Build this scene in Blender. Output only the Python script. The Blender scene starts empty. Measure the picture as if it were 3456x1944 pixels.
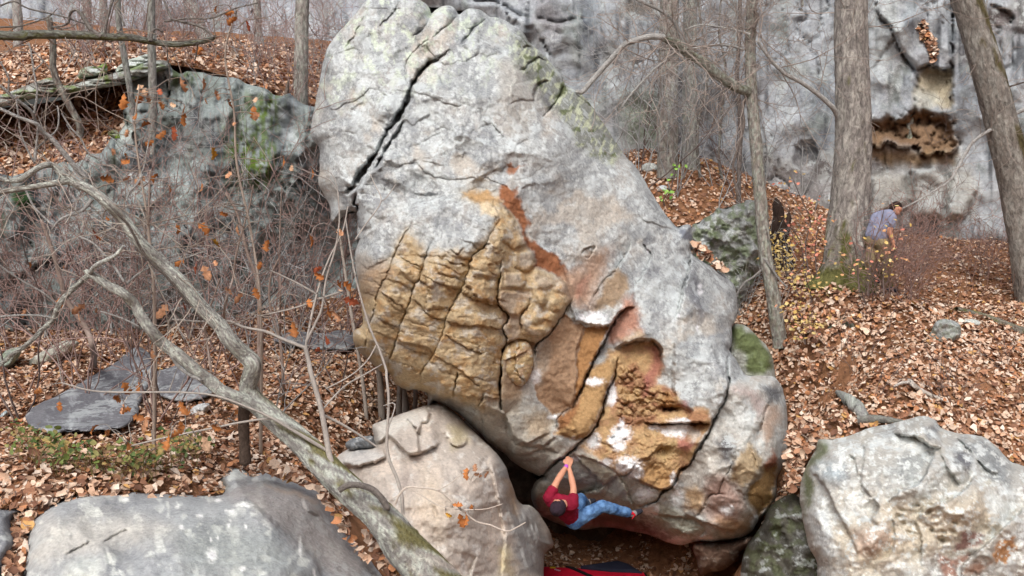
import bpy, math, random
import numpy as np
from mathutils import Vector

# ------------------------------------------------------------------ camera, sky, sun, exposure
SC = bpy.context.scene
COL = SC.collection
FPX = 3381.0                 # focal length in photograph pixels (3456 wide)
CAMZ = 6.2
PITCH = math.radians(8.5)
cd = bpy.data.cameras.new('camera')
cam = bpy.data.objects.new('camera', cd)
COL.objects.link(cam)
cam.location = (0, 0, CAMZ)
cam.rotation_euler = (math.radians(90) - PITCH, 0, 0)
cd.sensor_width = 36.0
cd.lens = 36.0 * FPX / 3456.0
cd.clip_start = 0.1
cd.clip_end = 1000
SC.camera = cam

SUN_EL, SUN_AZ = math.radians(50), math.radians(196)     # azimuth the light comes from, clockwise from +Y
W = bpy.data.worlds.new('World')
SC.world = W
W.use_nodes = True
wn = W.node_tree.nodes
wl = W.node_tree.links
sky = wn.new('ShaderNodeTexSky')
sky.sky_type = 'NISHITA'
sky.sun_disc = False
sky.sun_elevation = SUN_EL
sky.sun_rotation = SUN_AZ
sky.dust_density = 6.0
sky.air_density = 1.0
hs = wn.new('ShaderNodeHueSaturation')          # an overcast sky: the same brightness, hardly any blue
hs.inputs['Saturation'].default_value = 0.55
bg = wn['Background']
bg.inputs['Strength'].default_value = 0.105
wl.new(sky.outputs[0], hs.inputs['Color'])
wl.new(hs.outputs[0], bg.inputs['Color'])
sd = bpy.data.lights.new('sun', 'SUN')
sd.energy = 1.4
sd.angle = math.radians(25)
sd.color = (1.0, 0.98, 0.95)
sun = bpy.data.objects.new('sun', sd)
COL.objects.link(sun)
sun.location = (0, 0, 40)
_d = Vector((math.sin(SUN_AZ) * math.cos(SUN_EL), math.cos(SUN_AZ) * math.cos(SUN_EL), math.sin(SUN_EL)))
sun.rotation_euler = _d.to_track_quat('Z', 'Y').to_euler()
SC.view_settings.view_transform = 'Standard'
SC.view_settings.look = 'None'
SC.view_settings.gamma = 1.0
SC.view_settings.use_curve_mapping = False
SC.view_settings.exposure = 0.55

# ------------------------------------------------------------------ pixels and positions
CP, SP = math.cos(PITCH), math.sin(PITCH)


def ray(sx, sy):
    x = (np.asarray(sx, float) - 1728.0) / FPX
    v = (972.0 - np.asarray(sy, float)) / FPX
    return x, CP + v * SP, -SP + v * CP


def P(sx, sy, Y):
    """photograph pixel + distance along +Y (metres) -> world point(s)"""
    x, y, z = ray(sx, sy)
    t = np.asarray(Y, float) / y
    return np.stack([x * t, y * t, CAMZ + z * t], -1)


def V(sx, sy, Y):
    return Vector([float(c) for c in P(sx, sy, Y)])


def pix(w):
    """world point(s) -> pixel"""
    w = np.asarray(w, float)
    dy, dz = w[..., 1], w[..., 2] - CAMZ
    fwd = dy * CP - dz * SP
    up = dy * SP + dz * CP
    return 1728 + FPX * w[..., 0] / fwd, 972 - FPX * up / fwd


def zoom(x0, y0, s):
    return lambda *pts: [(x0 + a / s, y0 + b / s) for a, b in pts]


zA = zoom(1000, 0, 2.07)
zB = zoom(1100, 600, 1.811)
zC = zoom(1700, 900, 1.449)
zD = zoom(1000, 300, 2.415)
zE = zoom(1950, 800, 2.414)
zF = zoom(2000, 1300, 2.25)
zG = zoom(1000, 1244, 2.07)
zH = zoom(900, 700, 2.415)
zL = zoom(0, 1244, 2.0608)
zM = zoom(0, 600, 2.0608)
zR = zoom(2400, 1200, 1.948)
zT = zoom(0, 0, 2.0696)
zU = zoom(2100, 0, 1.8997)
zV = zoom(2100, 500, 1.8112)
zK = zoom(1780, 1480, 3.124)
zX = zoom(2800, 660, 4.263)


def lin(r, g, b):
    c = np.array([r, g, b]) / 255.0
    return np.where(c <= 0.04045, c / 12.92, ((c + 0.055) / 1.055) ** 2.4)


# ------------------------------------------------------------------ noise
def _hash(ix, iy, seed):
    h = (ix.astype(np.int64) * 374761393 + iy.astype(np.int64) * 668265263 + seed * 974634777) & 0xFFFFFFFF
    h = ((h ^ (h >> 13)) * 1274126177) & 0xFFFFFFFF
    h = (h ^ (h >> 16)) * 2246822519 & 0xFFFFFFFF
    return (h ^ (h >> 15)) & 0xFFFFFFFF


def gnoise(x, y, seed=0):
    ix, iy = np.floor(x), np.floor(y)
    fx, fy = x - ix, y - iy
    ux = fx * fx * fx * (fx * (fx * 6 - 15) + 10)
    uy = fy * fy * fy * (fy * (fy * 6 - 15) + 10)

    def g(i, j):
        a = _hash(ix + i, iy + j, seed) * (2 * math.pi / 4294967296.0)
        return np.cos(a) * (fx - i) + np.sin(a) * (fy - j)
    a = g(0, 0) + ux * (g(1, 0) - g(0, 0))
    b = g(0, 1) + ux * (g(1, 1) - g(0, 1))
    return 1.5 * (a + uy * (b - a))


def fbm(x, y, octs=5, seed=0, gain=0.5, ridge=False):
    s = np.zeros(np.shape(x))
    a, f, tot = 1.0, 1.0, 0.0
    for o in range(octs):
        n = gnoise(x * f + 17.3 * o, y * f - 9.1 * o, seed + o * 31)
        if ridge:
            n = 1 - 2 * np.abs(n)
        s += a * n
        tot += a
        a *= gain
        f *= 2.03
    return s / tot


def worley(x, y, seed=0, jit=0.9):
    ix, iy = np.floor(x), np.floor(y)
    f1 = np.full(np.shape(x), 9.0)
    f2 = f1.copy()
    cid = np.zeros(np.shape(x))
    for i in (-1, 0, 1):
        for j in (-1, 0, 1):
            h = _hash(ix + i, iy + j, seed)
            px = ix + i + 0.5 + jit * ((h & 0xFFFF) / 65535.0 - 0.5)
            py = iy + j + 0.5 + jit * (((h >> 16) & 0xFFFF) / 65535.0 - 0.5)
            d = np.hypot(x - px, y - py)
            n = d < f1
            f2 = np.where(n, f1, np.minimum(f2, d))
            cid = np.where(n, (h & 0xFFFF) / 65535.0, cid)
            f1 = np.where(n, d, f1)
    return f1, f2, cid


def facets(x, y, seed=0, tilt=.6, k=1.0):
    """chipped planes meeting in creases: lower envelope of tilted shallow bowls"""
    ix, iy = np.floor(x), np.floor(y)
    h = np.full(np.shape(x), 9.0)
    for i in (-1, 0, 1):
        for j in (-1, 0, 1):
            q = _hash(ix + i, iy + j, seed)
            q2 = _hash(ix + i, iy + j, seed + 91)
            dx = x - (ix + i + .5 + .8 * ((q & 0xFFFF) / 65535.0 - .5))
            dy = y - (iy + j + .5 + .8 * (((q >> 16) & 0xFFFF) / 65535.0 - .5))
            c = .35 * (q2 & 0xFF) / 255.0
            gx = tilt * (((q2 >> 8) & 0xFF) / 127.5 - 1)
            gy = tilt * (((q2 >> 16) & 0xFF) / 127.5 - 1)
            h = np.minimum(h, c + gx * dx + gy * dy + k * (dx * dx + dy * dy))
    return h


def sstep(a, b, x):
    t = np.clip((x - a) / (b - a), 0, 1)
    return t * t * (3 - 2 * t)


# ------------------------------------------------------------------ curves and fields
def smooth_poly(pts, n, closed=True, jitter=0.0, seed=0):
    """Catmull-Rom through pts with about n samples, with fractal jitter (pixels)"""
    p = np.array(pts, float)
    m = len(p)
    if closed:
        q = np.vstack([p[-1], p, p[0], p[1]])
        segs = m
    else:
        q = np.vstack([2 * p[0] - p[1], p, 2 * p[-1] - p[-2]])
        segs = m - 1
    out = []
    L = [np.hypot(*(q[i + 2] - q[i + 1])[:2]) for i in range(segs)]
    tot = max(sum(L), 1e-6)
    for i in range(segs):
        k = max(2, int(n * L[i] / tot + 0.5))
        t = np.linspace(0, 1, k, endpoint=False)[:, None]
        a, b, c, d = q[i], q[i + 1], q[i + 2], q[i + 3]
        out.append(0.5 * (2 * b + (c - a) * t + (2 * a - 5 * b + 4 * c - d) * t * t + (3 * b - a - 3 * c + d) * t ** 3))
    if not closed:
        out.append(p[-1:])
    o = np.vstack(out)
    if jitter:
        o[:, 0] += jitter * fbm(o[:, 0] / 40, o[:, 1] / 40, 4, seed)
        o[:, 1] += jitter * fbm(o[:, 0] / 40 + 50, o[:, 1] / 40, 4, seed + 5)
    return o


class Spline2:
    """thin-plate interpolation of (x, y) -> value"""
    def __init__(self, pts, k=1000.0, smooth=0.0):
        a = np.array(pts, float)
        self.k = k
        self.c = a[:, :2] / k
        n = len(a)
        r = np.hypot(*(self.c[:, None] - self.c[None]).transpose(2, 0, 1))
        A = np.zeros((n + 3, n + 3))
        A[:n, :n] = self.phi(r) + smooth * np.eye(n)
        A[:n, n] = 1
        A[:n, n + 1:] = self.c
        A[n, :n] = 1
        A[n + 1:, :n] = self.c.T
        self.w = np.linalg.solve(A, np.r_[a[:, 2], 0, 0, 0])

    @staticmethod
    def phi(r):
        return np.where(r > 1e-9, r * r * np.log(np.maximum(r, 1e-9)), 0)

    def __call__(self, x, y):
        x, y = np.asarray(x, float) / self.k, np.asarray(y, float) / self.k
        s = self.w[-3] + self.w[-2] * x + self.w[-1] * y
        for i, (cx, cy) in enumerate(self.c):
            s = s + self.w[i] * self.phi(np.hypot(x - cx, y - cy))
        return s


def seg_dist(X, Y, pts, closed=False):
    """distance to a polyline, parameter 0..1 along it and the signed side"""
    p = np.asarray(pts, float)
    if closed:
        p = np.vstack([p, p[:1]])
    best = np.full(X.shape, 1e18)
    par = np.zeros(X.shape)
    side = np.zeros(X.shape)
    L = np.r_[0, np.cumsum(np.hypot(*np.diff(p, axis=0).T))]
    for i in range(len(p) - 1):
        a, b = p[i], p[i + 1]
        d = b - a
        l2 = max(d @ d, 1e-9)
        t = np.clip(((X - a[0]) * d[0] + (Y - a[1]) * d[1]) / l2, 0, 1)
        ex, ey = X - a[0] - t * d[0], Y - a[1] - t * d[1]
        q = ex * ex + ey * ey
        n = q < best
        best = np.where(n, q, best)
        par = np.where(n, (L[i] + t * math.sqrt(l2)) / L[-1], par)
        side = np.where(n, np.sign(d[0] * ey - d[1] * ex), side)
    return np.sqrt(best), par, side


def inside(X, Y, poly):
    p = np.asarray(poly, float)
    r = np.zeros(X.shape, bool)
    j = len(p) - 1
    for i in range(len(p)):
        x1, y1, x2, y2 = p[i, 0], p[i, 1], p[j, 0], p[j, 1]
        if y1 != y2:
            r ^= ((y1 > Y) != (y2 > Y)) & (X < (x2 - x1) * (Y - y1) / (y2 - y1) + x1)
        j = i
    return r


def nearest_edge(X, Y, pts, step):
    """jump flooding on the grid: nearest of the dense outline points"""
    H, Wd = X.shape
    sx = np.full(X.shape, 1e9)
    sy = np.full(X.shape, 1e9)
    ci = np.clip(np.round((pts[:, 0] - X[0, 0]) / step).astype(int), 0, Wd - 1)
    ri = np.clip(np.round((pts[:, 1] - Y[0, 0]) / step).astype(int), 0, H - 1)
    sx[ri, ci] = pts[:, 0]
    sy[ri, ci] = pts[:, 1]
    k = 1
    while k < max(H, Wd):
        k *= 2
    ks = []
    while k >= 1:
        ks.append(k)
        k //= 2
    for k in ks + [1]:
        d = (sx - X) ** 2 + (sy - Y) ** 2
        for di in (-k, 0, k):
            for dj in (-k, 0, k):
                if (di == 0 and dj == 0) or abs(di) >= H or abs(dj) >= Wd:
                    continue
                a0, a1 = max(0, di), min(H, H + di)
                b0, b1 = max(0, dj), min(Wd, Wd + dj)
                tx, ty = sx[a0 - di:a1 - di, b0 - dj:b1 - dj], sy[a0 - di:a1 - di, b0 - dj:b1 - dj]
                dd = (tx - X[a0:a1, b0:b1]) ** 2 + (ty - Y[a0:a1, b0:b1]) ** 2
                n = dd < d[a0:a1, b0:b1]
                sx[a0:a1, b0:b1] = np.where(n, tx, sx[a0:a1, b0:b1])
                sy[a0:a1, b0:b1] = np.where(n, ty, sy[a0:a1, b0:b1])
                d[a0:a1, b0:b1] = np.where(n, dd, d[a0:a1, b0:b1])
    return sx, sy, np.sqrt((sx - X) ** 2 + (sy - Y) ** 2)


class Field:
    """relief h (metres, towards the viewer's side) and albedo over the face of one rock"""
    cw = 0.74

    def __init__(self, X, Y, base):
        self.X, self.Y = X, Y
        self.h = np.zeros(X.shape)
        self.c = np.ones(X.shape + (3,)) * np.asarray(base)
        wob = fbm(X / 22, Y / 22, 3, 77)
        wob2 = fbm(X / 22 + 40, Y / 22, 3, 78)
        self.XW, self.YW = X + 7 * wob, Y + 7 * wob2
        wob = fbm(X / 60, Y / 60, 5, 177, 0.6)
        wob2 = fbm(X / 60 + 40, Y / 60, 5, 178, 0.6)
        self.XP, self.YP = X + 28 * wob, Y + 28 * wob2

    def _win(self, pts, m):
        p = np.asarray(pts, float)
        xs, ys = self.X[0], self.Y[:, 0]
        c0, c1 = np.searchsorted(xs, [p[:, 0].min() - m, p[:, 0].max() + m])
        r0, r1 = np.searchsorted(ys, [p[:, 1].min() - m, p[:, 1].max() + m])
        return (slice(r0, r1), slice(c0, c1)) if r1 > r0 and c1 > c0 else None

    def crack(self, pts, w=4.0, depth=0.1, step=0.0, reach=60.0, taper=True):
        """a groove; step>0 lifts the side on the left of the drawing direction (screen, y down: 'side'<0)"""
        w, depth = w * self.cw, depth * .9
        w_ = self._win(pts, max(6 * w, 3 * reach if step else 0))
        if not w_:
            return
        pts = smooth_poly(pts, 6 * len(pts), closed=False)
        d, t, s = seg_dist(self.XW[w_], self.YW[w_], pts)
        e = np.clip(np.minimum(t, 1 - t) / 0.15, 0, 1) ** 0.7 if taper else 1.0
        ww = w * (0.5 + 0.5 * e) * (0.8 + 0.5 * gnoise(self.X[w_] / 35, self.Y[w_] / 35, 5))
        ww = np.maximum(ww, 0.5)
        self.h[w_] -= depth * e * np.exp(-(d / ww) ** 2)
        if step:
            self.h[w_] += -step * s * sstep(0, w, d) * np.exp(-(d / reach) ** 2) * e * 0.5

    def sdf(self, poly, m=40, warp='P'):
        w_ = self._win(poly, m)
        if not w_:
            return None, None
        X, Y = (self.XP[w_], self.YP[w_]) if warp == 'P' else (self.XW[w_], self.YW[w_])
        d, _, _ = seg_dist(X, Y, poly, True)
        return w_, np.where(inside(X, Y, poly), d, -d)

    def step(self, poly, h, w=5.0):
        w_, s = self.sdf(poly, 3 * w + 10, 'W')
        if w_:
            self.h[w_] += h * sstep(-w, w, s)

    def pillow(self, poly, h, r=30.0):
        w_, s = self.sdf(poly, 12, 'W')
        if w_:
            t = np.clip(s / r, 0, 1)
            self.h[w_] += h * np.sqrt(np.maximum(0, 1 - (1 - t) ** 2))

    def bump(self, c, rx, ry, ang, h, p=2.0):
        w_ = self._win([c], 1.6 * max(rx, ry))
        if not w_:
            return
        dx, dy = self.XW[w_] - c[0], self.YW[w_] - c[1]
        a = math.radians(ang)
        u, v = (dx * math.cos(a) + dy * math.sin(a)) / rx, (-dx * math.sin(a) + dy * math.cos(a)) / ry
        self.h[w_] += h * np.exp(-((u * u + v * v) ** (p / 2)))

    def paint(self, poly, rgb, w=10.0, a=1.0, mod=None):
        w = w * 1.4
        w_, s = self.sdf(poly, 3 * w + 30)
        if w_:
            m = a * sstep(-w, w, s)
            if mod is not None:
                m = m * mod[w_]
            self.c[w_] += (np.asarray(rgb) - self.c[w_]) * m[..., None]

    def spot(self, c, rx, ry, rgb, a=1.0):
        w_ = self._win([c], 2.4 * max(rx, ry))
        if not w_:
            return
        X, Y = self.X[w_], self.Y[w_]
        u = np.hypot((self.XP[w_] * .4 + X * .6 - c[0]) / rx, (self.YP[w_] * .4 + Y * .6 - c[1]) / ry)
        m = a * (1 - sstep(0.35, 1.25, u + 0.45 * fbm(X / 9, Y / 9, 3, 9)))
        self.c[w_] += (np.asarray(rgb) - self.c[w_]) * m[..., None]

    def mix(self, rgb, m):
        self.c += (np.asarray(rgb) - self.c) * np.clip(m, 0, 1)[..., None]


# ------------------------------------------------------------------ objects
def tag(o, label=None, cat=None, group=None, kind=None):
    if label:
        o['label'] = label
    if cat:
        o['category'] = cat
    if group:
        o['group'] = group
    if kind:
        o['kind'] = kind
    return o


def empty(name, loc, label=None, cat=None, group=None):
    o = bpy.data.objects.new(name, None)
    COL.objects.link(o)
    o.location = loc
    return tag(o, label, cat, group)


def mesh_obj(name, verts, faces, mat, parent=None, cols=None, smooth=True, origin=None, stem=None):
    """verts in world space; the object's origin goes to its lowest middle (or to its parent)"""
    v = np.asarray(verts, float)
    if parent is not None:
        org = np.array(parent_origin(parent))
    elif origin is not None:
        org = np.array(origin, float)
    else:
        org = np.array([v[:, 0].mean(), v[:, 1].mean(), v[:, 2].min()])
    me = bpy.data.meshes.new(name)
    f = faces
    if isinstance(f, np.ndarray):
        nf, k = f.shape
        me.vertices.add(len(v))
        me.vertices.foreach_set('co', (v - org).astype(np.float32).ravel())
        me.loops.add(nf * k)
        me.loops.foreach_set('vertex_index', f.astype(np.int32).ravel())
        me.polygons.add(nf)
        me.polygons.foreach_set('loop_start', np.arange(0, nf * k, k, dtype=np.int32))
        me.update(calc_edges=True)
        me.validate()
    else:
        me.from_pydata((v - org).tolist(), [], f)
    if smooth:
        me.polygons.foreach_set('use_smooth', np.ones(len(me.polygons), bool))
    if stem is not None:
        sa = me.attributes.new('stem', 'FLOAT_VECTOR', 'POINT')
        sa.data.foreach_set('vector', np.asarray(stem, np.float32).ravel())
    if cols is not None:
        ca = me.color_attributes.new('Col', 'FLOAT_COLOR', 'POINT')
        ca.data.foreach_set('color', np.c_[cols, np.ones((len(cols), 4 - np.shape(cols)[1]))].astype(np.float32).ravel())
    me.update()
    o = bpy.data.objects.new(name, me)
    COL.objects.link(o)
    if parent is not None:
        o.parent = parent
    else:
        o.location = org
    if mat:
        me.materials.append(mat)
    return o


def parent_origin(o):
    v = Vector(o.location)
    while o.parent:
        o = o.parent
        v += Vector(o.location)
    return v


# ------------------------------------------------------------------ materials
def new_mat(name, rough=0.9, spec=0.25):
    m = bpy.data.materials.new(name)
    m.use_nodes = True
    nt = m.node_tree
    b = nt.nodes['Principled BSDF']
    b.inputs['Roughness'].default_value = rough
    b.inputs['Specular IOR Level'].default_value = spec
    return m, nt, b


def nd(nt, t, **kw):
    n = nt.nodes.new(t)
    for k, v in kw.items():
        if k in n.inputs:
            n.inputs[k].default_value = v
        else:
            setattr(n, k, v)
    return n


def attr_mat(name, rough=0.9, spec=0.2, grain=0.25, scale=18.0, bump=0.5, bscale=30.0, dist=0.02, subsurf=0.0):
    """vertex albedo x procedural grain, procedural fine relief"""
    m, nt, b = new_mat(name, rough, spec)
    L = nt.links.new
    at = nd(nt, 'ShaderNodeVertexColor', layer_name='Col')
    tc = nd(nt, 'ShaderNodeTexCoord')
    n1 = nd(nt, 'ShaderNodeTexNoise', Scale=scale, Detail=8.0, Roughness=0.65)
    L(tc.outputs['Object'], n1.inputs['Vector'])
    mr = nd(nt, 'ShaderNodeMapRange')
    mr.inputs['From Min'].default_value = 0.3
    mr.inputs['From Max'].default_value = 0.7
    mr.inputs['To Min'].default_value = 1 - grain
    mr.inputs['To Max'].default_value = 1 + grain
    L(n1.outputs['Fac'], mr.inputs['Value'])
    mx = nd(nt, 'ShaderNodeVectorMath', operation='SCALE')
    L(at.outputs['Color'], mx.inputs[0])
    L(mr.outputs[0], mx.inputs['Scale'])
    L(mx.outputs[0], b.inputs['Base Color'])
    if bump:
        n2 = nd(nt, 'ShaderNodeTexNoise', Scale=bscale, Detail=6.0, Roughness=0.7)
        L(tc.outputs['Object'], n2.inputs['Vector'])
        bp = nd(nt, 'ShaderNodeBump', Strength=bump, Distance=dist)
        L(n2.outputs['Fac'], bp.inputs['Height'])
        L(bp.outputs[0], b.inputs['Normal'])
    return m




def rock_mat(name, s=1.0, crust=.8, grain=.3):
    """vertex albedo, grain, thin crusts of pale lichen and dark specks where the rock is weathered grey (alpha)"""
    m, nt, b = new_mat(name, .93, .12)
    L = nt.links.new
    at = nd(nt, 'ShaderNodeVertexColor', layer_name='Col')
    tc = nd(nt, 'ShaderNodeTexCoord')

    def noise(sc, det, ro):
        n = nd(nt, 'ShaderNodeTexNoise', Scale=sc * s, Detail=det, Roughness=ro)
        L(tc.outputs['Object'], n.inputs['Vector'])
        return n.outputs['Fac']

    def ramp(v, a, c, lo=0.0, hi=1.0):
        r = nd(nt, 'ShaderNodeMapRange')
        for k, q in zip(('From Min', 'From Max', 'To Min', 'To Max'), (a, c, lo, hi)):
            r.inputs[k].default_value = q
        L(v, r.inputs['Value'])
        return r.outputs[0]

    def mul(a, c):
        n = nd(nt, 'ShaderNodeMath', operation='MULTIPLY')
        for i, q in enumerate((a, c)):
            if isinstance(q, (int, float)):
                n.inputs[i].default_value = q
            else:
                L(q, n.inputs[i])
        return n.outputs[0]

    def mix(f, a, c):
        n = nd(nt, 'ShaderNodeMix', data_type='RGBA')
        L(f, n.inputs[0])
        for i, q in ((6, a), (7, c)):
            if isinstance(q, tuple):
                n.inputs[i].default_value = q
            else:
                L(q, n.inputs[i])
        return n.outputs[2]
    g = nd(nt, 'ShaderNodeVectorMath', operation='SCALE')
    L(at.outputs['Color'], g.inputs[0])
    L(ramp(noise(24, 9, .7), .3, .7, 1 - grain, 1 + grain), g.inputs['Scale'])
    patch = ramp(noise(1.1, 3, .5), .40, .56)
    dark = mul(mul(ramp(noise(10, 8, .72), .53, .62), at.outputs['Alpha']), .32)
    col = mix(dark, g.outputs[0], (.17, .18, .19, 1))
    cr = ramp(noise(3.6, 12, .72), .505, .54)
    crm = mul(mul(mul(cr, patch), at.outputs['Alpha']), crust)
    col = mix(crm, col, (.63, .68, .69, 1))
    fine = mul(mul(ramp(noise(30, 6, .7), .56, .62), at.outputs['Alpha']), .34)
    col = mix(fine, col, (.56, .585, .56, 1))
    L(col, b.inputs['Base Color'])
    ad = nd(nt, 'ShaderNodeMath', operation='MULTIPLY_ADD')
    L(cr, ad.inputs[0])
    ad.inputs[1].default_value = .10
    L(noise(14, 10, .72), ad.inputs[2])
    bp = nd(nt, 'ShaderNodeBump', Strength=.6, Distance=.045 / s)
    L(ad.outputs[0], bp.inputs['Height'])
    L(bp.outputs[0], b.inputs['Normal'])
    return m


M_ROCK = rock_mat('sandstone', 1.0, .65)
M_SMOOTH = rock_mat('smooth_sandstone', 1.0, .3, .22)
M_CLIFF = rock_mat('cliff_rock', .6, .65)
M_SOIL = attr_mat('leaf_mould', 1.0, 0.05, 0.45, 9.0, 0.8, 25.0, 0.05)


# ------------------------------------------------------------------ rocks
def relief(name, poly, step, depth, paint, edge=(60, 0.6), thick=3.0, jitter=6.0, seed=0, mat=None,
           parent=None, base=(0.4, 0.4, 0.4), back=True, bright=1.0):
    """a rock: outline (pixels), distance of its face (callable), relief+albedo (callable on a Field)"""
    outline = smooth_poly(poly, max(60, int(len(poly) * 8)), True, jitter, seed)
    dense = []
    q = np.vstack([outline, outline[:1]])
    for a, b in zip(q[:-1], q[1:]):
        k = max(1, int(np.hypot(*(b - a)) / (step * 0.5)) + 1)
        dense.append(a + (b - a) * np.linspace(0, 1, k, endpoint=False)[:, None])
    dense = np.vstack(dense)

    def grid(st):
        x0, y0 = outline.min(0) - 2 * st
        x1, y1 = outline.max(0) + 2 * st
        X, Y = np.meshgrid(np.arange(x0, x1 + st, st), np.arange(y0, y1 + st, st))
        ins = inside(X, Y, outline)
        sx, sy, d = nearest_edge(X, Y, dense, st)
        cell = ins[:-1, :-1] | ins[1:, :-1] | ins[:-1, 1:] | ins[1:, 1:]
        use = np.zeros(X.shape, bool)
        for s in ((slice(None, -1), slice(None, -1)), (slice(1, None), slice(None, -1)),
                  (slice(None, -1), slice(1, None)), (slice(1, None), slice(1, None))):
            use[s] |= cell
        PX = np.where(ins, X, sx)
        PY = np.where(ins, Y, sy)
        D = np.where(ins, d, 0)
        return X, Y, PX, PY, D, cell, use

    def quads(cell, use):
        idx = np.cumsum(use.ravel()).reshape(use.shape) - 1
        r, c = np.nonzero(cell)
        return np.stack([idx[r, c], idx[r + 1, c], idx[r + 1, c + 1], idx[r, c + 1]], 1)

    X, Y, PX, PY, D, cell, use = grid(step)
    F = Field(X, Y, base)
    paint(F)
    R, E = edge
    rnd = E * (1 - np.sqrt(np.maximum(0, 1 - (1 - np.clip(D / R, 0, 1)) ** 2)))
    base_y = depth(PX, PY)
    Yw = base_y + rnd - F.h * np.clip(D / (0.3 * R) + 0.35, 0, 1)
    v = P(PX, PY, Yw)[use]
    c = np.clip(F.c[use], 0.004, 0.95)
    sat = (c.max(1) - c.min(1)) / c.max(1)
    c = np.minimum(c * bright, .9)
    c = np.c_[c, np.clip(1.15 - 5.0 * sat, 0, 1)]
    f = quads(cell, use)
    if back:
        st = step * 5
        X2, Y2, PX2, PY2, D2, cell2, use2 = grid(st)
        Rb = 0.28 * min(np.ptp(outline[:, 0]), np.ptp(outline[:, 1]))
        yb = depth(PX2, PY2) + E - 0.04 + thick * np.sqrt(np.maximum(0, 1 - (1 - np.clip(D2 / Rb, 0, 1)) ** 2))
        yb += 0.08 * thick * fbm(X2 / 150, Y2 / 150, 4, seed + 3) * np.clip(D2 / 60, 0, 1)
        v2 = P(PX2, PY2, yb)[use2]
        f2 = quads(cell2, use2)[:, ::-1] + len(v)
        v = np.vstack([v, v2])
        c = np.vstack([c, np.tile(np.median(c, 0), (len(v2), 1))])
        f = np.vstack([f, f2])
    return mesh_obj(name, v, f, mat or M_ROCK, parent, c)
# ------------------------------------------------------------------ terrain
GP = [(2720, 1420, 14.2), (2680, 1200, 16.2), (2900, 1300, 14.7), (3300, 1300, 14.6), (2900, 1000, 19.0), (3000, 975, 20.0),
      (3300, 1050, 18.3), (3456, 1000, 19.5), (2450, 800, 20.3), (2250, 600, 22.3), (2150, 530, 23.3), (2550, 680, 22.3),
      (3100, 800, 23.3), (3456, 800, 23.5), (3800, 1000, 19.5), (3700, 1300, 15),
      (1900, 1944, 15.4), (2300, 1900, 15.9), (2000, 1850, 16.7), (2600, 1900, 15.4), (1700, 1900, 15.6),
      (630, 1632, 9.4), (100, 1630, 8.9), (400, 1560, 10.2), (100, 1500, 11.3), (700, 1400, 13.2), (300, 1250, 15.5), (100, 1300, 14.8),
      (500, 1180, 16.8), (900, 1150, 17.3), (1200, 1250, 16.3), (1200, 1400, 14.8), (100, 1150, 17.2), (1000, 1540, 11.4),
      (-400, 1300, 14.5), (-500, 1600, 9.5), (900, 1050, 18.8), (200, 1070, 18.8)]
gw = [tuple(P(a, b, c)) for a, b, c in GP]
gw += [(-4.6, 7.4, 1.9), (-2.6, 7.2, 1.6), (1.2, 10.6, 0.2), (3.6, 10, .5), (5.6, 10.4, .4), (7.4, 10, .6), (5.8, 12, .8), (8.5, 11.6, 1.0), (4.4, 12.4, .3), (6.4, 8.5, .3), (0, 4, 0.5), (-5, 4, 1.5), (5, 4, 0.8), (-0.5, 9, 0.7), (-12, 6, 2.4), (12, 8, 1.8), (14, 14, 2.6),
       (0.4, 13.6, -.7), (2.0, 13.2, -.7), (3.4, 14.0, -.3), (1.2, 12.0, -.3), (1.4, 17.4, -.8), (-1.3, 16.4, 1.0), (0, 19.4, 2.2), (2.4, 19.5, 2.8), (0, 21, 3.0), (-6, 24, 3.3), (0, 30, 4.5), (10, 30, 5.2), (-14, 30, 3.6), (-20, 14, 2.6), (22, 20, 4.2), (0, -10, 0.2)]
GS = Spline2(gw, 8.0, 0.002)


class Grid2:
    """bilinear table of a slow field"""
    def __init__(self, f, x0, x1, y0, y1, st):
        self.x0, self.y0, self.st = x0, y0, st
        X, Y = np.meshgrid(np.arange(x0, x1 + st, st), np.arange(y0, y1 + st, st))
        self.t = f(X, Y)

    def __call__(self, x, y):
        u = np.clip((np.asarray(x, float) - self.x0) / self.st, 0, self.t.shape[1] - 1.001)
        v = np.clip((np.asarray(y, float) - self.y0) / self.st, 0, self.t.shape[0] - 1.001)
        i, j = np.floor(v).astype(int), np.floor(u).astype(int)
        a, b = v - i, u - j
        t = self.t
        return (t[i, j] * (1 - b) + t[i, j + 1] * b) * (1 - a) + (t[i + 1, j] * (1 - b) + t[i + 1, j + 1] * b) * a


GS = Grid2(GS, -21, 23, -9, 31, .12)


def ground_z(x, y):
    return GS(x, y) + 0.05 * fbm(np.asarray(x) * 0.9, np.asarray(y) * 0.9, 3, 4)


def ground_y(sx, sy, lift=0.0, y0=7.0, y1=30.0):
    """distance at which the pixel's ray meets the ground"""
    sx, sy = np.broadcast_arrays(np.asarray(sx, float), np.asarray(sy, float))
    ys = np.linspace(y0, y1, 120).reshape((-1,) + (1,) * sx.ndim)
    p = P(sx[None] + 0 * ys, sy[None] + 0 * ys, ys + 0 * sx[None])
    h = p[..., 2] - GS(p[..., 0], p[..., 1]) - lift
    hit = (h[:-1] > 0) & (h[1:] <= 0)
    k = hit.argmax(0)
    ha, hb = np.take_along_axis(h, k[None], 0)[0], np.take_along_axis(h, k[None] + 1, 0)[0]
    st = (y1 - y0) / 119
    y = y0 + st * (k + ha / np.maximum(ha - hb, 1e-6))
    return np.where(hit.any(0), y, y1)


def on_ground(sx, sy):
    return V(sx, sy, float(ground_y(sx, sy)))


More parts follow.
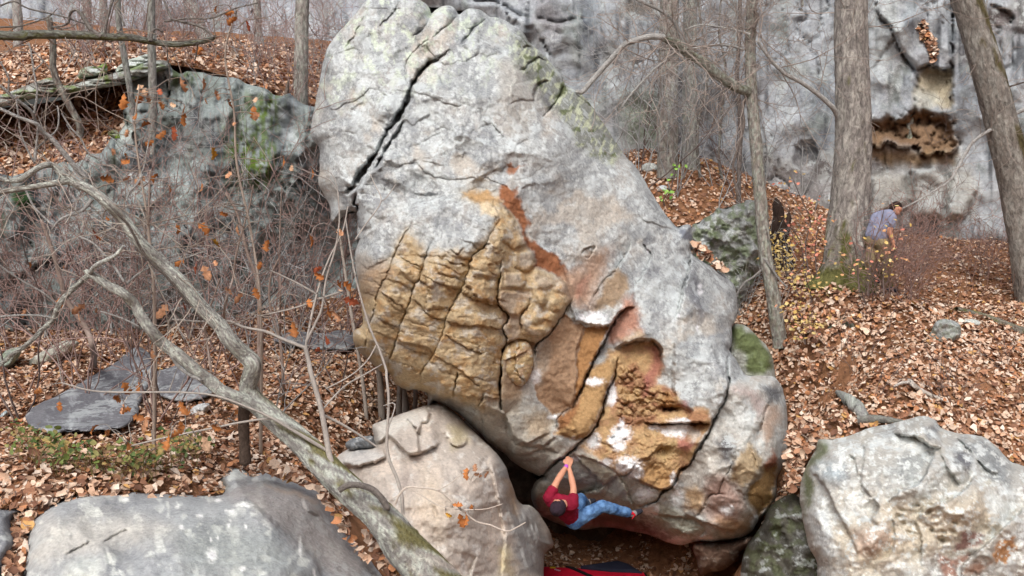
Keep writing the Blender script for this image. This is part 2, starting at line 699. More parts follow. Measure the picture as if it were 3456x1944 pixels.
def sheet(name, x0, x1, y0, y1, st, zf, colf, mat, label_kind='structure'):
    xs, ys = np.arange(x0, x1 + st, st), np.arange(y0, y1 + st, st)
    X, Y = np.meshgrid(xs, ys)
    v = np.stack([X, Y, zf(X, Y)], -1).reshape(-1, 3)
    n, m = X.shape
    i = np.arange(n * m).reshape(n, m)
    f = np.stack([i[:-1, :-1], i[:-1, 1:], i[1:, 1:], i[1:, :-1]], -1).reshape(-1, 4)
    o = mesh_obj(name, v, f, mat, None, colf(X, Y).reshape(-1, 3), origin=((x0 + x1) / 2, (y0 + y1) / 2, 0))
    o['kind'] = label_kind
    return o


def soil_col(X, Y):
    t = fbm(X * 0.8, Y * 0.8, 4, 12)[..., None]
    c = lin(138, 100, 74) * (1 + 0.25 * t) + 0.02 * np.clip(t, 0, 1)
    return np.clip(c, 0.01, 0.6)


def wide_z(X, Y):
    r = np.maximum(np.abs(X) - 20, 0) + np.maximum(Y - 30, 0) + np.maximum(-8 - Y, 0)
    z = ground_z(np.clip(X, -20, 22), np.clip(Y, -8, 30))
    behind = np.maximum(-4 - Y, 0)                     # unseen rise behind and at the sides, added to block low sky light
    side = np.maximum(np.abs(X) - 16, 0) * sstep(14, 4, Y)
    return z + 0.02 * r + .75 * behind + .35 * side


sheet('ground', -60, 60, -30, 90, 0.75, lambda X, Y: wide_z(X, Y), soil_col, M_SOIL)

# the wooded bench above the left-hand cliff, and the leafy ramp under its overhang
TP = [(0, 345, 19.3), (240, 300, 19.3), (450, 210, 19.6), (700, 245, 19.6), (900, 300, 19.8), (1010, 430, 20.0),
      (0, 190, 26), (500, 130, 27), (800, 180, 25), (1000, 230, 24.5), (1300, 240, 27), (200, 130, 33), (900, 150, 33), (1500, 170, 33), (-600, 340, 19.3), (-600, 150, 28)]
TS = Spline2([tuple(P(a, b, c)) for a, b, c in TP] + [(2, 24, 8.2), (2, 40, 11), (-30, 40, 12), (-30, 20, 7.2)], 8.0, 0.01)


def bench_mesh():
    xs, ys = np.arange(-34, -1.59, 0.4), np.arange(0, 26.01, 0.4)
    X, T = np.meshgrid(xs, ys)
    front = np.interp(X, [-34, -7.5, -5, -4.3, -3, 0], [19.4, 19.4, 19.6, 20.0, 20.9, 22.5]) + 0.25
    Y = front + T
    Z = TS(X, Y) + 0.06 * fbm(X, Y, 3, 8)
    v = np.stack([X, Y, Z], -1).reshape(-1, 3)
    n, m = X.shape
    i = np.arange(n * m).reshape(n, m)
    f = np.stack([i[:-1, :-1], i[:-1, 1:], i[1:, 1:], i[1:, :-1]], -1).reshape(-1, 4)
    o = mesh_obj('upper_terrain', v, f, M_SOIL, None, soil_col(X, Y).reshape(-1, 3), origin=(-15, 25, 6))
    o['kind'] = 'structure'


bench_mesh()
RP = [(0, 600, 18.75), (200, 570, 18.75), (330, 520, 18.8), (420, 440, 18.9), (0, 420, 20.2), (200, 380, 20.3), (380, 335, 20.2), (-500, 600, 18.75), (-500, 400, 20.4)]
RS = Spline2([tuple(P(a, b, c)) for a, b, c in RP], 8.0, 0.01)
sheet('ramp_terrain', -14.5, -6.6, 18.7, 20.6, 0.15, lambda X, Y: RS(X, Y), soil_col, M_SOIL)


# ------------------------------------------------------------------ cliffs
def cliff_paint(seed, tint=1.0, moss=0.5, f=1.0, lines=()):
    def go(F):
        X, Y = F.X / f, F.Y / f
        big = fbm(X / 420, Y / 600, 4, seed)
        F.h += 0.5 * big + 0.16 * fbm(X / 120, Y / 170, 5, seed + 1) + 0.03 * fbm(X / 22, Y / 30, 4, seed + 7)
        wx, wy = .30 * fbm(X / 150, Y / 150, 4, seed + 2), .30 * fbm(X / 150 + 9, Y / 150, 4, seed + 17)
        F.h += .55 * facets(X / 260 + wx, Y / 420 + wy, seed + 3, .8) + .20 * facets(X / 95 + wx, Y / 130 + wy, seed + 6, .8)
        lm = sstep(.05, .35, fbm(X / 260 + 3, Y / 260, 3, seed + 8))
        b1, b2, cid = worley(X / 240 + 1.2 * wx, Y / 480 + 1.2 * wy, seed + 3)
        F.h -= 0.16 * lm * np.exp(-((b2 - b1) / 0.022) ** 2)
        v1, v2, vc = worley(X / 130 + 1.4 * wx, Y / 900 + wy, seed + 33)
        F.h += .10 * vc - 0.14 * sstep(-.1, .25, fbm(X / 160, Y / 320, 3, seed + 34)) * np.exp(-((v2 - v1) / 0.03) ** 2)
        n1 = fbm(X / 160, Y / 260, 5, seed + 10, 0.6)
        n2 = fbm(X / 36, Y / 60, 5, seed + 11, 0.65)
        F.mix(lin(118, 124, 134) * tint, sstep(-0.1, 0.5, n1))
        F.mix(lin(182, 192, 198) * tint, 0.65 * sstep(0.02, 0.35, n2 + 0.4 * n1))
        F.mix(lin(158, 168, 160) * tint, 0.6 * sstep(0.1, 0.4, fbm(X / 90, Y / 150, 4, seed + 12)))
        F.mix(lin(150, 140, 140) * tint, 0.6 * sstep(0.05, 0.4, fbm(X / 240, Y / 240, 4, seed + 15)))
        st = fbm(X / 26, Y / 300, 4, seed + 13)
        F.mix(lin(80, 84, 90) * tint, 0.8 * sstep(0.12, 0.45, st + 0.3 * big))
        F.mix(lin(98, 104, 56) * tint, moss * sstep(0.25, 0.55, fbm(X / 60, Y / 200, 5, seed + 14) + 0.25 * big))
        for pts, w, d, s in lines:
            F.crack(pts, w, d, s, 90)
    return go


G0 = lin(164, 169, 175)
# right-hand cliff
rc = Spline2([(1500, -600, 27.5), (1500, 500, 26.5), (2000, 0, 25.5), (2000, 500, 25.2), (2400, -600, 25.5), (2400, 0, 24.9), (2400, 500, 24.6), (2900, 0, 24.3), (2900, 600, 24.0),
              (3400, 0, 23.6), (3400, 700, 23.4), (4300, 0, 22), (4300, 700, 22), (2900, -600, 24.9), (4300, -900, 23), (2900, 1000, 23.8)])


def right_cliff(F):
    cliff_paint(21, 0.62, 0.12, 1.0, [
        (zA((1180, 15), (1400, 20), (1560, 110), (1700, 130), (1850, 160), (1960, 130), (2070, 120)), 9, 0.5, -0.5),
        (zA((1700, 250), (1740, 320), (1780, 390)), 5, .3, .1),
        (zU((1620, 0), (1630, 40), (1650, 110), (1720, 180), (1780, 320), (1850, 420), (1890, 460)), 6, .35, .25),
        (zU((1890, 460), (1960, 420), (2020, 440), (2115, 450)), 6, .4, .35),
        (zU((2115, 0), (2120, 200), (2115, 450), (2110, 700)), 5, .45, .2),
        (zU((1890, 460), (1880, 600), (1870, 700)), 4, .2, 0),
        (zU((2350, 20), (2430, 60), (2500, 110), (2480, 180)), 5, .3, .2),
        (zU((1600, 450), (1680, 330), (1760, 220)), 3, .12, .1),
    ])(F)
    # pale buff scar below the wedge of leaves, dark hollow under it
    scar = zU((1900, 470), (1960, 425), (2040, 455), (2118, 455), (2105, 560), (2112, 690), (1990, 690), (1960, 640), (1880, 600))
    w_, s = F.sdf(scar, 60)
    F.h[w_] -= .18 * sstep(-5, 12, s)
    F.paint(scar, lin(172, 160, 134), 8, .85)
    F.paint(zU((1880, 560), (1990, 590), (2060, 660), (1980, 700), (1870, 690)), lin(186, 186, 176), 12, .8)
    for q in (((1960, 500), (2030, 540), (2110, 520)), ((1930, 480), (2000, 560), (2110, 640)), ((2040, 460), (2060, 540), (2090, 600))):
        F.crack(zU(*q), 3, .06, 0)
    hole = zU((1580, 780), (1640, 790), (1690, 745), (1750, 770), (1830, 730), (1900, 705), (1990, 740), (2060, 735), (2125, 790), (2130, 850), (2165, 930), (2120, 990), (2030, 975), (1950, 1010), (1880, 930), (1790, 950), (1700, 905), (1650, 950), (1590, 930))
    w_, s = F.sdf(hole, 60)
    F.h[w_] -= .6 * sstep(-14, 30, s)
    F.paint(hole, lin(132, 108, 86), 12)
    w_, s = F.sdf(hole, 5, 'W')
    q1, q2, qc = worley(F.X[w_] / 45, F.Y[w_] / 38, 5)
    F.h[w_] += np.where(s > 0, 1, 0) * (0.55 * sstep(0, 1, (F.Y[w_] - 400) / 120) + 0.22 * qc - 0.2 * np.exp(-((q2 - q1) / .06) ** 2))
    F.paint(zU((1590, 930), (1850, 960), (2160, 980), (2140, 1060), (1700, 1060), (1590, 1030)), lin(150, 122, 84), 20, .8)
    # tumbled pale blocks at its foot
    for q, hh in ((((1600, 1150), (1700, 1100), (1820, 1110), (1840, 1330), (1580, 1400)), .35), (((1850, 1080), (2000, 1070), (2090, 1150), (2060, 1400), (1860, 1400)), .45),
                  (((2100, 1090), (2240, 1150), (2290, 1200), (2200, 1400), (2080, 1400)), .3), (((1110, 940), (1160, 900), (1230, 910), (1260, 1030), (1180, 1110), (1090, 1060)), -.35)):
        F.pillow(zU(*q), hh, 28)
    F.paint(zU((1600, 1110), (2250, 1080), (2290, 1250), (2250, 1400), (1590, 1400)), lin(176, 174, 166), 20, .7)
    F.paint(zU((900, 1000), (1360, 1000), (1380, 1300), (1000, 1300)), lin(138, 130, 126), 30, .6)
    F.paint(zU((0, 600), (230, 560), (240, 950), (0, 900)), lin(128, 142, 118), 30, .7)
    F.paint(zU((1590, 0), (1760, 0), (1780, 330), (1700, 500), (1590, 600)), lin(186, 194, 196), 30, .5)
    F.paint(zU((2330, 100), (2440, 60), (2500, 120), (2400, 160), (2340, 240)), lin(96, 84, 82), 10, .8)
    F.paint(zU((0, 0), (250, 0), (270, 100), (0, 110)), lin(96, 88, 78), 14, .8)


tag(relief('cliff', [(1480, -700), (2600, -900), (4400, -900), (4400, 1150), (3000, 1000), (2300, 900), (1480, 900)], 7.2, rc, right_cliff, (40, .5), 3, 4, 3, M_CLIFF, base=G0, back=False), kind='structure')

# left-hand cliff with its leafy top
lc = Spline2([(-800, 600, 18.4), (-800, 1250, 18.0), (0, 620, 18.4), (0, 1150, 18.0), (450, 450, 18.7), (450, 1150, 18.3), (500, 250, 19.2), (700, 300, 19.2), (900, 330, 19.5), (800, 700, 18.9),
              (900, 1150, 18.9), (1000, 600, 19.9), (1150, 1150, 20.3), (1250, 900, 21.5), (300, 800, 18.2)])


def left_cliff(F):
    cliff_paint(41, 0.54, 0.5, .8, [
        (zM((0, 720), (60, 715), (160, 670), (300, 600), (380, 560), (500, 545)), 6, .5, .3),
        (zM((980, 225), (1050, 205), (1110, 180)), 5, .3, .2),
        (zT((1150, 520), (1180, 640), (1160, 760)), 5, .3, .1),
        (zT((850, 760), (960, 1000), (980, 1060)), 7, .4, .2),
        (zM((600, 650), (700, 560), (900, 560), (1200, 600)), 4, .2, .1),
        (zM((1600, 640), (1700, 540), (1850, 480)), 5, .25, .15)])(F)
    F.h += .10 * fbm(F.X / 60, F.Y / 40, 4, 47, .6, True)
    for q in (((1700, 700), (1950, 640), (1960, 850), (1800, 900), (1700, 800)), ((1700, 1150), (1900, 1000), (1950, 1250), (1800, 1300)),
              ((1560, 900), (1900, 900), (1850, 1250), (1600, 1300)), ((1200, 480), (1350, 480), (1400, 560), (1230, 600))):
        F.paint(zT(*q), lin(92, 112, 48), 30, .95, sstep(-.2, .15, fbm(F.X / 16, F.Y / 60, 4, 48, .7)))
    F.paint(zM((80, 90), (190, 80), (220, 200), (140, 240), (90, 190)), lin(50, 84, 34), 12, .9)
    F.paint(zM((0, 230), (25, 260), (30, 400), (0, 400)), lin(60, 84, 44), 10, .9)
    F.paint(zT((1960, 760), (2050, 760), (2050, 1000), (1970, 950)), lin(176, 182, 186), 10, .8)
    F.paint(zT((840, 900), (930, 880), (960, 960), (930, 1020), (850, 990)), lin(176, 184, 180), 8, .8)


tag(relief('cliff', [(-900, 560), (-300, 600), (0, 588), (150, 565), (300, 520), (400, 450), (425, 350), (445, 285), (480, 240), (560, 218), (610, 250), (660, 238), (720, 262), (800, 258), (850, 290), (900, 288), (930, 318), (985, 326), (1060, 360), (1150, 350), (1260, 380),
                     (1280, 850), (1280, 1250), (-900, 1250)], 6.4, lc, left_cliff, (22, .3), 2, 26, 4, M_CLIFF, base=lin(140, 150, 148), back=False), kind='structure')


# the long overhanging ledge on top of it: three bedded slabs with mossy edges
def ledge_paint(seed, moss):
    def go(F):
        X, Y = F.X, F.Y
        F.h += 0.1 * fbm(X / 70, Y / 25, 4, seed) + 0.05 * fbm(X / 18, Y / 8, 3, seed + 2)
        lay = fbm(X / 200, Y / 9, 2, seed + 1)
        F.h -= 0.1 * sstep(0.1, 0.3, lay)
        F.mix(lin(176, 182, 176), sstep(-0.2, 0.3, fbm(X / 50, Y / 30, 4, seed + 3)))
        F.mix(lin(96, 88, 80), .7 * sstep(0.1, 0.4, fbm(X / 80, Y / 15, 4, seed + 4)))
        F.mix(lin(104, 132, 34), moss * sstep(0.0, 0.3, fbm(X / 55, Y / 30, 4, seed + 5)))
    return go


tag(relief('cliff_ledge', zT((-1000, 700), (-300, 690), (0, 660), (200, 590), (350, 545), (470, 600), (600, 560), (760, 520), (900, 480), (1050, 430), (1160, 425), (1190, 470), (1000, 540), (860, 590), (700, 615),
                              (560, 640), (440, 660), (240, 690), (60, 740), (-300, 790), (-1000, 800)), 3, lambda x, y: 18.55 + 0 * x, ledge_paint(5, .55), (14, .5), 1.6, 4, 5, M_CLIFF, base=lin(126, 124, 118)), kind='structure')
tag(relief('pale_boulder', zT((805, 500), (820, 470), (870, 430), (960, 395), (1040, 375), (1060, 400), (1050, 440), (960, 480), (880, 500), (820, 515)), 2.5, lambda x, y: 18.9 + 0 * x,
           ledge_paint(9, .1), (14, .5), 1.2, 3, 6, M_CLIFF, base=lin(190, 200, 192)), 'pale flat-topped boulder on the edge of the mossy ledge, upper left', 'boulder')
tag(relief('mossy_stone', zT((550, 545), (560, 490), (620, 460), (680, 465), (740, 440), (750, 500), (720, 530), (620, 545)), 2.5, lambda x, y: 18.7 + 0 * x,
           ledge_paint(12, .95), (14, .4), .8, 3, 7, M_CLIFF, base=lin(150, 160, 140)), 'moss-covered stone beside the pale boulder on the ledge', 'boulder')
tag(relief('mossy_stone', zT((750, 930), (800, 905), (830, 930), (860, 985), (850, 1000), (800, 975)), 2.5, lambda x, y: 18.5 + 0 * x,
           ledge_paint(15, 1.0), (8, .3), .6, 2, 8, M_CLIFF, base=lin(130, 150, 60)), 'bright green mossy stone on the leafy ramp under the ledge', 'boulder')

# far cliff above the bench, upper left to centre
fc = Spline2([(-900, -600, 40), (-900, 300, 36), (800, -600, 40), (800, 300, 36), (1800, -600, 34), (1800, 300, 32), (2300, 0, 29)])
tag(relief('cliff', [(-1200, -900), (2300, -900), (2300, 560), (1200, 560), (300, 330), (-1200, 360)], 11, fc, cliff_paint(61, 0.8, 0.15, 0.6), (40, .5), 2, 4, 9, M_CLIFF, base=lin(160, 164, 172), back=False), kind='structure')
# ------------------------------------------------------------------ the big leaning boulder
CW, CG = lin(208, 214, 214), lin(164, 168, 170)
TAN, OCH, BRN, RED = lin(192, 168, 128), lin(188, 148, 94), lin(160, 124, 88), lin(158, 100, 62)


def lichen(F, seed, amt=1.0, pale=CW, s=1.0):
    X, Y = F.X / s, F.Y / s
    a = fbm(X / 130, Y / 150, 5, seed, 0.6)
    b = fbm(X / 22, Y / 26, 5, seed + 1, 0.7)
    F.mix(pale, amt * 0.75 * sstep(0.0, 0.25, b + 0.55 * a))
    F.mix(lin(120, 122, 122), 0.55 * sstep(0.15, 0.45, fbm(X / 14, Y / 16, 4, seed + 2, .7) + 0.3 * fbm(X / 90, Y / 90, 3, seed + 3)))


big_poly = (zA((475, 15), (540, -25), (640, -50), (780, -40), (880, 8), (935, 60), (940, 105), (965, 75), (1020, 42), (1085, 45), (1125, 85), (1140, 100), (1185, 68), (1235, 58), (1290, 72), (1345, 112), (1400, 122), (1440, 135), (1520, 180),
               (1590, 235), (1620, 290), (1700, 360), (1790, 450), (1850, 530), (1888, 600), (1960, 630), (2020, 690), (2070, 750))
            + zV((0, 20), (95, 130), (220, 340), (330, 480), (375, 468), (420, 478), (425, 580), (430, 650), (560, 730), (680, 830), (705, 960), (690, 1060), (672, 1085), (670, 1200))
            + zE((1235, 920), (1290, 1000), (1370, 1120), (1500, 1130), (1600, 1140), (1670, 1230))
            + zF((1450, 60), (1475, 180), (1480, 330), (1470, 560), (1400, 700), (1390, 850), (1330, 960), (1250, 1040), (1190, 1130), (1080, 1170), (920, 1190), (780, 1190), (670, 1215), (560, 1190), (430, 1140), (300, 1110), (100, 1080))
            + zK((560, 960), (330, 900), (120, 800), (60, 690), (40, 560), (90, 450), (170, 395), (140, 385))
            + zG((1700, 752), (1600, 705), (1500, 640), (1460, 592), (1420, 572), (1330, 505), (1300, 467), (1220, 390), (1130, 312), (1050, 262), (1000, 240), (960, 232), (920, 268), (912, 175), (850, 150))
            + zB((480, 1292), (420, 1252), (385, 1192), (330, 1182), (260, 1112), (200, 1062), (168, 1000), (170, 940), (215, 905), (222, 850), (205, 690), (185, 560), (180, 450), (205, 375))
            + zD((500, 1220), (470, 1000), (300, 1090), (275, 960), (185, 780), (190, 650), (185, 480), (120, 380), (140, 200), (170, 60))
            + zA((135, 700), (165, 560), (190, 430), (215, 340), (265, 260), (340, 180), (420, 90)))

bd = Spline2([(1300, -20, 16.2), (1250, 100, 15.7), (1400, 60, 15.7), (1600, 80, 16.0), (1150, 250, 15.3), (1450, 250, 14.6), (1700, 230, 14.9), (1850, 300, 15.5), (1100, 450, 14.9),
              (1300, 450, 14.1), (1500, 450, 13.9), (1680, 400, 14.0), (1900, 450, 14.6), (2050, 480, 15.6), (1120, 680, 14.6), (1250, 650, 13.6), (1450, 650, 13.3), (1650, 650, 13.35), (1900, 700, 14.0), (2150, 650, 15.1),
              (1230, 850, 13.2), (1450, 850, 12.8), (1650, 800, 12.9), (1850, 900, 13.5), (2100, 850, 14.3), (2300, 850, 15.2), (1220, 1100, 13.1), (1300, 1100, 12.8), (1450, 1100, 12.65), (1650, 1100, 12.9), (1850, 1150, 13.3), (2100, 1100, 13.8),
              (2300, 1050, 14.1), (2450, 1050, 15.0), (1350, 1280, 13.2), (1550, 1300, 12.9), (1680, 1370, 13.1), (1500, 1390, 13.15), (1600, 1460, 13.25), (1900, 1400, 13.5), (2100, 1350, 13.55), (2300, 1300, 13.7),
              (2500, 1300, 13.6), (2620, 1350, 14.3), (1750, 1500, 13.4), (1900, 1520, 13.55), (2100, 1550, 13.45), (2300, 1500, 13.45), (2500, 1550, 13.2), (1850, 1640, 14.15), (1950, 1650, 14.15), (2060, 1680, 14.1),
              (2150, 1700, 13.85), (2300, 1650, 13.55), (2450, 1700, 13.35), (2350, 1800, 13.9), (2200, 1800, 14.6), (2000, 1760, 15.3), (1880, 1720, 15.2), (2500, 1780, 13.7)], 1000, 0.0005)


def big_paint(F):
    X, Y = F.X, F.Y
    F.h += 0.10 * fbm(X / 170, Y / 170, 4, 1) + 0.02 * fbm(X / 26, Y / 26, 5, 2, .6)
    # soft facets on the grey upper part
    up = sstep(1000, 650, Y + 0.25 * (X - 1300)) * 1.0
    a1, a2, ac = worley((X + 0.45 * Y) / 150 + .5 * fbm(X / 120, Y / 120, 3, 3), (Y - 0.3 * X) / 90 + .5 * fbm(X / 120 + 7, Y / 120, 3, 4), 11)
    wx, wy = .35 * fbm(X / 110, Y / 110, 4, 5), .35 * fbm(X / 110 + 7, Y / 110, 4, 6)
    fa = facets((X + .5 * Y) / 170 + wx, (Y - .4 * X) / 130 + wy, 21, .8)
    fb = facets(X / 62 + wx, Y / 62 + wy, 22, .8)
    F.h += .010 * facets(X / 27 + wx, Y / 24 + wy, 23, .9)
    F.h += (.26 * fa + .07 * fb) * (.35 + .65 * np.maximum(up * sstep(1950, 1700, X), sstep(2250, 2400, X) + sstep(1420, 1550, Y)).clip(0, 1))
    F.h += up * sstep(1900, 1750, X) * (0.05 * ac - 0.02 * np.exp(-((a2 - a1) / .13) ** 2))
    # ---- cracks, top
    C = F.crack
    C(zA((1080, 340), (1000, 410), (920, 450), (850, 520), (800, 610), (785, 700), (720, 820), (640, 920), (560, 1080), (480, 1200), (420, 1300), (340, 1335)), 11, .5, .22, 80)
    C(zA((945, 440), (880, 500), (830, 570), (795, 620)), 11, .35, 0)
    C(zD((650, 520), (600, 590), (520, 700), (440, 830), (390, 850)), 15, .4, 0)
    C(zD((880, 240), (840, 340), (740, 470), (680, 590), (640, 650)), 9, .35, 0)
    C(zD((900, 100), (850, 190), (800, 270)), 12, .3, 0)
    C(zD((490, 850), (480, 930), (500, 960), (490, 1050), (520, 1160)), 7, .6, .3, 60)
    C(zA((945, 265), (880, 310), (800, 380), (770, 450), (765, 520), (780, 610)), 4, .12, .06)
    C(zA((500, 60), (460, 150), (400, 260), (340, 345)), 5, .2, .14, 50)
    C(zA((740, -20), (690, 70), (630, 140), (570, 200)), 4, .14, .06)
    C(zA((940, 90), (915, 160), (870, 215), (820, 250)), 6, .2, .12, 50)
    C(zA((1130, 95), (1080, 160), (1000, 220), (950, 270)), 6, .2, .1, 50)
    C(zA((1345, 125), (1270, 170), (1210, 240), (1150, 315)), 8, .3, .24, 60)
    C(zA((1570, 310), (1480, 370), (1400, 440), (1300, 530), (1200, 630), (1090, 710)), 4, .06, .16, 80)
    C(zA((1885, 570), (1850, 650), (1800, 730), (1720, 820)), 6, .3, .12, 40)
    C(zA((1760, 560), (1690, 590), (1665, 650), (1660, 710)), 6, .2, -.1, 40)
    C(zA((1690, 365), (1620, 330), (1580, 330)), 8, .25, 0)
    C(zA((1790, 450), (1690, 410), (1600, 470), (1560, 500)), 7, .25, .1, 40)
    for q in (((760, 830), (810, 880), (870, 840), (940, 800)), ((1230, 820), (1180, 920), (1140, 985), (1090, 965)), ((1430, 920), (1370, 990)), ((1220, 1265), (1280, 1255), (1330, 1220), (1400, 1190), (1460, 1195)),
              ((780, 1150), (850, 1120), (910, 1130), (980, 1150), (1030, 1165)), ((590, 1180), (600, 1230), (650, 1280), (740, 1300)), ((690, 960), (720, 1050), (770, 1120)), ((1290, 760), (1310, 850), (1360, 900)),
              ((810, 1350), (880, 1365), (1000, 1360)), ((1570, 1330), (1620, 1300), (1690, 1285)), ((560, 830), (640, 880), (720, 870)), ((370, 780), (430, 740), (480, 720)), ((360, 450), (350, 530), (330, 570)),
              ((1000, 880), (950, 860), (900, 830)), ((1140, 1080), (1150, 1130), (1180, 1060))):
        C(zA(*q), 9, .035, .05, 30)
    for (x, y, rx, ry, a, h) in ((830, 900, 90, 60, -30, .10), (1150, 900, 60, 90, 20, .14), (900, 1180, 110, 70, 10, .10), (1300, 1150, 110, 70, -20, .10), (700, 1250, 80, 60, 20, .1), (620, 760, 100, 60, -45, .12),
                                 (440, 560, 60, 90, 20, .12), (680, 330, 80, 60, -30, .14), (1040, 120, 50, 70, 25, .2), (1230, 150, 45, 90, 40, .25), (840, 180, 50, 60, 30, .15), (1330, 330, 110, 60, -30, .12)):
        c = zA((x, y))[0]
        F.bump(c, rx / 2.07, ry / 2.07, a, h)
    # ---- tan ribbed face: proud of the red-brown sheet to its right
    tanpoly = (zB((840, 100), (950, 155), (1020, 125), (1090, 170), (1150, 260), (1215, 330), (1240, 440), (1275, 460), (1280, 545), (1400, 590), (1460, 640), (1500, 740), (1440, 850), (1350, 970), (1285, 1010), (1190, 985),
                  (1110, 1005), (1075, 1050), (1066, 1200), (1062, 1330), (1085, 1450), (930, 1405), (780, 1350), (560, 1310), (420, 1260), (330, 1190), (240, 1110), (150, 1000), (150, 500), (195, 380), (330, 280), (560, 150), (720, 120)))
    F.step(tanpoly, .20, 4)
    F.pillow(zB((150, 480), (330, 290), (600, 190), (840, 150), (1020, 125), (1060, 250), (980, 420), (890, 500), (700, 480), (430, 470), (250, 560)), .12, 70)
    cols = [((550, 240), (490, 330), (420, 470), (390, 560), (320, 700), (292, 830), (255, 930), (240, 1080)),
            ((660, 370), (620, 450), (580, 600), (540, 660), (520, 740), (470, 870), (430, 1000), (390, 1110), (375, 1195)),
            ((1070, 255), (1010, 340), (970, 420), (900, 480), (860, 600), (820, 700), (760, 800), (710, 960), (660, 1080), (600, 1170), (560, 1300)),
            ((1075, 500), (1060, 630), (1050, 760), (1120, 850), (1080, 920), (1110, 1000), (1085, 1030), (1070, 1200), (1060, 1330), (1075, 1440))]
    w_, s = F.sdf(tanpoly, 5, 'W')
    XX, YY = F.XW[w_], F.YW[w_]
    rib = np.zeros(XX.shape)
    ds = [seg_dist(XX, YY, smooth_poly(zB(*q), 40, False)) for q in cols]
    colid = sum((d[2] < 0).astype(int) * (k + 1) for k, d in enumerate(ds))
    dmin = np.min([d[0] for d in ds], 0)
    # position along the ribs (they run down to the left), rows of unequal blocks
    along = (YY - 600) * 0.90 - (XX - 1100) * 0.30
    for k in range(0, 11):
        m = colid == k
        if not m.any():
            continue
        al = along[m] / 66 + 3.7 * k + .9 * gnoise(XX[m] / 400, YY[m] / 120, 35 + k) + .30 * fbm(XX[m] / 95, YY[m] / 70, 3, 30 + k) + .10 * fbm(XX[m] / 25, YY[m] / 25, 3, 60 + k)
        row = np.floor(al)
        fr = al - row
        hr = (_hash(row, row * 0 + k, 5) & 0xFFFF) / 65535.0
        h2 = (_hash(row, row * 0 + k + 40, 9) & 0xFFFF) / 65535.0
        prof = np.minimum(1, .35 + fr * (.5 + .9 * h2)) * sstep(1.0, .93, fr) * sstep(0, .10, fr)
        rib[m] = (.62 + .38 * prof) * (.05 + .05 * hr) + .045 * hr
    low = sstep(925, 1010, YY + 0.34 * (XX - 1100)) * sstep(0, 14, s) * sstep(zB((1130, 0))[0][0], zB((1050, 0))[0][0], XX)
    F.h[w_] += low * (rib - .05) + low * .06 * np.sqrt(np.clip(dmin / 45, 0, 1)) + low * .014 * fbm(XX / 40, YY / 18, 4, 91, .6, True)
    C(zB(*cols[0]), 4, .16, .14, 60)
    C(zB(*cols[1]), 3.5, .13, .10, 60)
    C(zB(*cols[2]), 3.5, .13, .13, 60)
    C(zB(*cols[3]), 4, .22, .12, 40)
    C(zB((1088, 1030), (1070, 1200), (1062, 1330), (1078, 1440)), 5, .4, .15, 40)
    C(zB((810, 1180), (790, 1280), (770, 1345)), 3.5, .15, .05)
    C(zB((970, 1310), (930, 1405)), 3.5, .1, .05)
    for q in (((820, 700), (930, 750), (1040, 790)), ((720, 960), (860, 1040), (960, 1080)), ((660, 1085), (810, 1170), (960, 1300)), ((430, 1000), (540, 1060), (650, 1080)), ((530, 740), (650, 850), (750, 870)), ((580, 590), (700, 650), (860, 690)),
              ((680, 480), (780, 520), (870, 540)), ((760, 430), (800, 465), (840, 430)), ((450, 480), (520, 520), (590, 545)), ((330, 700), (430, 760), (510, 830)), ((300, 850), (400, 900), (470, 910))):
        C(zB(*q), 3, .05, .05, 30)
    # chunky blocks right of the ribs
    for q in (((975, 420), (1060, 390), (1090, 450), (1080, 530), (990, 530)), ((1150, 455), (1260, 450), (1275, 540), (1230, 575), (1150, 545)), ((1090, 585), (1200, 575), (1230, 620), (1200, 680), (1100, 670)), ((1060, 695), (1150, 690), (1250, 720), (1240, 790), (1180, 850), (1110, 840), (1055, 770)),
              ((880, 530), (980, 500), (1080, 560), (1060, 610), (900, 600)), ((850, 620), (1040, 630), (1050, 760), (960, 750), (830, 700)), ((1020, 180), (1150, 260), (1230, 400), (1150, 440), (1090, 400), (1050, 300)),
              ((450, 560), (580, 560), (570, 640), (520, 640)), ((610, 610), (670, 620), (660, 670), (620, 670)), ((735, 610), (820, 620), (815, 680), (740, 670)), ((650, 500), (760, 490), (860, 560), (820, 620), (680, 580)), ((340, 700), (520, 720), (500, 830), (420, 800))):
        F.pillow(zB(*q), .07, 12)
    panel = zB((1280, 555), (1400, 595), (1460, 645), (1498, 740), (1350, 965), (1285, 1000), (1200, 960), (1190, 850), (1250, 760), (1262, 600))
    F.pillow(panel, .05, 14)
    for (x, y, rx, ry, h) in ((1340, 650, 50, 28, .08), (1320, 745, 32, 40, .12), (1420, 770, 55, 50, .12), (1440, 680, 35, 30, .08), (1290, 860, 40, 35, .08), (1370, 850, 40, 25, .06), (1300, 940, 60, 30, .08), (1240, 900, 30, 40, .06)):
        F.bump(zB((x, y))[0], rx / 1.811, ry / 1.811, 0, h, 4)
    C(zB((1500, 750), (1430, 860), (1350, 970), (1290, 1020), (1275, 1100)), 4, .2, .1, 40)
    C(zB((1250, 770), (1190, 850), (1200, 960)), 4, .1, 0)
    # ---- centre right: dihedral and shelf with chalk
    C(zB((1235, 350), (1300, 400), (1400, 470), (1460, 580), (1490, 660)), 4, .03, -.10, 50)
    C(zE((440, 40), (320, 260), (220, 350), (150, 460), (100, 560)), 5, .14, .14, 60)
    C(zE((560, 30), (530, 60), (600, 150), (530, 300), (460, 430)), 3, .08, .06)
    C(zE((20, 140), (60, 100), (130, 80), (110, 140), (60, 180)), 4, .08, .06, 30)
    F.step(zE((0, 480), (100, 600), (200, 620), (340, 600), (300, 670), (260, 720), (170, 720), (60, 700), (-20, 690), (-60, 560)), .14, 4)
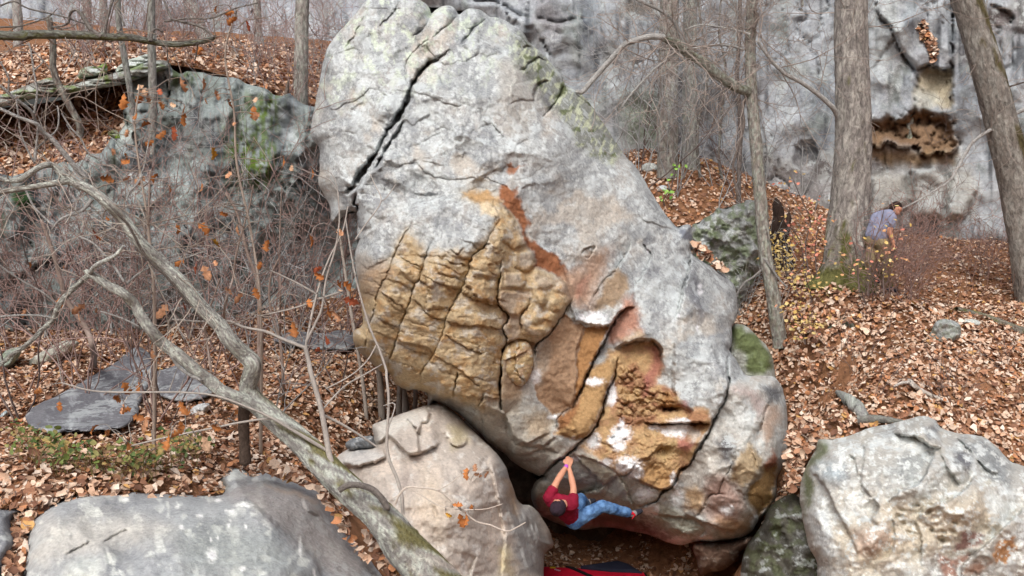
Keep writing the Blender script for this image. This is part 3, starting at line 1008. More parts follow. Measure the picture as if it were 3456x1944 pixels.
    C(zC((650, 195), (600, 205), (560, 235), (530, 285), (490, 370), (455, 430), (420, 500), (370, 620), (335, 690)), 5, .28, -.25, 60)
    slab = zC((330, 260), (392, 300), (352, 420), (362, 520), (342, 650), (330, 690), (250, 735), (170, 650), (150, 560), (165, 430), (200, 350), (290, 230))
    F.step(slab, -.04, 4)
    strip = zC((392, 300), (520, 285), (455, 425), (405, 540), (340, 690), (330, 690), (342, 650), (362, 520), (352, 420))
    F.step(strip, -.12, 5)
    C(zC((560, 430), (545, 540), (510, 600), (470, 740), (420, 820), (370, 860), (330, 905), (250, 960), (190, 1020), (140, 1075)), 5, .32, -.10, 60)
    C(zC((330, 690), (265, 740), (262, 800)), 4, .14, .1, 40)
    F.pillow(zC((420, 500), (540, 440), (545, 540), (500, 620), (470, 730), (400, 830), (340, 845), (275, 815), (280, 745), (350, 680)), .12, 30)
    F.pillow(zC((345, 745), (400, 735), (440, 760), (440, 800), (370, 840), (335, 800)), .07, 20)
    C(zC((545, 400), (600, 376), (680, 358), (730, 362), (765, 400), (772, 460), (750, 515)), 6, .16, .30, 70)
    # rough pocketed rock
    kn = zC((560, 480), (640, 470), (720, 560), (850, 610), (870, 690), (690, 765), (620, 800), (560, 780), (530, 700), (550, 560))
    w_, s = F.sdf(kn, 5, 'W')
    k1, k2, kc = worley(F.XW[w_] / 34, F.YW[w_] / 26, 3)
    F.h[w_] += sstep(0, 20, s) * (.10 * kc - .06 * np.exp(-((k2 - k1) / .2) ** 2) + .06 * fbm(F.X[w_] / 12, F.Y[w_] / 12, 4, 8))
    kn2 = zC((440, 800), (620, 800), (860, 820), (880, 1000), (840, 1100), (760, 1090), (640, 1020), (520, 960), (440, 900))
    w_, s = F.sdf(kn2, 5, 'W')
    k1, k2, kc = worley(F.XW[w_] / 48, F.YW[w_] / 30, 13)
    F.h[w_] += sstep(0, 20, s) * (.07 * kc - .02 * np.exp(-((k2 - k1) / .2) ** 2) + .03 * fbm(F.X[w_] / 12, F.Y[w_] / 12, 4, 8))
    for (x, y, rx, ry, h) in ((200, 335, 10, 12, -.12), (245, 410, 14, 8, -.12), (160, 400, 12, 12, -.06), (250, 150, 20, 20, -.1), (370, 140, 26, 26, -.14), (560, 180, 60, 26, -.25), (620, 180, 50, 16, -.2), (520, 490, 70, 40, -.15)):
        F.bump(zF((x, y))[0], rx / 2.25, ry / 2.25, 0, h)
    # bright slab's lower lip and the roof crack under it
    lip = zF((610, 0), (640, 150), (700, 170), (760, 200), (690, 290), (905, 290), (930, 240), (1000, 130), (1035, 0), (900, -300), (620, -320))
    F.step(lip, .16, 8)
    C(zF((390, 290), (520, 297), (700, 290), (905, 293)), 5, .35, .22, 40)
    C(zF((350, 580), (420, 555), (480, 500), (560, 465), (600, 455)), 7, .12, .12, 35)
    C(zF((190, 690), (260, 680), (330, 610)), 5, .14, .08, 30)
    C(zF((290, 700), (400, 755), (540, 800), (620, 770)), 5, .12, .14, 35)
    # the crack that splits off the lower right block
    C(zE((1235, 900), (1222, 1100), (1235, 1180)) + zF((1000, 130), (925, 260), (870, 380), (790, 500), (740, 600), (660, 650), (635, 730), (590, 780), (525, 810), (490, 870), (400, 915), (330, 930)), 5, .34, -.12, 80)
    C(zE((920, 100), (910, 250), (860, 430), (830, 580), (800, 660)), 4.5, .2, .25, 70)
    C(zE((920, 130), (905, 200), (920, 260)), 5, .2, .0)
    C(zF((1340, 130), (1300, 260), (1250, 380)), 4, .12, -.06, 40)
    F.pillow(zF((1100, 480), (1190, 445), (1250, 490), (1300, 620), (1260, 690), (1160, 840), (1090, 800), (1060, 600)), .12, 40)
    C(zF((1190, 460), (1230, 560), (1250, 640)), 3, .06, .05)
    C(zF((1090, 540), (1040, 640), (1010, 700)), 4, .12, .05)
    rec = zF((1310, 620), (1390, 610), (1390, 760), (1350, 900), (1250, 1010), (1210, 940), (1160, 870), (1200, 770), (1270, 680))
    F.step(rec, -.25, 12)
    C(zF((1160, 835), (1240, 840), (1290, 880), (1290, 940)), 3, .05, .03)
    C(zF((850, 920), (880, 850), (950, 825), (1010, 830)), 6, .15, -.1, 40)
    C(zF((950, 830), (980, 740), (1000, 700)), 4, .12, .06)
    C(zF((790, 1000), (870, 890)), 4, .1, .06)
    C(zF((700, 980), (850, 1050), (1000, 1100), (1150, 1130)), 6, .06, .14, 60)
    C(zF((400, 960), (560, 1000), (740, 1020), (860, 1100), (780, 1160)), 8, .1, .12, 60)
    # faceted grey rock round the climber's holds
    C(zC((335, 915), (420, 1000), (490, 1075)), 3, .02, .16, 70)
    C(zC((490, 1075), (520, 1050), (555, 1020)), 4, .06, .12, 40)
    C(zC((490, 1075), (420, 1098), (350, 1110)), 7, .2, .25, 50)
    C(zC((340, 920), (420, 940), (520, 985), (560, 1020)), 4, .05, .12, 50)
    C(zC((560, 1020), (600, 1080), (640, 1190)), 6, .1, -.12, 60)
    C(zC((0, 720), (60, 850), (180, 880), (260, 830)), 9, .08, .10, 60)
    C(zG((1460, 330), (1500, 490), (1580, 540), (1680, 500), (1780, 440)), 8, .08, .12, 60)
    C(zG((1300, 330), (1300, 470)), 4, .1, .05)
    C(zG((1470, 580), (1600, 610), (1730, 560), (1830, 600)), 8, .08, .12, 60)
    C(zG((1500, 640), (1600, 640), (1700, 640)), 6, .06, .08, 40)

    # ================= albedo
    F.mix(lin(154, 158, 162), sstep(-.1, .5, fbm(X / 200, Y / 200, 4, 101)))
    F.mix(lin(188, 180, 170), .6 * sstep(0, .45, fbm(X / 120, Y / 160, 4, 102)))
    lichen(F, 110, 1.0)
    F.mix(lin(194, 184, 170), .7 * sstep(.08, .3, fbm(X / 190, Y / 210, 4, 104)))
    F.mix(lin(206, 212, 212), .45 * sstep(.10, .2, fbm(X / 80, Y / 95, 6, 105, .62)))
    F.mix(lin(138, 142, 146), .6 * sstep(.16, .3, fbm(X / 95, Y / 120, 6, 106, .62)))
    top = sstep(420, 120, Y + .2 * (X - 1500))
    g = fbm(X / 40, Y / 60, 5, 120, .7)
    F.mix(lin(206, 218, 196), .8 * top * sstep(.05, .22, g))
    F.mix(lin(128, 134, 132), .6 * top * sstep(.1, .3, fbm(X / 34, Y / 50, 5, 121, .7)))
    # dark mossy right shoulder
    sh = zA((1500, 230), (1600, 240), (1700, 350), (1860, 530), (1900, 610), (2000, 650), (2100, 750), (2300, 1000), (2200, 1150), (2000, 1060), (1850, 820), (1740, 740), (1560, 500))
    F.paint(sh, lin(128, 132, 122), 12, .8)
    st = fbm((X + Y * .5) / 18, (Y - X * .8) / 60, 4, 130, .65)
    F.paint(sh, lin(206, 214, 178), 12, .85, sstep(0, .25, st))
    F.paint(sh, lin(92, 104, 54), 12, .8, sstep(.15, .4, fbm(X / 30, Y / 30, 4, 131)))
    for q in (((1590, 310), (1630, 320), (1600, 340)), ((1650, 410), (1710, 400), (1690, 430), (1650, 440)), ((1840, 580), (1890, 590), (1850, 680), (1810, 690)), ((1570, 480), (1610, 470), (1600, 500))):
        F.paint(zA(*q), lin(76, 82, 40), 5, .9)
    F.paint(zA((1680, 650), (1780, 640), (1790, 740), (1750, 750)), lin(104, 102, 108), 8, .8)
    F.paint(zA((1400, 430), (1500, 390), (1600, 560), (1700, 660), (1600, 1000), (1450, 900)), lin(182, 178, 170), 20, .8)
    # ribbed tan face
    tz = zB((170, 760), (215, 640), (300, 560), (400, 520), (430, 450), (500, 330), (560, 400), (600, 520), (680, 470), (800, 450), (880, 470), (990, 370), (1060, 260), (1010, 170), (950, 160), (840, 100), (1000, 90), (1060, 140), (1150, 260), (1240, 440),
            (1280, 550), (1460, 640), (1500, 740), (1350, 970), (1285, 1010), (1110, 1010), (1085, 1050), (1080, 1440), (930, 1410), (780, 1350), (560, 1310), (420, 1260), (330, 1190), (240, 1100), (150, 1000))
    F.paint(tz, lin(184, 172, 148), 40, .8)
    F.paint(tz, TAN, 16)
    t1 = fbm(X / 55, Y / 45, 5, 140, .6)
    F.paint(tz, OCH, 14, .85, sstep(-.05, .35, t1))
    F.paint(tz, lin(198, 190, 176), 14, .85, sstep(.0, .3, fbm(X / 60, Y / 50, 5, 141, .6)))
    F.paint(tz, lin(150, 112, 70), 14, .6, sstep(.15, .5, fbm(X / 30, Y / 24, 5, 142, .6)))
    F.paint(zB((210, 560), (340, 500), (420, 560), (330, 720), (220, 740)), lin(156, 132, 112), 16, .6)
    F.paint(zB((940, 160), (1040, 130), (1060, 250), (960, 230)), lin(226, 204, 164), 8, .8)
    F.paint(zB((1050, 640), (1130, 700), (1240, 700), (1190, 850), (1190, 980), (1110, 990), (1060, 780)), lin(176, 134, 96), 10, .5)
    for q in (((1060, 700), (1180, 700), (1150, 820), (1070, 780)), ((1100, 590), (1200, 590), (1190, 670), (1110, 660)), ((1170, 470), (1250, 470), (1240, 550), (1170, 530)), ((1200, 900), (1330, 950), (1280, 990)), ((1280, 600), (1380, 620), (1400, 680), (1290, 690)), ((1110, 880), (1180, 870), (1180, 960), (1120, 970))):
        F.paint(zB(*q), lin(188, 172, 152), 8, .75)
    F.paint(zB((840, 96), (1010, 80), (1070, 150), (1000, 140), (950, 158)), OCH, 6, .9)
    rs = zB((1060, 55), (1095, 50), (1150, 90), (1190, 150), (1232, 200), (1245, 290), (1238, 345), (1300, 400), (1400, 470), (1440, 510), (1465, 580), (1485, 650), (1430, 612), (1330, 562), (1275, 545), (1275, 460), (1242, 430), (1218, 340), (1160, 260), (1100, 180), (1060, 130))
    F.paint(rs, RED, 5)
    F.paint(zA((1480, 1140), (1510, 1130), (1540, 1160), (1590, 1160), (1560, 1200), (1500, 1210)), RED, 4, .9)
    F.paint(zA((1420, 1310), (1500, 1330), (1540, 1290), (1530, 1360), (1430, 1380)), RED, 4, .9)
    # centre: brown and pink rock
    F.paint(zE((-140, 300), (40, 230), (160, 100), (280, 90), (240, 250), (150, 420), (100, 600), (0, 560), (-120, 470)), lin(176, 138, 108), 22, .85)
    F.paint(zE((320, 260), (400, 330), (440, 430), (360, 520), (260, 560), (110, 590), (180, 450), (230, 330)), lin(160, 132, 98), 10, .9)
    F.paint(zE((0, 380), (80, 300), (60, 460), (20, 520)), lin(184, 128, 106), 12, .7)
    F.paint(zE((380, 520), (470, 490), (480, 580), (520, 780), (430, 760), (360, 860), (250, 860), (240, 780), (330, 610)), lin(182, 126, 100), 12, .9)
    F.paint(zE((350, 840), (480, 760), (560, 820), (400, 860)), lin(190, 156, 112), 14, .8)
    F.paint(zB((1085, 1010), (1190, 985), (1285, 1010), (1270, 1200), (1200, 1300), (1180, 1440), (1085, 1450)), lin(176, 146, 112), 10, .9)
    F.paint(slab, lin(176, 142, 110), 5)
    F.paint(zC((150, 400), (220, 330), (230, 420), (180, 600), (160, 560)), lin(176, 164, 148), 10, .6)
    F.paint(strip + [], lin(178, 130, 76), 4)
    F.paint(zC((420, 500), (540, 430), (560, 440), (545, 540), (500, 620), (470, 730), (400, 830), (340, 850), (262, 820), (262, 745), (350, 680)), lin(182, 144, 92), 6)
    F.paint(zC((255, 745), (340, 690), (370, 640), (360, 700), (290, 800), (260, 810)), lin(156, 100, 56), 6, .8)
    org = zC((545, 400), (640, 372), (740, 368), (770, 420), (770, 500), (740, 570), (850, 610), (880, 690), (1010, 700), (1015, 770), (990, 830), (900, 960), (850, 1050), (780, 1095), (690, 1060), (640, 1020), (560, 1010), (440, 930), (380, 880), (470, 740), (545, 540), (500, 420))
    F.paint(org, lin(192, 156, 106), 8)
    F.paint(org, lin(178, 134, 96), 8, .8, sstep(-.1, .3, fbm(X / 60, Y / 60, 5, 150, .6)))
    F.paint(org, lin(200, 170, 122), 8, .7, sstep(.1, .4, fbm(X / 70, Y / 50, 5, 151, .6)))
    F.paint(kn, lin(152, 98, 70), 10, .75, sstep(-.2, .3, fbm(X / 40, Y / 40, 4, 152)))
    F.paint(zC((710, 400), (765, 400), (772, 480), (740, 560), (690, 640), (690, 560), (730, 480)), lin(164, 98, 88), 10, .8)
    F.paint(zF((560, 60), (640, 140), (700, 180), (640, 180), (560, 170), (520, 130)), lin(172, 124, 70), 8, .9)
    F.paint(zF((700, 180), (780, 190), (900, 240), (890, 285), (720, 285)), lin(160, 112, 76), 8, .9)
    F.paint(zF((640, 150), (700, 120), (760, 190), (700, 170)), lin(150, 80, 66), 8, .9)
    F.paint(zF((630, 400), (700, 380), (790, 450), (700, 500), (640, 480)), lin(178, 112, 98), 10, .9)
    F.paint(zF((720, 330), (800, 330), (830, 400), (760, 440)), lin(204, 196, 186), 8, .8)
    F.paint(zF((600, 340), (640, 440), (600, 540), (480, 580), (540, 480), (600, 430)), lin(184, 156, 104), 10, .8)
    F.paint(zF((360, 600), (480, 590), (600, 640), (620, 740), (560, 800), (400, 750), (320, 690)), lin(184, 142, 88), 10, .9)
    # lower grey-green facets
    F.paint(zC((-60, 660), (120, 640), (240, 740), (250, 830), (340, 900), (560, 1010), (700, 1090), (830, 1100), (640, 1200), (560, 1300), (300, 1280), (100, 1080), (0, 900), (-120, 800)), lin(180, 174, 160), 14, .85)
    F.paint(zC((100, 740), (220, 720), (230, 820), (120, 830)), lin(192, 160, 116), 16, .5)
    F.paint(zC((190, 1010), (330, 920), (420, 1000), (480, 1080), (380, 1110), (250, 1090)), lin(176, 180, 178), 8, .8)
    F.paint(zC((340, 920), (430, 940), (540, 1010), (490, 1070)), lin(184, 178, 158), 8, .8)
    F.paint(zF((0, 960), (300, 950), (560, 1190), (300, 1120), (0, 1060)), lin(92, 78, 66), 20, .9)  # underside darkened: the hollow's shade put into the rock colour
    F.paint(zF((440, 880), (700, 960), (900, 1060), (860, 1120), (640, 1180), (480, 1080), (420, 960)), lin(166, 166, 148), 14, .8)
    # right block
    blk = zF((1000, 130), (1040, 0), (1300, -60), (1470, 40), (1490, 300), (1480, 600), (1400, 900), (1200, 1140), (900, 1200), (560, 1190), (640, 1150), (860, 1100), (840, 900), (780, 850), (660, 660), (740, 600), (870, 380))
    F.paint(blk, lin(192, 186, 176), 10, .7)
    F.paint(blk, lin(214, 214, 208), 10, .7, sstep(.02, .22, fbm(X / 30, Y / 36, 5, 160, .7) + .3 * fbm(X / 120, Y / 120, 3, 161)))
    F.paint(zF((1040, 20), (1150, 0), (1300, 90), (1320, 200), (1240, 260), (1180, 120)), lin(196, 176, 170), 14, .8)
    F.paint(zF((1330, 150), (1400, 160), (1420, 260), (1330, 460), (1270, 400)), lin(190, 158, 134), 14, .8)
    F.paint(zF((1000, 230), (1090, 150), (1170, 120), (1230, 240), (1210, 350), (1140, 400), (1050, 330)), lin(216, 220, 218), 8, .85)
    F.paint(zF((940, 420), (1040, 380), (1080, 480), (1060, 600), (980, 590)), lin(92, 92, 98), 16, .9)
    F.paint(zF((1280, 0), (1440, 30), (1450, 140), (1330, 110)), lin(110, 114, 120), 10, .9)
    F.paint(zF((1110, 490), (1190, 450), (1250, 490), (1300, 620), (1240, 690), (1150, 770), (1050, 720), (1080, 600)), lin(180, 152, 108), 8, .85)
    F.paint(rec, lin(190, 148, 84), 8, .95)
    F.paint(zF((1310, 610), (1380, 480), (1400, 600), (1330, 640)), lin(168, 96, 62), 8, .9)
    F.paint(zF((870, 700), (1000, 700), (1130, 820), (1140, 960), (1080, 1060), (960, 1070), (840, 960), (860, 800)), lin(168, 124, 108), 20, .7)
    F.paint(zF((700, 790), (800, 760), (850, 860), (820, 960), (720, 940)), lin(192, 152, 96), 14, .8)
    F.paint(zF((900, 1020), (1150, 1010), (1230, 960), (1200, 1110), (1050, 1150)), lin(180, 136, 92), 14, .8)
    # weathered grey slab on the right, with dark water streaks
    F.paint(zE((880, 330), (960, 250), (1010, 480), (1030, 620), (980, 700), (940, 560)), lin(104, 106, 116), 12, .75)
    F.paint(zE((550, -40), (600, 0), (560, 120), (530, 60)), lin(92, 94, 102), 8, .8)
    F.paint(zE((600, 200), (680, 260), (640, 330), (560, 300)), lin(110, 112, 122), 10, .7)
    F.paint(zE((1000, 150), (1150, 230), (1260, 360), (1200, 400), (1050, 280)), lin(120, 120, 124), 14, .6)
    F.paint(zE((740, 1100), (800, 1060), (900, 1140), (800, 1200)), lin(168, 156, 144), 10, .6)
    F.paint(zV((340, 480), (420, 480), (420, 570), (370, 560)), lin(116, 122, 138), 6, .8)
    lum = F.c @ np.array([.3, .5, .2])
    F.c[:] = (F.c * .84 + .16 * lum[..., None]) * .98
    # chalk
    ch = lin(244, 245, 250)
    for (x, y, rx, ry) in ((430, 252, 46, 24), (470, 275, 30, 16), (155, 535, 20, 26), (535, 610, 13, 34), (450, 560, 30, 16), (575, 820, 34, 30), (530, 845, 16, 14), (575, 770, 10, 18), (440, 855, 24, 30), (610, 970, 44, 30), (645, 1005, 26, 24), (850, 790, 42, 30), (740, 785, 24, 14),
                           (830, 1040, 14, 26), (850, 1125, 20, 24), (1090, 1190, 22, 16), (1225, 1250, 12, 22), (870, 1340, 45, 16), (990, 1330, 40, 11), (240, 740, 14, 8), (690, 1110, 30, 20), (720, 1190, 30, 22), (500, 960, 22, 16), (560, 880, 26, 18), (520, 640, 16, 26), (800, 800, 26, 16), (420, 560, 18, 12), (880, 760, 24, 12), (300, 940, 16, 10), (350, 935, 20, 8)):
        F.spot(zC((x, y))[0], 1.6 * rx / 1.449, 1.6 * ry / 1.449, ch, 1.0)
    for (x, y, rx, ry) in ((575, 110, 14, 34), (970, 740, 10, 34), (990, 450, 26, 26), (990, 395, 16, 26), (830, 640, 20, 20)):
        F.spot(zE((x, y))[0], rx / 2.414, ry / 2.414, ch, .8)



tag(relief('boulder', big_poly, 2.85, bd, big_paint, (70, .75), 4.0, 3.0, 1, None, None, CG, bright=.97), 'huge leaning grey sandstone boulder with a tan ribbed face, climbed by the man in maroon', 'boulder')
BIG = bpy.data.objects['boulder']


def nod_paint(F):
    F.h += .03 * fbm(F.X / 20, F.Y / 20, 4, 3)
    F.crack(zB((1190, 1000), (1160, 1090), (1170, 1200), (1240, 1250)), 3, .08, .05, 20)
    F.crack(zB((1080, 1120), (1150, 1100), (1230, 1060)), 3, .06, .05, 20)
    F.mix(lin(206, 178, 148), .9 * sstep(-.1, .3, fbm(F.X / 30, F.Y / 30, 4, 6)))
    F.mix(lin(206, 200, 184), sstep(.1, .3, fbm(F.X / 24, F.Y / 24, 4, 7)))


relief('rock_knob', zB((1105, 1030), (1165, 985), (1235, 1005), (1265, 1080), (1260, 1180), (1215, 1260), (1170, 1270), (1095, 1200), (1070, 1110)), 2.2, lambda x, y: bd(x, y) - .18, nod_paint, (34, .16), .2, 3, 2, None, BIG, TAN)
# ------------------------------------------------------------------ other boulders
def rock_paint(seed, tint, pale, dark=(110, 110, 112), moss=0.0, s=1.0, rel=1.0, spots=0.0, cracks=(), polys=()):
    def go(F):
        X, Y = F.X / s, F.Y / s
        F.h += rel * (.14 * facets(X / 130 + .35 * fbm(X / 90, Y / 90, 4, seed + 20), Y / 110 + .35 * fbm(X / 90 + 8, Y / 90, 4, seed + 21), seed + 22, .8) + .05 * facets(X / 46 + .3 * fbm(X / 40, Y / 40, 3, seed + 23), Y / 42, seed + 24, .8) + .08 * fbm(X / 120, Y / 120, 4, seed) + .04 * fbm(X / 32, Y / 32, 4, seed + 1) + .010 * fbm(X / 10, Y / 10, 3, seed + 8))
        for q, w, d, st in cracks:
            F.crack(q, w, d, st, 50)
        F.mix(lin(*dark), .7 * sstep(.0, .5, fbm(X / 140, Y / 110, 5, seed + 2)))
        F.mix(lin(*tint) * 1.12, .7 * sstep(.0, .4, fbm(X / 70, Y / 90, 5, seed + 3)))
        if spots:
            f1, f2, cid = worley(X / 62 + .25 * fbm(X / 30, Y / 30, 3, seed + 6), Y / 46 + .25 * fbm(X / 30 + 9, Y / 30, 3, seed + 7), seed + 4)
            r = .08 + .22 * cid * cid
            F.mix(lin(*pale), spots * sstep(r + .05, r - .02, f1) * sstep(-.15, .15, fbm(X / 150, Y / 150, 3, seed + 5)))
        F.mix(lin(*pale), .8 * sstep(.14, .3, fbm(X / 44, Y / 40, 5, seed + 9, .65)))
        if moss:
            F.mix(lin(94, 116, 46), moss * sstep(-.15, .2, fbm(X / 40, Y / 40, 5, seed + 10)))
        for q, c, w, a in polys:
            F.paint(q, lin(*c), w, a)
    return go


# pale fluted boulder under the left end of the big one
mp = zG((530, 400), (640, 350), (780, 298), (890, 262), (960, 250), (1030, 250), (1130, 330), (1250, 450), (1380, 570), (1450, 660), (1500, 790), (1560, 940), (1650, 965), (1740, 1080), (1800, 1230), (1740, 1290), (1730, 1449), (1760, 2000), (150, 2000),
        (170, 1449), (230, 1150), (300, 900), (340, 800), (350, 730), (285, 690), (275, 640), (300, 600), (390, 553), (500, 540), (548, 515))
md = Spline2([(a, b, c) for (a, b), c in zip(zG((750, 350), (1000, 280), (600, 700), (900, 800), (1000, 1300), (1300, 700), (1420, 1000), (1450, 1400), (1650, 1200), (400, 700), (1200, 1000), (1000, 1900), (1500, 1900), (400, 1600), (1180, 500), (300, 650), (560, 450), (1560, 1100)),
                                               (12.6, 13.1, 11.7, 11.5, 11.1, 12.1, 12.2, 11.9, 13.0, 11.8, 11.4, 10.6, 11.8, 10.8, 12.6, 12.1, 12.5, 12.8))])


def mid_paint(F):
    X, Y = F.X, F.Y
    rock_paint(31, (194, 182, 170), (206, 202, 196), (164, 152, 144), 0, 1.3, 1.0)(F)
    # scallops and small wind-worn hollows towards the right edge, flutes in the shaded flank
    m = sstep(1420, 1640, X) * sstep(1944, 1450, Y)
    k1, k2, kc = worley((X + .3 * Y) / 52, Y / 46, 8)
    F.h += -.11 * m * sstep(.46, .05, k1) * sstep(.25, .5, kc)
    fl = sstep(0, 40, X - (1630 + .28 * (Y - 1500)))
    F.h += fl * .12 * fbm((X - .35 * Y) / 24, Y / 160, 4, 9)
    F.step(zG((530, 400), (640, 350), (780, 298), (900, 262), (935, 310), (925, 370), (870, 390), (850, 470), (860, 590), (790, 605), (700, 520), (640, 470), (560, 530)), .20, 6)
    F.step(zG((270, 640), (300, 600), (390, 550), (500, 538), (600, 560), (630, 620), (400, 690), (280, 690)), .16, 6)
    C = F.crack
    C(zG((640, 460), (700, 520), (770, 590), (850, 600), (920, 570), (1020, 520)), 7, .12, .2, 50)
    C(zG((770, 350), (830, 420), (870, 470)), 5, .12, .1)
    C(zG((900, 265), (935, 320), (925, 370), (860, 385)), 7, .2, .16, 40)
    C(zG((350, 660), (420, 690), (620, 640)), 7, .08, .1)
    C(zG((1040, 440), (1090, 540), (1190, 530), (1200, 480)), 6, .1, .1, 40)
    C(zG((1380, 580), (1340, 640), (1380, 800), (1420, 1000), (1450, 1200), (1430, 1449)), 8, .06, .1, 60)
    C(zG((960, 960), (975, 1050)), 8, .05, 0)
    C(zG((1250, 1310), (1215, 1400), (1220, 1449)), 6, .1, .05)
    F.paint(zG((530, 400), (780, 300), (920, 290), (930, 370), (780, 400), (640, 480), (560, 520)), lin(206, 202, 194), 10, .8)
    F.paint(zG((280, 620), (400, 550), (560, 560), (640, 620), (400, 690), (290, 690)), lin(204, 202, 198), 10, .8)
    F.paint(zG((420, 560), (500, 560), (480, 600), (420, 600)), lin(130, 130, 134), 10, .7)
    F.paint(zG((1050, 400), (1180, 400), (1200, 520), (1100, 540)), lin(184, 172, 132), 14, .6)
    F.paint(zG((1400, 560), (1460, 640), (1560, 900), (1700, 1060), (1800, 1230), (1740, 1449), (1560, 1449), (1500, 1100), (1420, 800)), lin(136, 136, 136), 14, .85)
    F.paint(zG((1440, 780), (1510, 800), (1560, 960), (1540, 1040), (1480, 900)), lin(150, 116, 74), 14, .6)
    F.paint(zG((1420, 1270), (1480, 1230), (1530, 1449), (1420, 1449)), lin(176, 164, 128), 14, .7)
    F.paint(zG((900, 700), (1000, 800), (1100, 1000), (1000, 1200), (820, 1000)), lin(196, 180, 160), 30, .6)


tag(relief('boulder', mp, 3.7, md, mid_paint, (70, .8), 1.6, 4, 12, M_SMOOTH, None, lin(180, 171, 162), bright=1.2), 'smooth pale brown boulder with small hollows, wedged under the big leaning boulder', 'boulder')
tag(relief('boulder', zG((345, 545), (350, 510), (420, 480), (520, 470), (545, 500), (540, 560), (440, 570), (380, 575)), 3.0, lambda x, y: 12.3 + 0 * x,
           rock_paint(35, (128, 132, 136), (186, 190, 190), (80, 80, 84), 0, .6), (16, .3), .6, 3, 13, None, None, lin(124, 128, 132)), 'small dark grey rock behind the corner of the smooth pale brown boulder', 'boulder')

# foreground left
fp = zL((110, 1560), (120, 1443), (160, 1150), (250, 1000), (440, 885), (560, 842), (700, 818), (850, 808), (960, 806), (1030, 832), (1200, 852), (1400, 872), (1500, 878), (1550, 850), (1520, 820), (1480, 800), (1450, 750), (1530, 700), (1620, 662), (1690, 682), (1750, 742), (1830, 720), (1900, 750),
        (2000, 780), (2150, 830), (2240, 870), (2300, 960), (2400, 1100), (2500, 1250), (2590, 1350), (2800, 1700), (2900, 2300), (140, 2300))
fd = Spline2([(a, b, c) for (a, b), c in zip(zL((300, 1000), (800, 820), (1200, 860), (700, 1100), (400, 1350), (900, 1400), (1400, 1000), (1500, 1300), (1700, 930), (1900, 1150), (2050, 1400), (1600, 700), (1900, 780), (2200, 900), (2200, 1150), (2450, 1350), (800, 2000), (1800, 2000), (2500, 2000), (250, 1700)),
                                               (8.4, 9.0, 9.0, 8.2, 7.7, 7.4, 8.5, 7.8, 8.9, 8.4, 8.1, 9.9, 9.6, 9.6, 9.1, 9.0, 6.7, 7.0, 7.8, 7.2))])


def fore_paint(F):
    rock_paint(51, (164, 165, 166), (214, 217, 212), (120, 123, 128), 0, 1.9, .7, 1.0)(F)
    X, Y = F.X, F.Y
    C = F.crack
    C(zL((700, 1220), (800, 1160), (915, 1105)), 4, .05, .03)
    C(zL((445, 1300), (560, 1240), (640, 1190)), 4, .05, .03)
    C(zL((740, 1240), (760, 1330), (800, 1370)), 5, .05, .03)
    C(zL((1700, 915), (1820, 990), (1950, 1110), (2100, 1230), (2200, 1330), (2250, 1480)), 10, .05, -.2, 120)
    C(zL((2090, 900), (2130, 980), (2230, 1040)), 5, .04, .05)
    C(zL((1560, 890), (1620, 830), (1740, 790), (1750, 745)), 12, .06, .05)
    F.bump(zL((1530, 790))[0], 40, 30, 30, -.12)
    F.bump(zL((560, 1390))[0], 70, 30, 0, .12)
    F.bump(zL((900, 1290))[0], 50, 40, 0, -.12)
    F.paint(zL((300, 1050), (900, 1030), (1200, 1120), (1000, 1200), (600, 1300), (200, 1400), (200, 1200)), lin(196, 192, 184), 40, .75)
    F.paint(zL((1200, 1160), (1500, 1080), (1900, 1150), (2150, 1443), (1300, 1443)), lin(150, 156, 152), 50, .6)
    F.paint(zL((1480, 900), (1760, 760), (2000, 790), (2240, 880), (2560, 1350), (2500, 1500), (2280, 1443), (1950, 1110), (1700, 920)), lin(146, 140, 138), 20, .85)
    F.paint(zL((1850, 810), (2000, 850), (2220, 910), (2200, 920), (1980, 870)), lin(182, 164, 150), 8, .7)
    F.paint(zL((1450, 760), (1520, 720), (1570, 770), (1560, 850), (1500, 840)), lin(196, 202, 200), 10, .85)
    F.paint(zL((1540, 740), (1580, 760), (1560, 820), (1530, 800)), lin(110, 104, 96), 6, .8)
    F.paint(zL((470, 1390), (560, 1330), (680, 1320), (720, 1380), (640, 1500), (460, 1500)), lin(208, 212, 206), 12, .8)
    F.paint(zL((560, 850), (760, 830), (900, 840), (780, 900), (640, 910), (500, 900)), lin(206, 208, 204), 14, .6)
    for (x, y, rx, ry) in ((870, 910, 36, 18), (1265, 1107, 26, 20), (1388, 1022, 26, 18), (1615, 1000, 34, 26), (1700, 945, 70, 22), (1515, 925, 30, 20), (1585, 1095, 18, 18), (1705, 1100, 12, 16), (1475, 1300, 40, 60), (1690, 1390, 30, 24), (1240, 950, 20, 8), (320, 970, 18, 8), (1450, 1140, 8, 8),
                           (1475, 1190, 10, 14), (1520, 1170, 8, 14), (1600, 1060, 14, 12), (1580, 990, 12, 12), (2090, 1250, 14, 80), (2180, 1420, 16, 40)):
        F.spot(zL((x, y))[0], rx / 2.06, ry / 2.06, lin(238, 240, 236), 1.0)


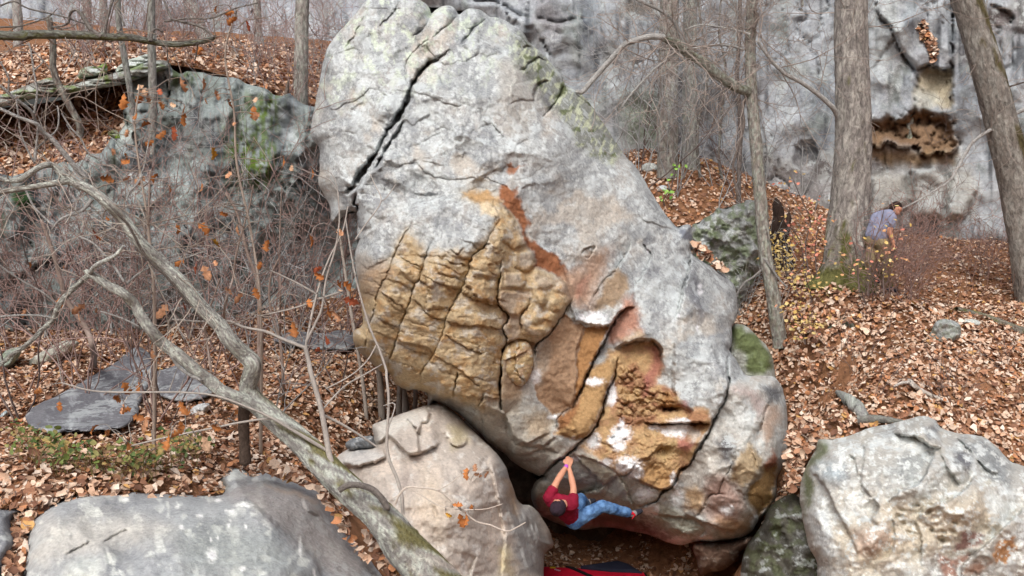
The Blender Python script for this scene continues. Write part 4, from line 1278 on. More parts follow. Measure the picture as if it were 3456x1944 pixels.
tag(relief('boulder', fp, 4.8, fd, fore_paint, (90, .7), 1.5, 5, 14, M_SMOOTH, None, lin(160, 163, 166), bright=1.08), 'broad smooth grey boulder with pale lichen spots in the left foreground', 'boulder')
tag(relief('boulder', zL((-900, 985), (-200, 950), (0, 962), (140, 972), (245, 968), (110, 1030), (95, 1100), (125, 1230), (60, 1330), (30, 1443), (0, 1600), (-60, 2300), (-900, 2300)), 4.0,
           Spline2([(-400, 1740, 8.3), (0, 1720, 8.35), (100, 1715, 8.45), (0, 1900, 7.7), (-400, 2000, 7.2), (0, 2300, 6.9)]), rock_paint(56, (140, 142, 146), (190, 194, 192), (104, 104, 110), 0, 1.6, .5, .5), (50, .5), 1.2, 4, 15, M_SMOOTH, None, lin(136, 138, 142)),
    'darker grey rock at the left edge, past the crack filled with leaves', 'boulder')

# right foreground
rp = zR((600, 800), (640, 700), (690, 620), (705, 552), (800, 552), (950, 512), (1050, 472), (1200, 442), (1300, 415), (1400, 396), (1480, 430), (1505, 470), (1620, 512), (1780, 532), (1880, 600), (1960, 690), (2060, 730), (2300, 900), (2500, 1449), (2500, 2200), (600, 2200), (700, 1449), (640, 1250), (590, 1000), (585, 880))
rd = Spline2([(a, b, c) for (a, b), c in zip(zR((1400, 420), (900, 700), (1300, 900), (1800, 800), (1000, 1300), (1600, 1300), (700, 1000), (2050, 1000), (1300, 1900), (1500, 600), (700, 650), (1100, 520), (1800, 570), (2300, 1300), (620, 850), (2100, 1900), (800, 1900), (1650, 1000), (1300, 1100)),
                                               (12.3, 11.6, 10.9, 11.4, 10.7, 10.6, 11.6, 11.2, 10.3, 11.6, 12.1, 12.2, 12.2, 11.2, 12.1, 10.8, 10.7, 10.75, 10.85))])


def right_paint(F):
    X, Y = F.X, F.Y
    rock_paint(71, (184, 180, 170), (214, 219, 217), (134, 136, 138), 0, 1.3, 1.3, .5)(F)
    C = F.crack
    for q in (((1200, 520), (1350, 540), (1430, 590), (1510, 612)), ((1470, 620), (1440, 700), (1370, 830), (1250, 890), (1160, 945)), ((1730, 770), (1690, 850), (1610, 920), (1550, 960), (1470, 970), (1370, 1040), (1340, 1080)),
              ((2080, 980), (1950, 1100), (1850, 1200), (1750, 1290), (1650, 1380), (1640, 1480))):
        C(zR(*q), 6, .13, .34, 70)
    for q in (((990, 560), (1005, 660), (985, 830), (1060, 940)), ((910, 640), (950, 700), (960, 800)), ((1060, 940), (1100, 1000), (1040, 1080)), ((1190, 1050), (1210, 1220), (1150, 1330), (1050, 1360)), ((1340, 1080), (1380, 1200), (1380, 1380)), ((640, 740), (760, 880), (820, 1020), (900, 1150), (960, 1300)),
              ((1500, 470), (1640, 560), (1730, 660)), ((1740, 680), (1830, 760), (1900, 780)), ((1500, 620), (1530, 700), (1640, 860))):
        C(zR(*q), 4, .06, .14, 45)
    pk = zR((1180, 960), (1500, 960), (1700, 1080), (1680, 1250), (1560, 1330), (1380, 1330), (1200, 1180))
    w_, s = F.sdf(pk, 5, 'W')
    k1, k2, kc = worley((F.XW[w_] + .4 * F.YW[w_]) / 44, F.YW[w_] / 30, 4)
    F.h[w_] += -.11 * sstep(0, 15, s) * sstep(.5, .05, k1) * sstep(.55, .8, kc)
    for (x, y, rx, ry) in ((1520, 1165, 36, 18), (1525, 1215, 40, 24), (1600, 1100, 22, 14), (1590, 1160, 20, 14), (1450, 1150, 20, 14), (1250, 1020, 26, 14), (1260, 1100, 20, 14), (1320, 1165, 40, 10)):
        F.bump(zR((x, y))[0], rx / 1.948, ry / 1.948, 15, -.09, 2.5)
    for (x, y, rx, ry, h) in ((1330, 700, 130, 120, .10), (1080, 1180, 110, 110, .12), (880, 850, 90, 110, .08), (1880, 1050, 90, 80, .10), (1620, 760, 100, 80, .1), (1430, 440, 60, 30, .1)):
        F.bump(zR((x, y))[0], rx / 1.948, ry / 1.948, 0, h)
    F.paint(zR((1100, 960), (1500, 940), (1750, 900), (1900, 1000), (1900, 1150), (1600, 1300), (1300, 1350), (1000, 1449), (850, 1449), (820, 1150), (1050, 1080)), lin(196, 182, 158), 40, .6)
    F.paint(zR((920, 1150), (1180, 1130), (1200, 1230), (1060, 1340), (950, 1280)), lin(188, 164, 148), 20, .7)
    F.paint(zR((1240, 640), (1440, 620), (1420, 740), (1340, 850), (1240, 830), (1180, 760)), lin(150, 154, 154), 18, .8)
    F.paint(zR((1580, 640), (1680, 640), (1720, 700), (1690, 760), (1600, 700)), lin(92, 94, 102), 14, .9)
    F.paint(zR((1400, 470), (1490, 470), (1510, 560), (1430, 560)), lin(108, 112, 118), 12, .8)
    F.paint(zR((1650, 560), (1790, 545), (1900, 640), (1960, 720), (1980, 900), (1850, 820), (1740, 680)), lin(126, 132, 136), 18, .8)
    F.paint(zR((1070, 570), (1160, 530), (1150, 590), (1090, 610)), lin(222, 224, 220), 6, .9)
    F.paint(zR((1160, 600), (1250, 540), (1400, 560), (1470, 620), (1300, 610), (1230, 650)), lin(220, 222, 218), 6, .85)
    F.paint(zR((1800, 920), (1880, 900), (1990, 960), (1960, 1050), (1870, 1040), (1810, 1000)), lin(216, 220, 216), 8, .8)
    F.paint(zR((1750, 790), (1850, 800), (1860, 860), (1790, 880)), lin(196, 194, 182), 6, .8)
    F.paint(zR((690, 690), (790, 700), (880, 740), (860, 820), (750, 810), (680, 770)), lin(176, 188, 194), 14, .8)
    F.paint(zR((900, 930), (1060, 940), (1080, 1020), (980, 1060), (920, 1020)), lin(216, 218, 214), 12, .7)
    F.paint(zR((680, 1020), (740, 1010), (800, 1200), (790, 1330), (720, 1240), (640, 1080)), lin(200, 206, 208), 12, .85)
    F.paint(zR((1640, 1180), (1700, 1155), (1800, 1180), (1790, 1230), (1700, 1280), (1590, 1270), (1640, 1230)), lin(140, 104, 98), 6, .9)
    F.paint(zR((1490, 1320), (1580, 1330), (1700, 1320), (1680, 1350), (1600, 1390), (1620, 1460), (1520, 1460)), lin(158, 122, 108), 8, .9)
    F.paint(zR((1840, 1310), (1900, 1220), (2010, 1190), (2010, 1270), (1930, 1360), (1860, 1370)), lin(172, 124, 78), 6, .9)
    F.paint(zR((1640, 1449), (1700, 1380), (1830, 1350), (1780, 1430)), lin(172, 136, 116), 10, .8)
    F.mix(lin(222, 226, 224), .8 * sstep(.06, .2, fbm(X / 34, Y / 30, 5, 177, .68) + .25 * fbm(X / 140, Y / 120, 3, 178)))
    F.paint(zR((600, 800), (640, 700), (720, 560), (760, 600), (700, 690), (650, 760), (680, 900), (620, 1050)), lin(92, 104, 62), 14, .85)


tag(relief('boulder', rp, 3.9, rd, right_paint, (70, .8), 1.8, 4, 16, None, None, lin(178, 176, 170), bright=1.08), 'rounded pale boulder with white lichen and pockets in the right foreground', 'boulder')
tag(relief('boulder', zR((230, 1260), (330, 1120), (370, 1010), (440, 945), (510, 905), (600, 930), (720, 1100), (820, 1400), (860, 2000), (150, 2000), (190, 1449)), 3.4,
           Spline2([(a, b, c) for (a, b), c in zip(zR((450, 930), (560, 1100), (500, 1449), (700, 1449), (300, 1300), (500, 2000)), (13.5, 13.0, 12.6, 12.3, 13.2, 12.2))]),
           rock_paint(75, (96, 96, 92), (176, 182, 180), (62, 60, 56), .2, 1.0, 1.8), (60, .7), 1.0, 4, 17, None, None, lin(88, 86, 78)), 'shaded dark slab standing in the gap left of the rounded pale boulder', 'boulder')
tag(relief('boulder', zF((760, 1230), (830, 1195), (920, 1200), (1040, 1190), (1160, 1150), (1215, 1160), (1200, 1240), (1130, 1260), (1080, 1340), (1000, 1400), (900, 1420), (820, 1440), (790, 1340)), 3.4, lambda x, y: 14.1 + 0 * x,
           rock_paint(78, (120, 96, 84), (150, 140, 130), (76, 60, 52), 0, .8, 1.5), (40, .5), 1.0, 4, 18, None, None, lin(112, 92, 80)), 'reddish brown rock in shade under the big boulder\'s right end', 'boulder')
# behind the big boulder
tag(relief('boulder', zC((1090, 440), (1110, 300), (1160, 280), (1230, 330), (1300, 410), (1320, 480), (1332, 540), (1360, 640), (1250, 700), (1100, 600)), 3.0, lambda x, y: 15.6 + 0.0006 * (y - 1200) * 0,
           rock_paint(81, (170, 172, 164), (200, 206, 200), (120, 122, 118), 0, .8, .8, 0, (), ((zC((1105, 290), (1160, 282), (1240, 350), (1310, 440), (1320, 500), (1240, 530), (1180, 520), (1190, 440), (1120, 380)), (86, 100, 46), 10, .85),)),
           (40, .5), 1.2, 4, 19, None, None, lin(164, 166, 158)), 'green mossy rock peeping out behind the right side of the big boulder', 'boulder')
tag(relief('boulder', zV((400, 520), (500, 440), (600, 368), (700, 340), (800, 312), (860, 400), (880, 600), (850, 720), (800, 830), (740, 960), (690, 1030), (560, 1000), (430, 800)), 3.0, lambda x, y: 18.2 + 0 * x,
           rock_paint(84, (146, 148, 146), (200, 204, 200), (84, 86, 82), .5, .8, 2.6), (45, .6), 1.5, 22, 20, None, None, lin(150, 152, 150)), 'mottled grey block among vines behind the big boulder\'s right shoulder', 'boulder')
SMALL = [(zV((1250, 1100), (1290, 1050), (1360, 1020), (1410, 1050), (1450, 1100), (1420, 1130), (1300, 1135)), (132, 134, 126), .35, 'mossy grey stone in the leaves below the big tree'),
         (zV((1890, 1110), (1920, 1060), (1980, 1045), (2060, 1075), (2070, 1140), (2020, 1190), (1900, 1200), (1860, 1180)), (150, 154, 152), .2, 'rounded grey stone in the leaves at the right, beside a mossy log'),
         (zV((2040, 1060), (2100, 1045), (2170, 1050), (2205, 1085), (2120, 1100)), (196, 202, 196), 0, 'pale flat stone touching the mossy log'),
         (zV((110, 140), (120, 105), (160, 90), (210, 100), (222, 140), (170, 160)), (196, 200, 196), 0, 'pale round stone high on the leafy slope behind the boulder'),
         (zV((205, 260), (215, 235), (260, 225), (295, 250), (280, 280), (220, 280)), (188, 194, 196), 0, 'small pale stone just above the big boulder\'s right shoulder'),
         (zM((190, 1290), (240, 1240), (330, 1190), (400, 1150), (470, 1128), (545, 1140), (520, 1190), (400, 1270), (300, 1330), (210, 1320)), (168, 166, 156), .15, 'slanting slab in the leaves below the left cliff'),
         (zM((0, 1240), (60, 1190), (150, 1180), (130, 1250), (60, 1330), (0, 1360), (-90, 1330)), (140, 148, 140), .3, 'mossy grey rock at the left edge below the cliff'),
         (zL((1300, 320), (1340, 270), (1410, 240), (1460, 250), (1440, 310), (1350, 350)), (206, 208, 208), 0, 'whitish stone under the twigs left of the leaning trunk'),
         (zL((-40, 370), (0, 320), (40, 290), (60, 310), (30, 350)), (168, 180, 184), 0, 'pale grey stone at the far left in the leaves')]
for i, (pl, c, ms, lb) in enumerate(SMALL):
    a = np.array(pl)
    b = a[a[:, 1].argmax()]
    y = float(ground_y(b[0], b[1] - 3))
    tag(relief('stone', pl, 2.5, (lambda yy: lambda x, yq: yy + 0.12 + 0 * x)(y), rock_paint(90 + 3 * i, c, tuple(min(255, k + 40) for k in c), tuple(int(k * .7) for k in c), ms, .5, .7), (16, .28), .35, 2.5, 40 + i, None, None, lin(*c)), lb, 'stone', 'loose stones on the leafy slopes')
# flat bedrock showing through the leaves, lower left
for i, (pl, lb) in enumerate(((zL((800, -40), (700, 20), (560, 100), (400, 185), (210, 280), (190, 380), (300, 440), (450, 440), (640, 430), (850, 410), (960, 320), (980, 220), (1040, 120), (1080, 20), (1060, -80), (960, -150)), 'wide dark sloping rock among leaves behind the left foreground boulder'),
                              (zL((1060, 60), (1150, 0), (1330, -30), (1520, 80), (1500, 170), (1300, 230), (1120, 200)), 'low dark grey rock in leaves behind the leaning trunk'),
                              (zM((1900, 1130), (1960, 1090), (2100, 1070), (2250, 1080), (2400, 1060), (2480, 1100), (2440, 1200), (2250, 1190), (2050, 1170)), 'low dark rock on the leaves left of the big boulder'))):
    gy = (lambda x, y: ground_y(x, y, .15)) if i == 0 else (lambda x, y: ground_y(x, y, .14))
    tag(relief('flat_rock', pl, 5.0, gy, rock_paint(130 + 4 * i, (122, 122, 127), (158, 161, 165), (92, 92, 99), 0, 1.0, .4), (25, .25), .25, 8, 60 + i, None, None, lin(112, 112, 118)), lb, 'rock', 'flat bedrock showing through the leaf litter')

# back wall added under the big boulder, coloured dark to deepen the hollow's shade
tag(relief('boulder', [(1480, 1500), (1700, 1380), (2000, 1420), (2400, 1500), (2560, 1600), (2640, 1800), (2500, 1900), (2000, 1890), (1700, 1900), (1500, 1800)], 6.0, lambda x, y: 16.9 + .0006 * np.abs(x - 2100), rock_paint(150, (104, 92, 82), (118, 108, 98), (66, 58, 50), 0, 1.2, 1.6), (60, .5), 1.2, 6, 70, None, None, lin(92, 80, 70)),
    'added dark wall standing for the shade at the back of the hollow under the big boulder', 'boulder')
# ------------------------------------------------------------------ leaves
rng = np.random.default_rng(7)
M_LEAF = attr_mat('dry_leaf', 0.75, 0.25, 0.2, 60.0, 0.0)
M_FRESH = attr_mat('leaf_blade', 0.6, 0.3, 0.15, 60.0, 0.0)
for _m in (M_LEAF, M_FRESH):
    _b = _m.node_tree.nodes['Principled BSDF']
    _b.inputs['Subsurface Weight'].default_value = 0.0

# template: midrib of 4 points, 3 points on either side
LT_U = np.array([0, .33, .66, 1.0, .16, .50, .80, .16, .50, .80])
LT_V = np.array([0, 0, 0, 0, .26, .36, .22, -.26, -.36, -.22])
LT_F = np.array([[0, 4, 1, 1], [4, 5, 1, 1], [1, 5, 2, 2], [5, 6, 2, 2], [6, 3, 2, 2], [0, 1, 7, 7], [7, 1, 8, 8], [1, 2, 8, 8], [8, 2, 9, 9], [9, 2, 3, 3]])[:, :3]
LITTER = [(lin(202, 162, 132), 5), (lin(218, 188, 162), 5), (lin(174, 124, 90), 4), (lin(148, 102, 74), 3), (lin(192, 128, 80), 1.9), (lin(116, 78, 58), 2), (lin(228, 206, 186), 2.2), (lin(204, 154, 84), .6)]
LP_ = np.array([c for c, _ in LITTER])
LW_ = np.array([w for _, w in LITTER])
LW_ = LW_ / LW_.sum()


def leaf_batch(pos, nrm, size, tilt, cols, curl=0.35):
    """many leaves at once: positions, surface normals, lengths"""
    n = len(pos)
    a = rng.uniform(0, 2 * math.pi, n)
    nr = nrm + rng.normal(0, 1, (n, 3)) * tilt
    nr /= np.linalg.norm(nr, axis=1, keepdims=True)
    t = np.stack([np.cos(a), np.sin(a), np.zeros(n)], 1)
    t -= nr * (t * nr).sum(1, keepdims=True)
    t /= np.linalg.norm(t, axis=1, keepdims=True)
    b = np.cross(nr, t)
    k = len(LT_U)
    u = np.tile(LT_U - .5, (n, 1)) + rng.normal(0, .05, (n, k))
    v = np.tile(LT_V, (n, 1)) * rng.uniform(.6, 1.25, (n, 1)) * rng.uniform(.45, 1.5, (n, k))
    c1, c2 = rng.normal(.15, curl, (n, 1)), rng.normal(.25, curl * 1.3, (n, 1))
    w = c1 * u * u * 1.4 + c2 * np.abs(v) * .9 + rng.normal(0, .035, (n, k))
    s = size[:, None, None]
    vv = pos[:, None] + s * (t[:, None] * u[..., None] + b[:, None] * v[..., None] + nr[:, None] * w[..., None])
    f = (LT_F[None] + (np.arange(n) * k)[:, None, None]).reshape(-1, 3)
    cc = np.repeat(cols, k, 0) * rng.uniform(.85, 1.12, (n * k, 1))
    return vv.reshape(-1, 3), f, cc


def leaf_cols(n, pal=LP_, w=LW_):
    c = pal[rng.choice(len(pal), n, p=w)]
    c = .85 * c + .15 * c.mean(1, keepdims=True)
    return np.clip(c * rng.uniform(.72, 1.12, (n, 1)) * 1.02, .01, .9)


def terrain_normal(zf, x, y):
    e = .06
    gx, gy = (zf(x + e, y) - zf(x - e, y)) / (2 * e), (zf(x, y + e) - zf(x, y - e)) / (2 * e)
    n = np.stack([-gx, -gy, np.ones_like(gx)], 1)
    return n / np.linalg.norm(n, axis=1, keepdims=True)


def hidden(px, py, polys, m):
    r = np.zeros(px.shape, bool)
    for q in polys:
        q = np.asarray(q)
        ins = inside(px, py, q)
        if m and ins.any():
            d, _, _ = seg_dist(px[ins], py[ins], q, True)
            ins[ins] = d > m
        r |= ins
    return r


# the floor of the wood
N = 168000
gx, gy = rng.uniform(-13, 13, N), rng.uniform(7.5, 24, N)
_n = terrain_normal(ground_z, gx, gy)[:, 2]
_r = np.repeat(np.arange(N), np.minimum(1 + rng.poisson(np.clip(1.25 / _n - 1.25, 0, 3)), 4))   # as many leaves per metre of slope as on the flat
gx, gy = gx[_r] + rng.normal(0, .03, len(_r)), gy[_r] + rng.normal(0, .03, len(_r))
N = len(gx)
gz = ground_z(gx, gy)
px, py = pix(np.stack([gx, gy, gz], 1))
ok = (px > -150) & (px < 3606) & (py > 350) & (py < 2060)
ok &= ~((py > 1900) & (px > 1650) & (px < 1800))
ok[ok] &= ~hidden(px[ok], py[ok], [big_poly, mp, fp, rp], 60)
flat_polys = [zL((780, 0), (560, 130), (240, 290), (250, 390), (640, 390), (830, 340), (1000, 140), (1040, 40)), zL((1080, 70), (1330, -10), (1500, 90), (1300, 210), (1130, 190)), zM((1930, 1130), (2100, 1085), (2440, 1090), (2400, 1180), (2080, 1160))]
fl = hidden(px, py, flat_polys, 0)
ok &= ~fl | (rng.random(N) < .12)
ok &= rng.random(N) < np.where(gy > 19, .42, 1.0)
ok &= fbm(gx * 1.1, gy * 1.1, 3, 33) > -.6
gx, gy, gz = gx[ok], gy[ok], gz[ok]
lift = rng.exponential(.016, len(gx))
v1, f1, c1 = leaf_batch(np.stack([gx, gy, gz + .015 + lift], 1), terrain_normal(ground_z, gx, gy), rng.choice([.6, .85, 1.0, 1.25], len(gx)) * rng.uniform(.062, .108, len(gx)), .33, leaf_cols(len(gx)))
tag(mesh_obj('leaf_litter', v1, f1, M_LEAF, None, c1, smooth=False, origin=(0, 15, 2)), 'fallen brown oak leaves covering the floor of the wood', 'leaves', None, 'stuff')

# bench and ramp above the left cliff
N = 14000
bx, by = rng.uniform(-13, -1.7, N), rng.uniform(19.4, 33, N)
ok = by > np.interp(bx, [-34, -7.5, -5, -4.3, -3, 0], [19.4, 19.4, 19.6, 20.0, 20.9, 22.5]) + .25
bx, by = bx[ok], by[ok]
tz = lambda x, y: TS(x, y) + 0.06 * fbm(x, y, 3, 8)
v1, f1, c1 = leaf_batch(np.stack([bx, by, tz(bx, by) + .02 + rng.exponential(.02, len(bx))], 1), terrain_normal(tz, bx, by), rng.uniform(.10, .19, len(bx)), .35, leaf_cols(len(bx)))
tag(mesh_obj('leaf_litter', v1, f1, M_LEAF, None, c1, smooth=False, origin=(-8, 25, 7)), 'fallen leaves on the wooded bench above the left cliff', 'leaves', None, 'stuff')
N = 3600
bx, by = rng.uniform(-13.5, -6.7, N), rng.uniform(18.72, 20.5, N)
v1, f1, c1 = leaf_batch(np.stack([bx, by, RS(bx, by) + .02 + rng.exponential(.02, N)], 1), terrain_normal(RS, bx, by), rng.uniform(.08, .15, N), .35, leaf_cols(N))
tag(mesh_obj('leaf_litter', v1, f1, M_LEAF, None, c1, smooth=False, origin=(-9, 19.5, 6)), 'fallen leaves on the ramp under the overhanging ledge', 'leaves', None, 'stuff')


# drifts caught on and between the rocks: leaves spread over an area of the picture at a given distance
def drift(label, poly, depth, n, size=(.07, .13), nrm=(0, -.5, .85), tilt=.5, jit=.05):
    p = np.asarray(poly)
    x, y = rng.uniform(p[:, 0].min(), p[:, 0].max(), 6 * n), rng.uniform(p[:, 1].min(), p[:, 1].max(), 6 * n)
    k = inside(x, y, p)
    x, y = x[k][:n], y[k][:n]
    pos = P(x, y, depth(x, y) + rng.normal(0, jit, len(x)))
    v, f, c = leaf_batch(pos, np.tile(np.array(nrm), (len(x), 1)), rng.uniform(*size, len(x)), tilt, leaf_cols(len(x)))
    tag(mesh_obj('leaf_drift', v, f, M_LEAF, None, c, smooth=False), label, 'leaves', None, 'stuff')


drift('leaves filling the crack between the two left foreground rocks', zL((110, 1020), (260, 985), (210, 1070), (180, 1160), (170, 1250), (140, 1443), (30, 1443), (30, 1330), (110, 1230), (85, 1100)), lambda x, y: 8.55 - (y - 1730) * .004, 240, (.07, .12))
drift('heap of pale leaves on top of the left foreground rock', zL((0, 830), (100, 770), (300, 770), (560, 800), (600, 840), (440, 890), (260, 960), (0, 965)), lambda x, y: 9.15 - (y - 1620) * .0065, 420, (.08, .14), (0, -.5, .85), .45, .03)
drift('leaves lodged between the foreground rock and the leaning trunk', zL((1740, 690), (1900, 650), (2050, 700), (2240, 850), (2300, 950), (2400, 1100), (2560, 1330), (2520, 1330), (2350, 1100), (2230, 870), (2000, 775), (1860, 715)), lambda x, y: 9.75 - (y - 1580) * .0022, 200, (.07, .12))
drift('leaves piled behind the knob of the foreground rock', zL((1100, 830), (1250, 720), (1400, 640), (1500, 680), (1440, 780), (1540, 870), (1400, 870)), lambda x, y: 10.0 - (y - 1600) * .006, 260, (.08, .14), (0, -.5, .85), .45, .03)
drift('leaves banked in the gap between the two boulders at right', zR((490, 560), (560, 400), (700, 420), (700, 540), (660, 620), (600, 700), (610, 800), (540, 890), (490, 860), (500, 700)), lambda x, y: 13.4 - (y - 1500) * .0022, 330, (.08, .15), (0, -.6, .8), .5, .05)
drift('orange leaves caught behind the top of the big boulder\'s right edge', zE((940, 60), (1000, 50), (1100, 150), (1220, 280), (1200, 310), (1050, 200), (940, 130)), lambda x, y: 15.9 + 0 * x, 70, (.09, .16), (0, -.6, .8), .6, .05)
drift('dead leaves wedged in the notch of the right cliff', zU((1840, 110), (1940, 110), (1960, 200), (2010, 260), (2020, 340), (1990, 400), (1960, 320), (1900, 200)), lambda x, y: rc(x, y) - .25, 240, (.1, .17), (0, -.7, .7), .6, .06)
drift('leaves in the dark gap under the lower end of the leaning trunk', [(1225, 1790), (1290, 1830), (1360, 1900), (1420, 1960), (1330, 1960), (1265, 1890)], lambda x, y: 9.45 - (y - 1800) * .002, 130, (.07, .12))
# ------------------------------------------------------------------ trees


def bark_mat(name, sc=22.0, lo=.5, al=1.0):
    """furrows that run along the stem whatever way it leans ('stem' holds round-the-stem coordinates)"""
    m, nt, b = new_mat(name, .92, .12)
    L = nt.links.new
    at = nd(nt, 'ShaderNodeVertexColor', layer_name='Col')
    st = nd(nt, 'ShaderNodeAttribute', attribute_name='stem')
    n1 = nd(nt, 'ShaderNodeTexNoise', Scale=sc, Detail=8.0, Roughness=.7, Distortion=.8)
    mp_ = nd(nt, 'ShaderNodeMapping')
    mp_.inputs['Scale'].default_value = (1, 1, al)
    L(st.outputs['Vector'], mp_.inputs['Vector'])
    L(mp_.outputs[0], n1.inputs['Vector'])
    mr = nd(nt, 'ShaderNodeMapRange')
    for k, q in zip(('From Min', 'From Max', 'To Min', 'To Max'), (.36, .62, lo, 1.32)):
        mr.inputs[k].default_value = q
    L(n1.outputs['Fac'], mr.inputs['Value'])
    g = nd(nt, 'ShaderNodeVectorMath', operation='SCALE')
    L(at.outputs['Color'], g.inputs[0])
    L(mr.outputs[0], g.inputs['Scale'])
    L(g.outputs[0], b.inputs['Base Color'])
    bp = nd(nt, 'ShaderNodeBump', Strength=1.0, Distance=.05)
    L(n1.outputs['Fac'], bp.inputs['Height'])
    L(bp.outputs[0], b.inputs['Normal'])
    return m


M_BARK = bark_mat('bark')
M_BARKF = bark_mat('fine_bark', 42.0, .72, 1.7)
M_TWIG = attr_mat('twig_bark', 0.8, 0.2, 0.15, 40.0, 0.0)


def resample(pts, step):
    """Catmull-Rom in 3-D + radius, about `step` metres between rings"""
    p = np.array(pts, float)
    q = np.vstack([2 * p[0] - p[1], p, 2 * p[-1] - p[-2]])
    out = []
    for i in range(len(p) - 1):
        k = max(1, int(np.linalg.norm(p[i + 1, :3] - p[i, :3]) / step + .5))
        t = np.linspace(0, 1, k, endpoint=False)[:, None]
        a, b, c, d = q[i:i + 4]
        o = .5 * (2 * b + (c - a) * t + (2 * a - 5 * b + 4 * c - d) * t * t + (3 * b - a - 3 * c + d) * t ** 3)
        o[:, 3] = (b[3] + (c[3] - b[3]) * t[:, 0])
        out.append(o)
    out.append(p[-1:])
    return np.vstack(out)


class Tubes:
    def __init__(self):
        self.v, self.f, self.c, self.s, self.n = [], [], [], [], 0

    def add(self, pts, col, sides=5, step=None, rough=0.0, seed=0, paint=None, flare=None):
        """pts: rows (x, y, z, r)"""
        p = resample(pts, step) if step else np.array(pts, float)
        n = len(p)
        t = np.gradient(p[:, :3], axis=0)
        t /= np.maximum(np.linalg.norm(t, axis=1, keepdims=True), 1e-9)
        ref = np.array([0.31, -.95, .05])
        u = np.cross(t, ref)
        bad = np.linalg.norm(u, axis=1) < .2
        u[bad] = np.cross(t[bad], [0, 0, 1.0])
        u /= np.linalg.norm(u, axis=1, keepdims=True)
        w = np.cross(t, u)
        a = np.linspace(0, 2 * math.pi, sides, endpoint=False)
        L = np.r_[0, np.cumsum(np.linalg.norm(np.diff(p[:, :3], axis=0), axis=1))]
        A, LL = np.meshgrid(a, L)
        R = np.repeat(p[:, 3:4], sides, 1)
        ridge = None
        if rough:
            rm = max(p[:, 3].mean(), .01)
            ca, sa = np.cos(A), np.sin(A)
            # furrowed plates: stretched along the stem, closed round it
            kx = 5.0 if rm > .2 else 3.2 if rm > .09 else 1.8
            ridge = fbm(ca * kx + .12 * LL / rm, sa * kx + LL / (rm * 5.5) + seed, 4, seed, .6, True)
            lump = fbm(ca * .8 + LL / (rm * 5), sa * .8 - LL / (rm * 4), 3, seed + 3)
            R = R * (1 + rough * ridge + .10 * lump)
            if flare is not None:
                R = R * flare(LL, A)
        vv = p[:, None, :3] + R[..., None] * (u[:, None] * np.cos(a)[None, :, None] + w[:, None] * np.sin(a)[None, :, None])
        cc = np.ones((n, sides, 3)) * np.asarray(col)
        if ridge is not None:
            cc = cc * (1 + .5 * np.clip(ridge[..., None], -1, 1))
        if paint is not None:
            cc = paint(cc, vv, A, LL, p)
        i = np.arange(n * sides).reshape(n, sides) + self.n
        j = np.roll(i, -1, 1)
        f = np.stack([i[:-1], j[:-1], j[1:], i[1:]], -1).reshape(-1, 4)
        self.v.append(vv.reshape(-1, 3))
        self.c.append(cc.reshape(-1, 3))
        self.f.append(f)
        rq = np.repeat(p[:, 3:4], sides, 1)
        self.s.append(np.stack([np.cos(A) * rq, np.sin(A) * rq, LL * .38 + seed * 1.7], -1).reshape(-1, 3))
        self.n += n * sides
        # tip
        self.v.append(p[-1:, :3] + t[-1:] * p[-1, 3])
        self.c.append(cc[-1, :1])
        self.s.append(self.s[-1][-1:])
        tip = self.n
        self.n += 1
        k = i[-1]
        self.f.append(np.stack([k, np.roll(k, -1), np.full(sides, tip), np.full(sides, tip)], -1))
        return p

    def build(self, name, mat, parent=None, **kw):
        v, c = np.vstack(self.v), np.clip(np.vstack(self.c), .005, .9)
        f = np.vstack(self.f)
        tri = f[:, 2] == f[:, 3]
        faces = [tuple(r) for r in f[~tri].tolist()] + [tuple(r[:3]) for r in f[tri].tolist()]
        return mesh_obj(name, v, faces, mat, parent, c, stem=np.vstack(self.s), **kw)


def W4(*rows):
    """rows (sx, sy, Y, width in pixels) -> (x, y, z, r)"""
    out = []
    for sx, sy, Y, w in rows:
        p = P(sx, sy, Y)
        out.append((p[0], p[1], p[2], .5 * w * Y / FPX))
    return out


def along(pts, Y, w):
    """pixel polyline with interpolated distance and width: Y, w = (start, end) or one per point"""
    n = len(pts)
    Y = np.interp(np.linspace(0, 1, n), np.linspace(0, 1, len(Y)), Y)
    w = np.interp(np.linspace(0, 1, n), np.linspace(0, 1, len(w)), w)
    return W4(*[(a, b, Y[i], w[i]) for i, (a, b) in enumerate(pts)])


GREY, LGREY, DARKB, BROWN, PINK = lin(132, 126, 120), lin(164, 161, 156), lin(96, 82, 72), lin(122, 104, 92), lin(150, 126, 116)


def bark_paint(seed, lich=.5, moss=.3, mosscol=(104, 108, 56), lichcol=(190, 202, 190), side=None, mossgrow=None):
    def go(cc, vv, A, LL, p):
        rm = p[:, 3].mean()
        x, y = np.cos(A) * 1.5 + LL / (rm * 6), np.sin(A) * 1.5 + LL / (rm * 3)
        n = fbm(x * 2, y * 2, 4, seed, .65)
        l = lich * sstep(-.04, .14, n)
        cc = cc + (lin(*lichcol) - cc) * l[..., None]
        m = fbm(x, y, 4, seed + 5) + (0 if side is None else side * np.cos(A))
        if mossgrow is not None:
            m = m + mossgrow(LL)
        m = moss * sstep(.05, .35, m)
        return cc + (lin(*mosscol) - cc) * m[..., None]
    return go


TREES = {}


def tree(name, label, cat, trunk, col, rough=.10, sides=28, step=.04, paint=None, group=None, flare=None):
    """trunk rows run from the ground up; returns the root Empty"""
    r = empty(name, trunk[0][:3], label, cat, group)
    T = Tubes()
    col = .5 * np.asarray(col) + .5 * np.mean(col)
    T.add(trunk, col, sides, step, rough, len(TREES) * 7 + 3, paint, flare)
    T.build('trunk', M_BARKF if 'forked' in label else M_BARK, r)
    TREES[label] = r
    return r


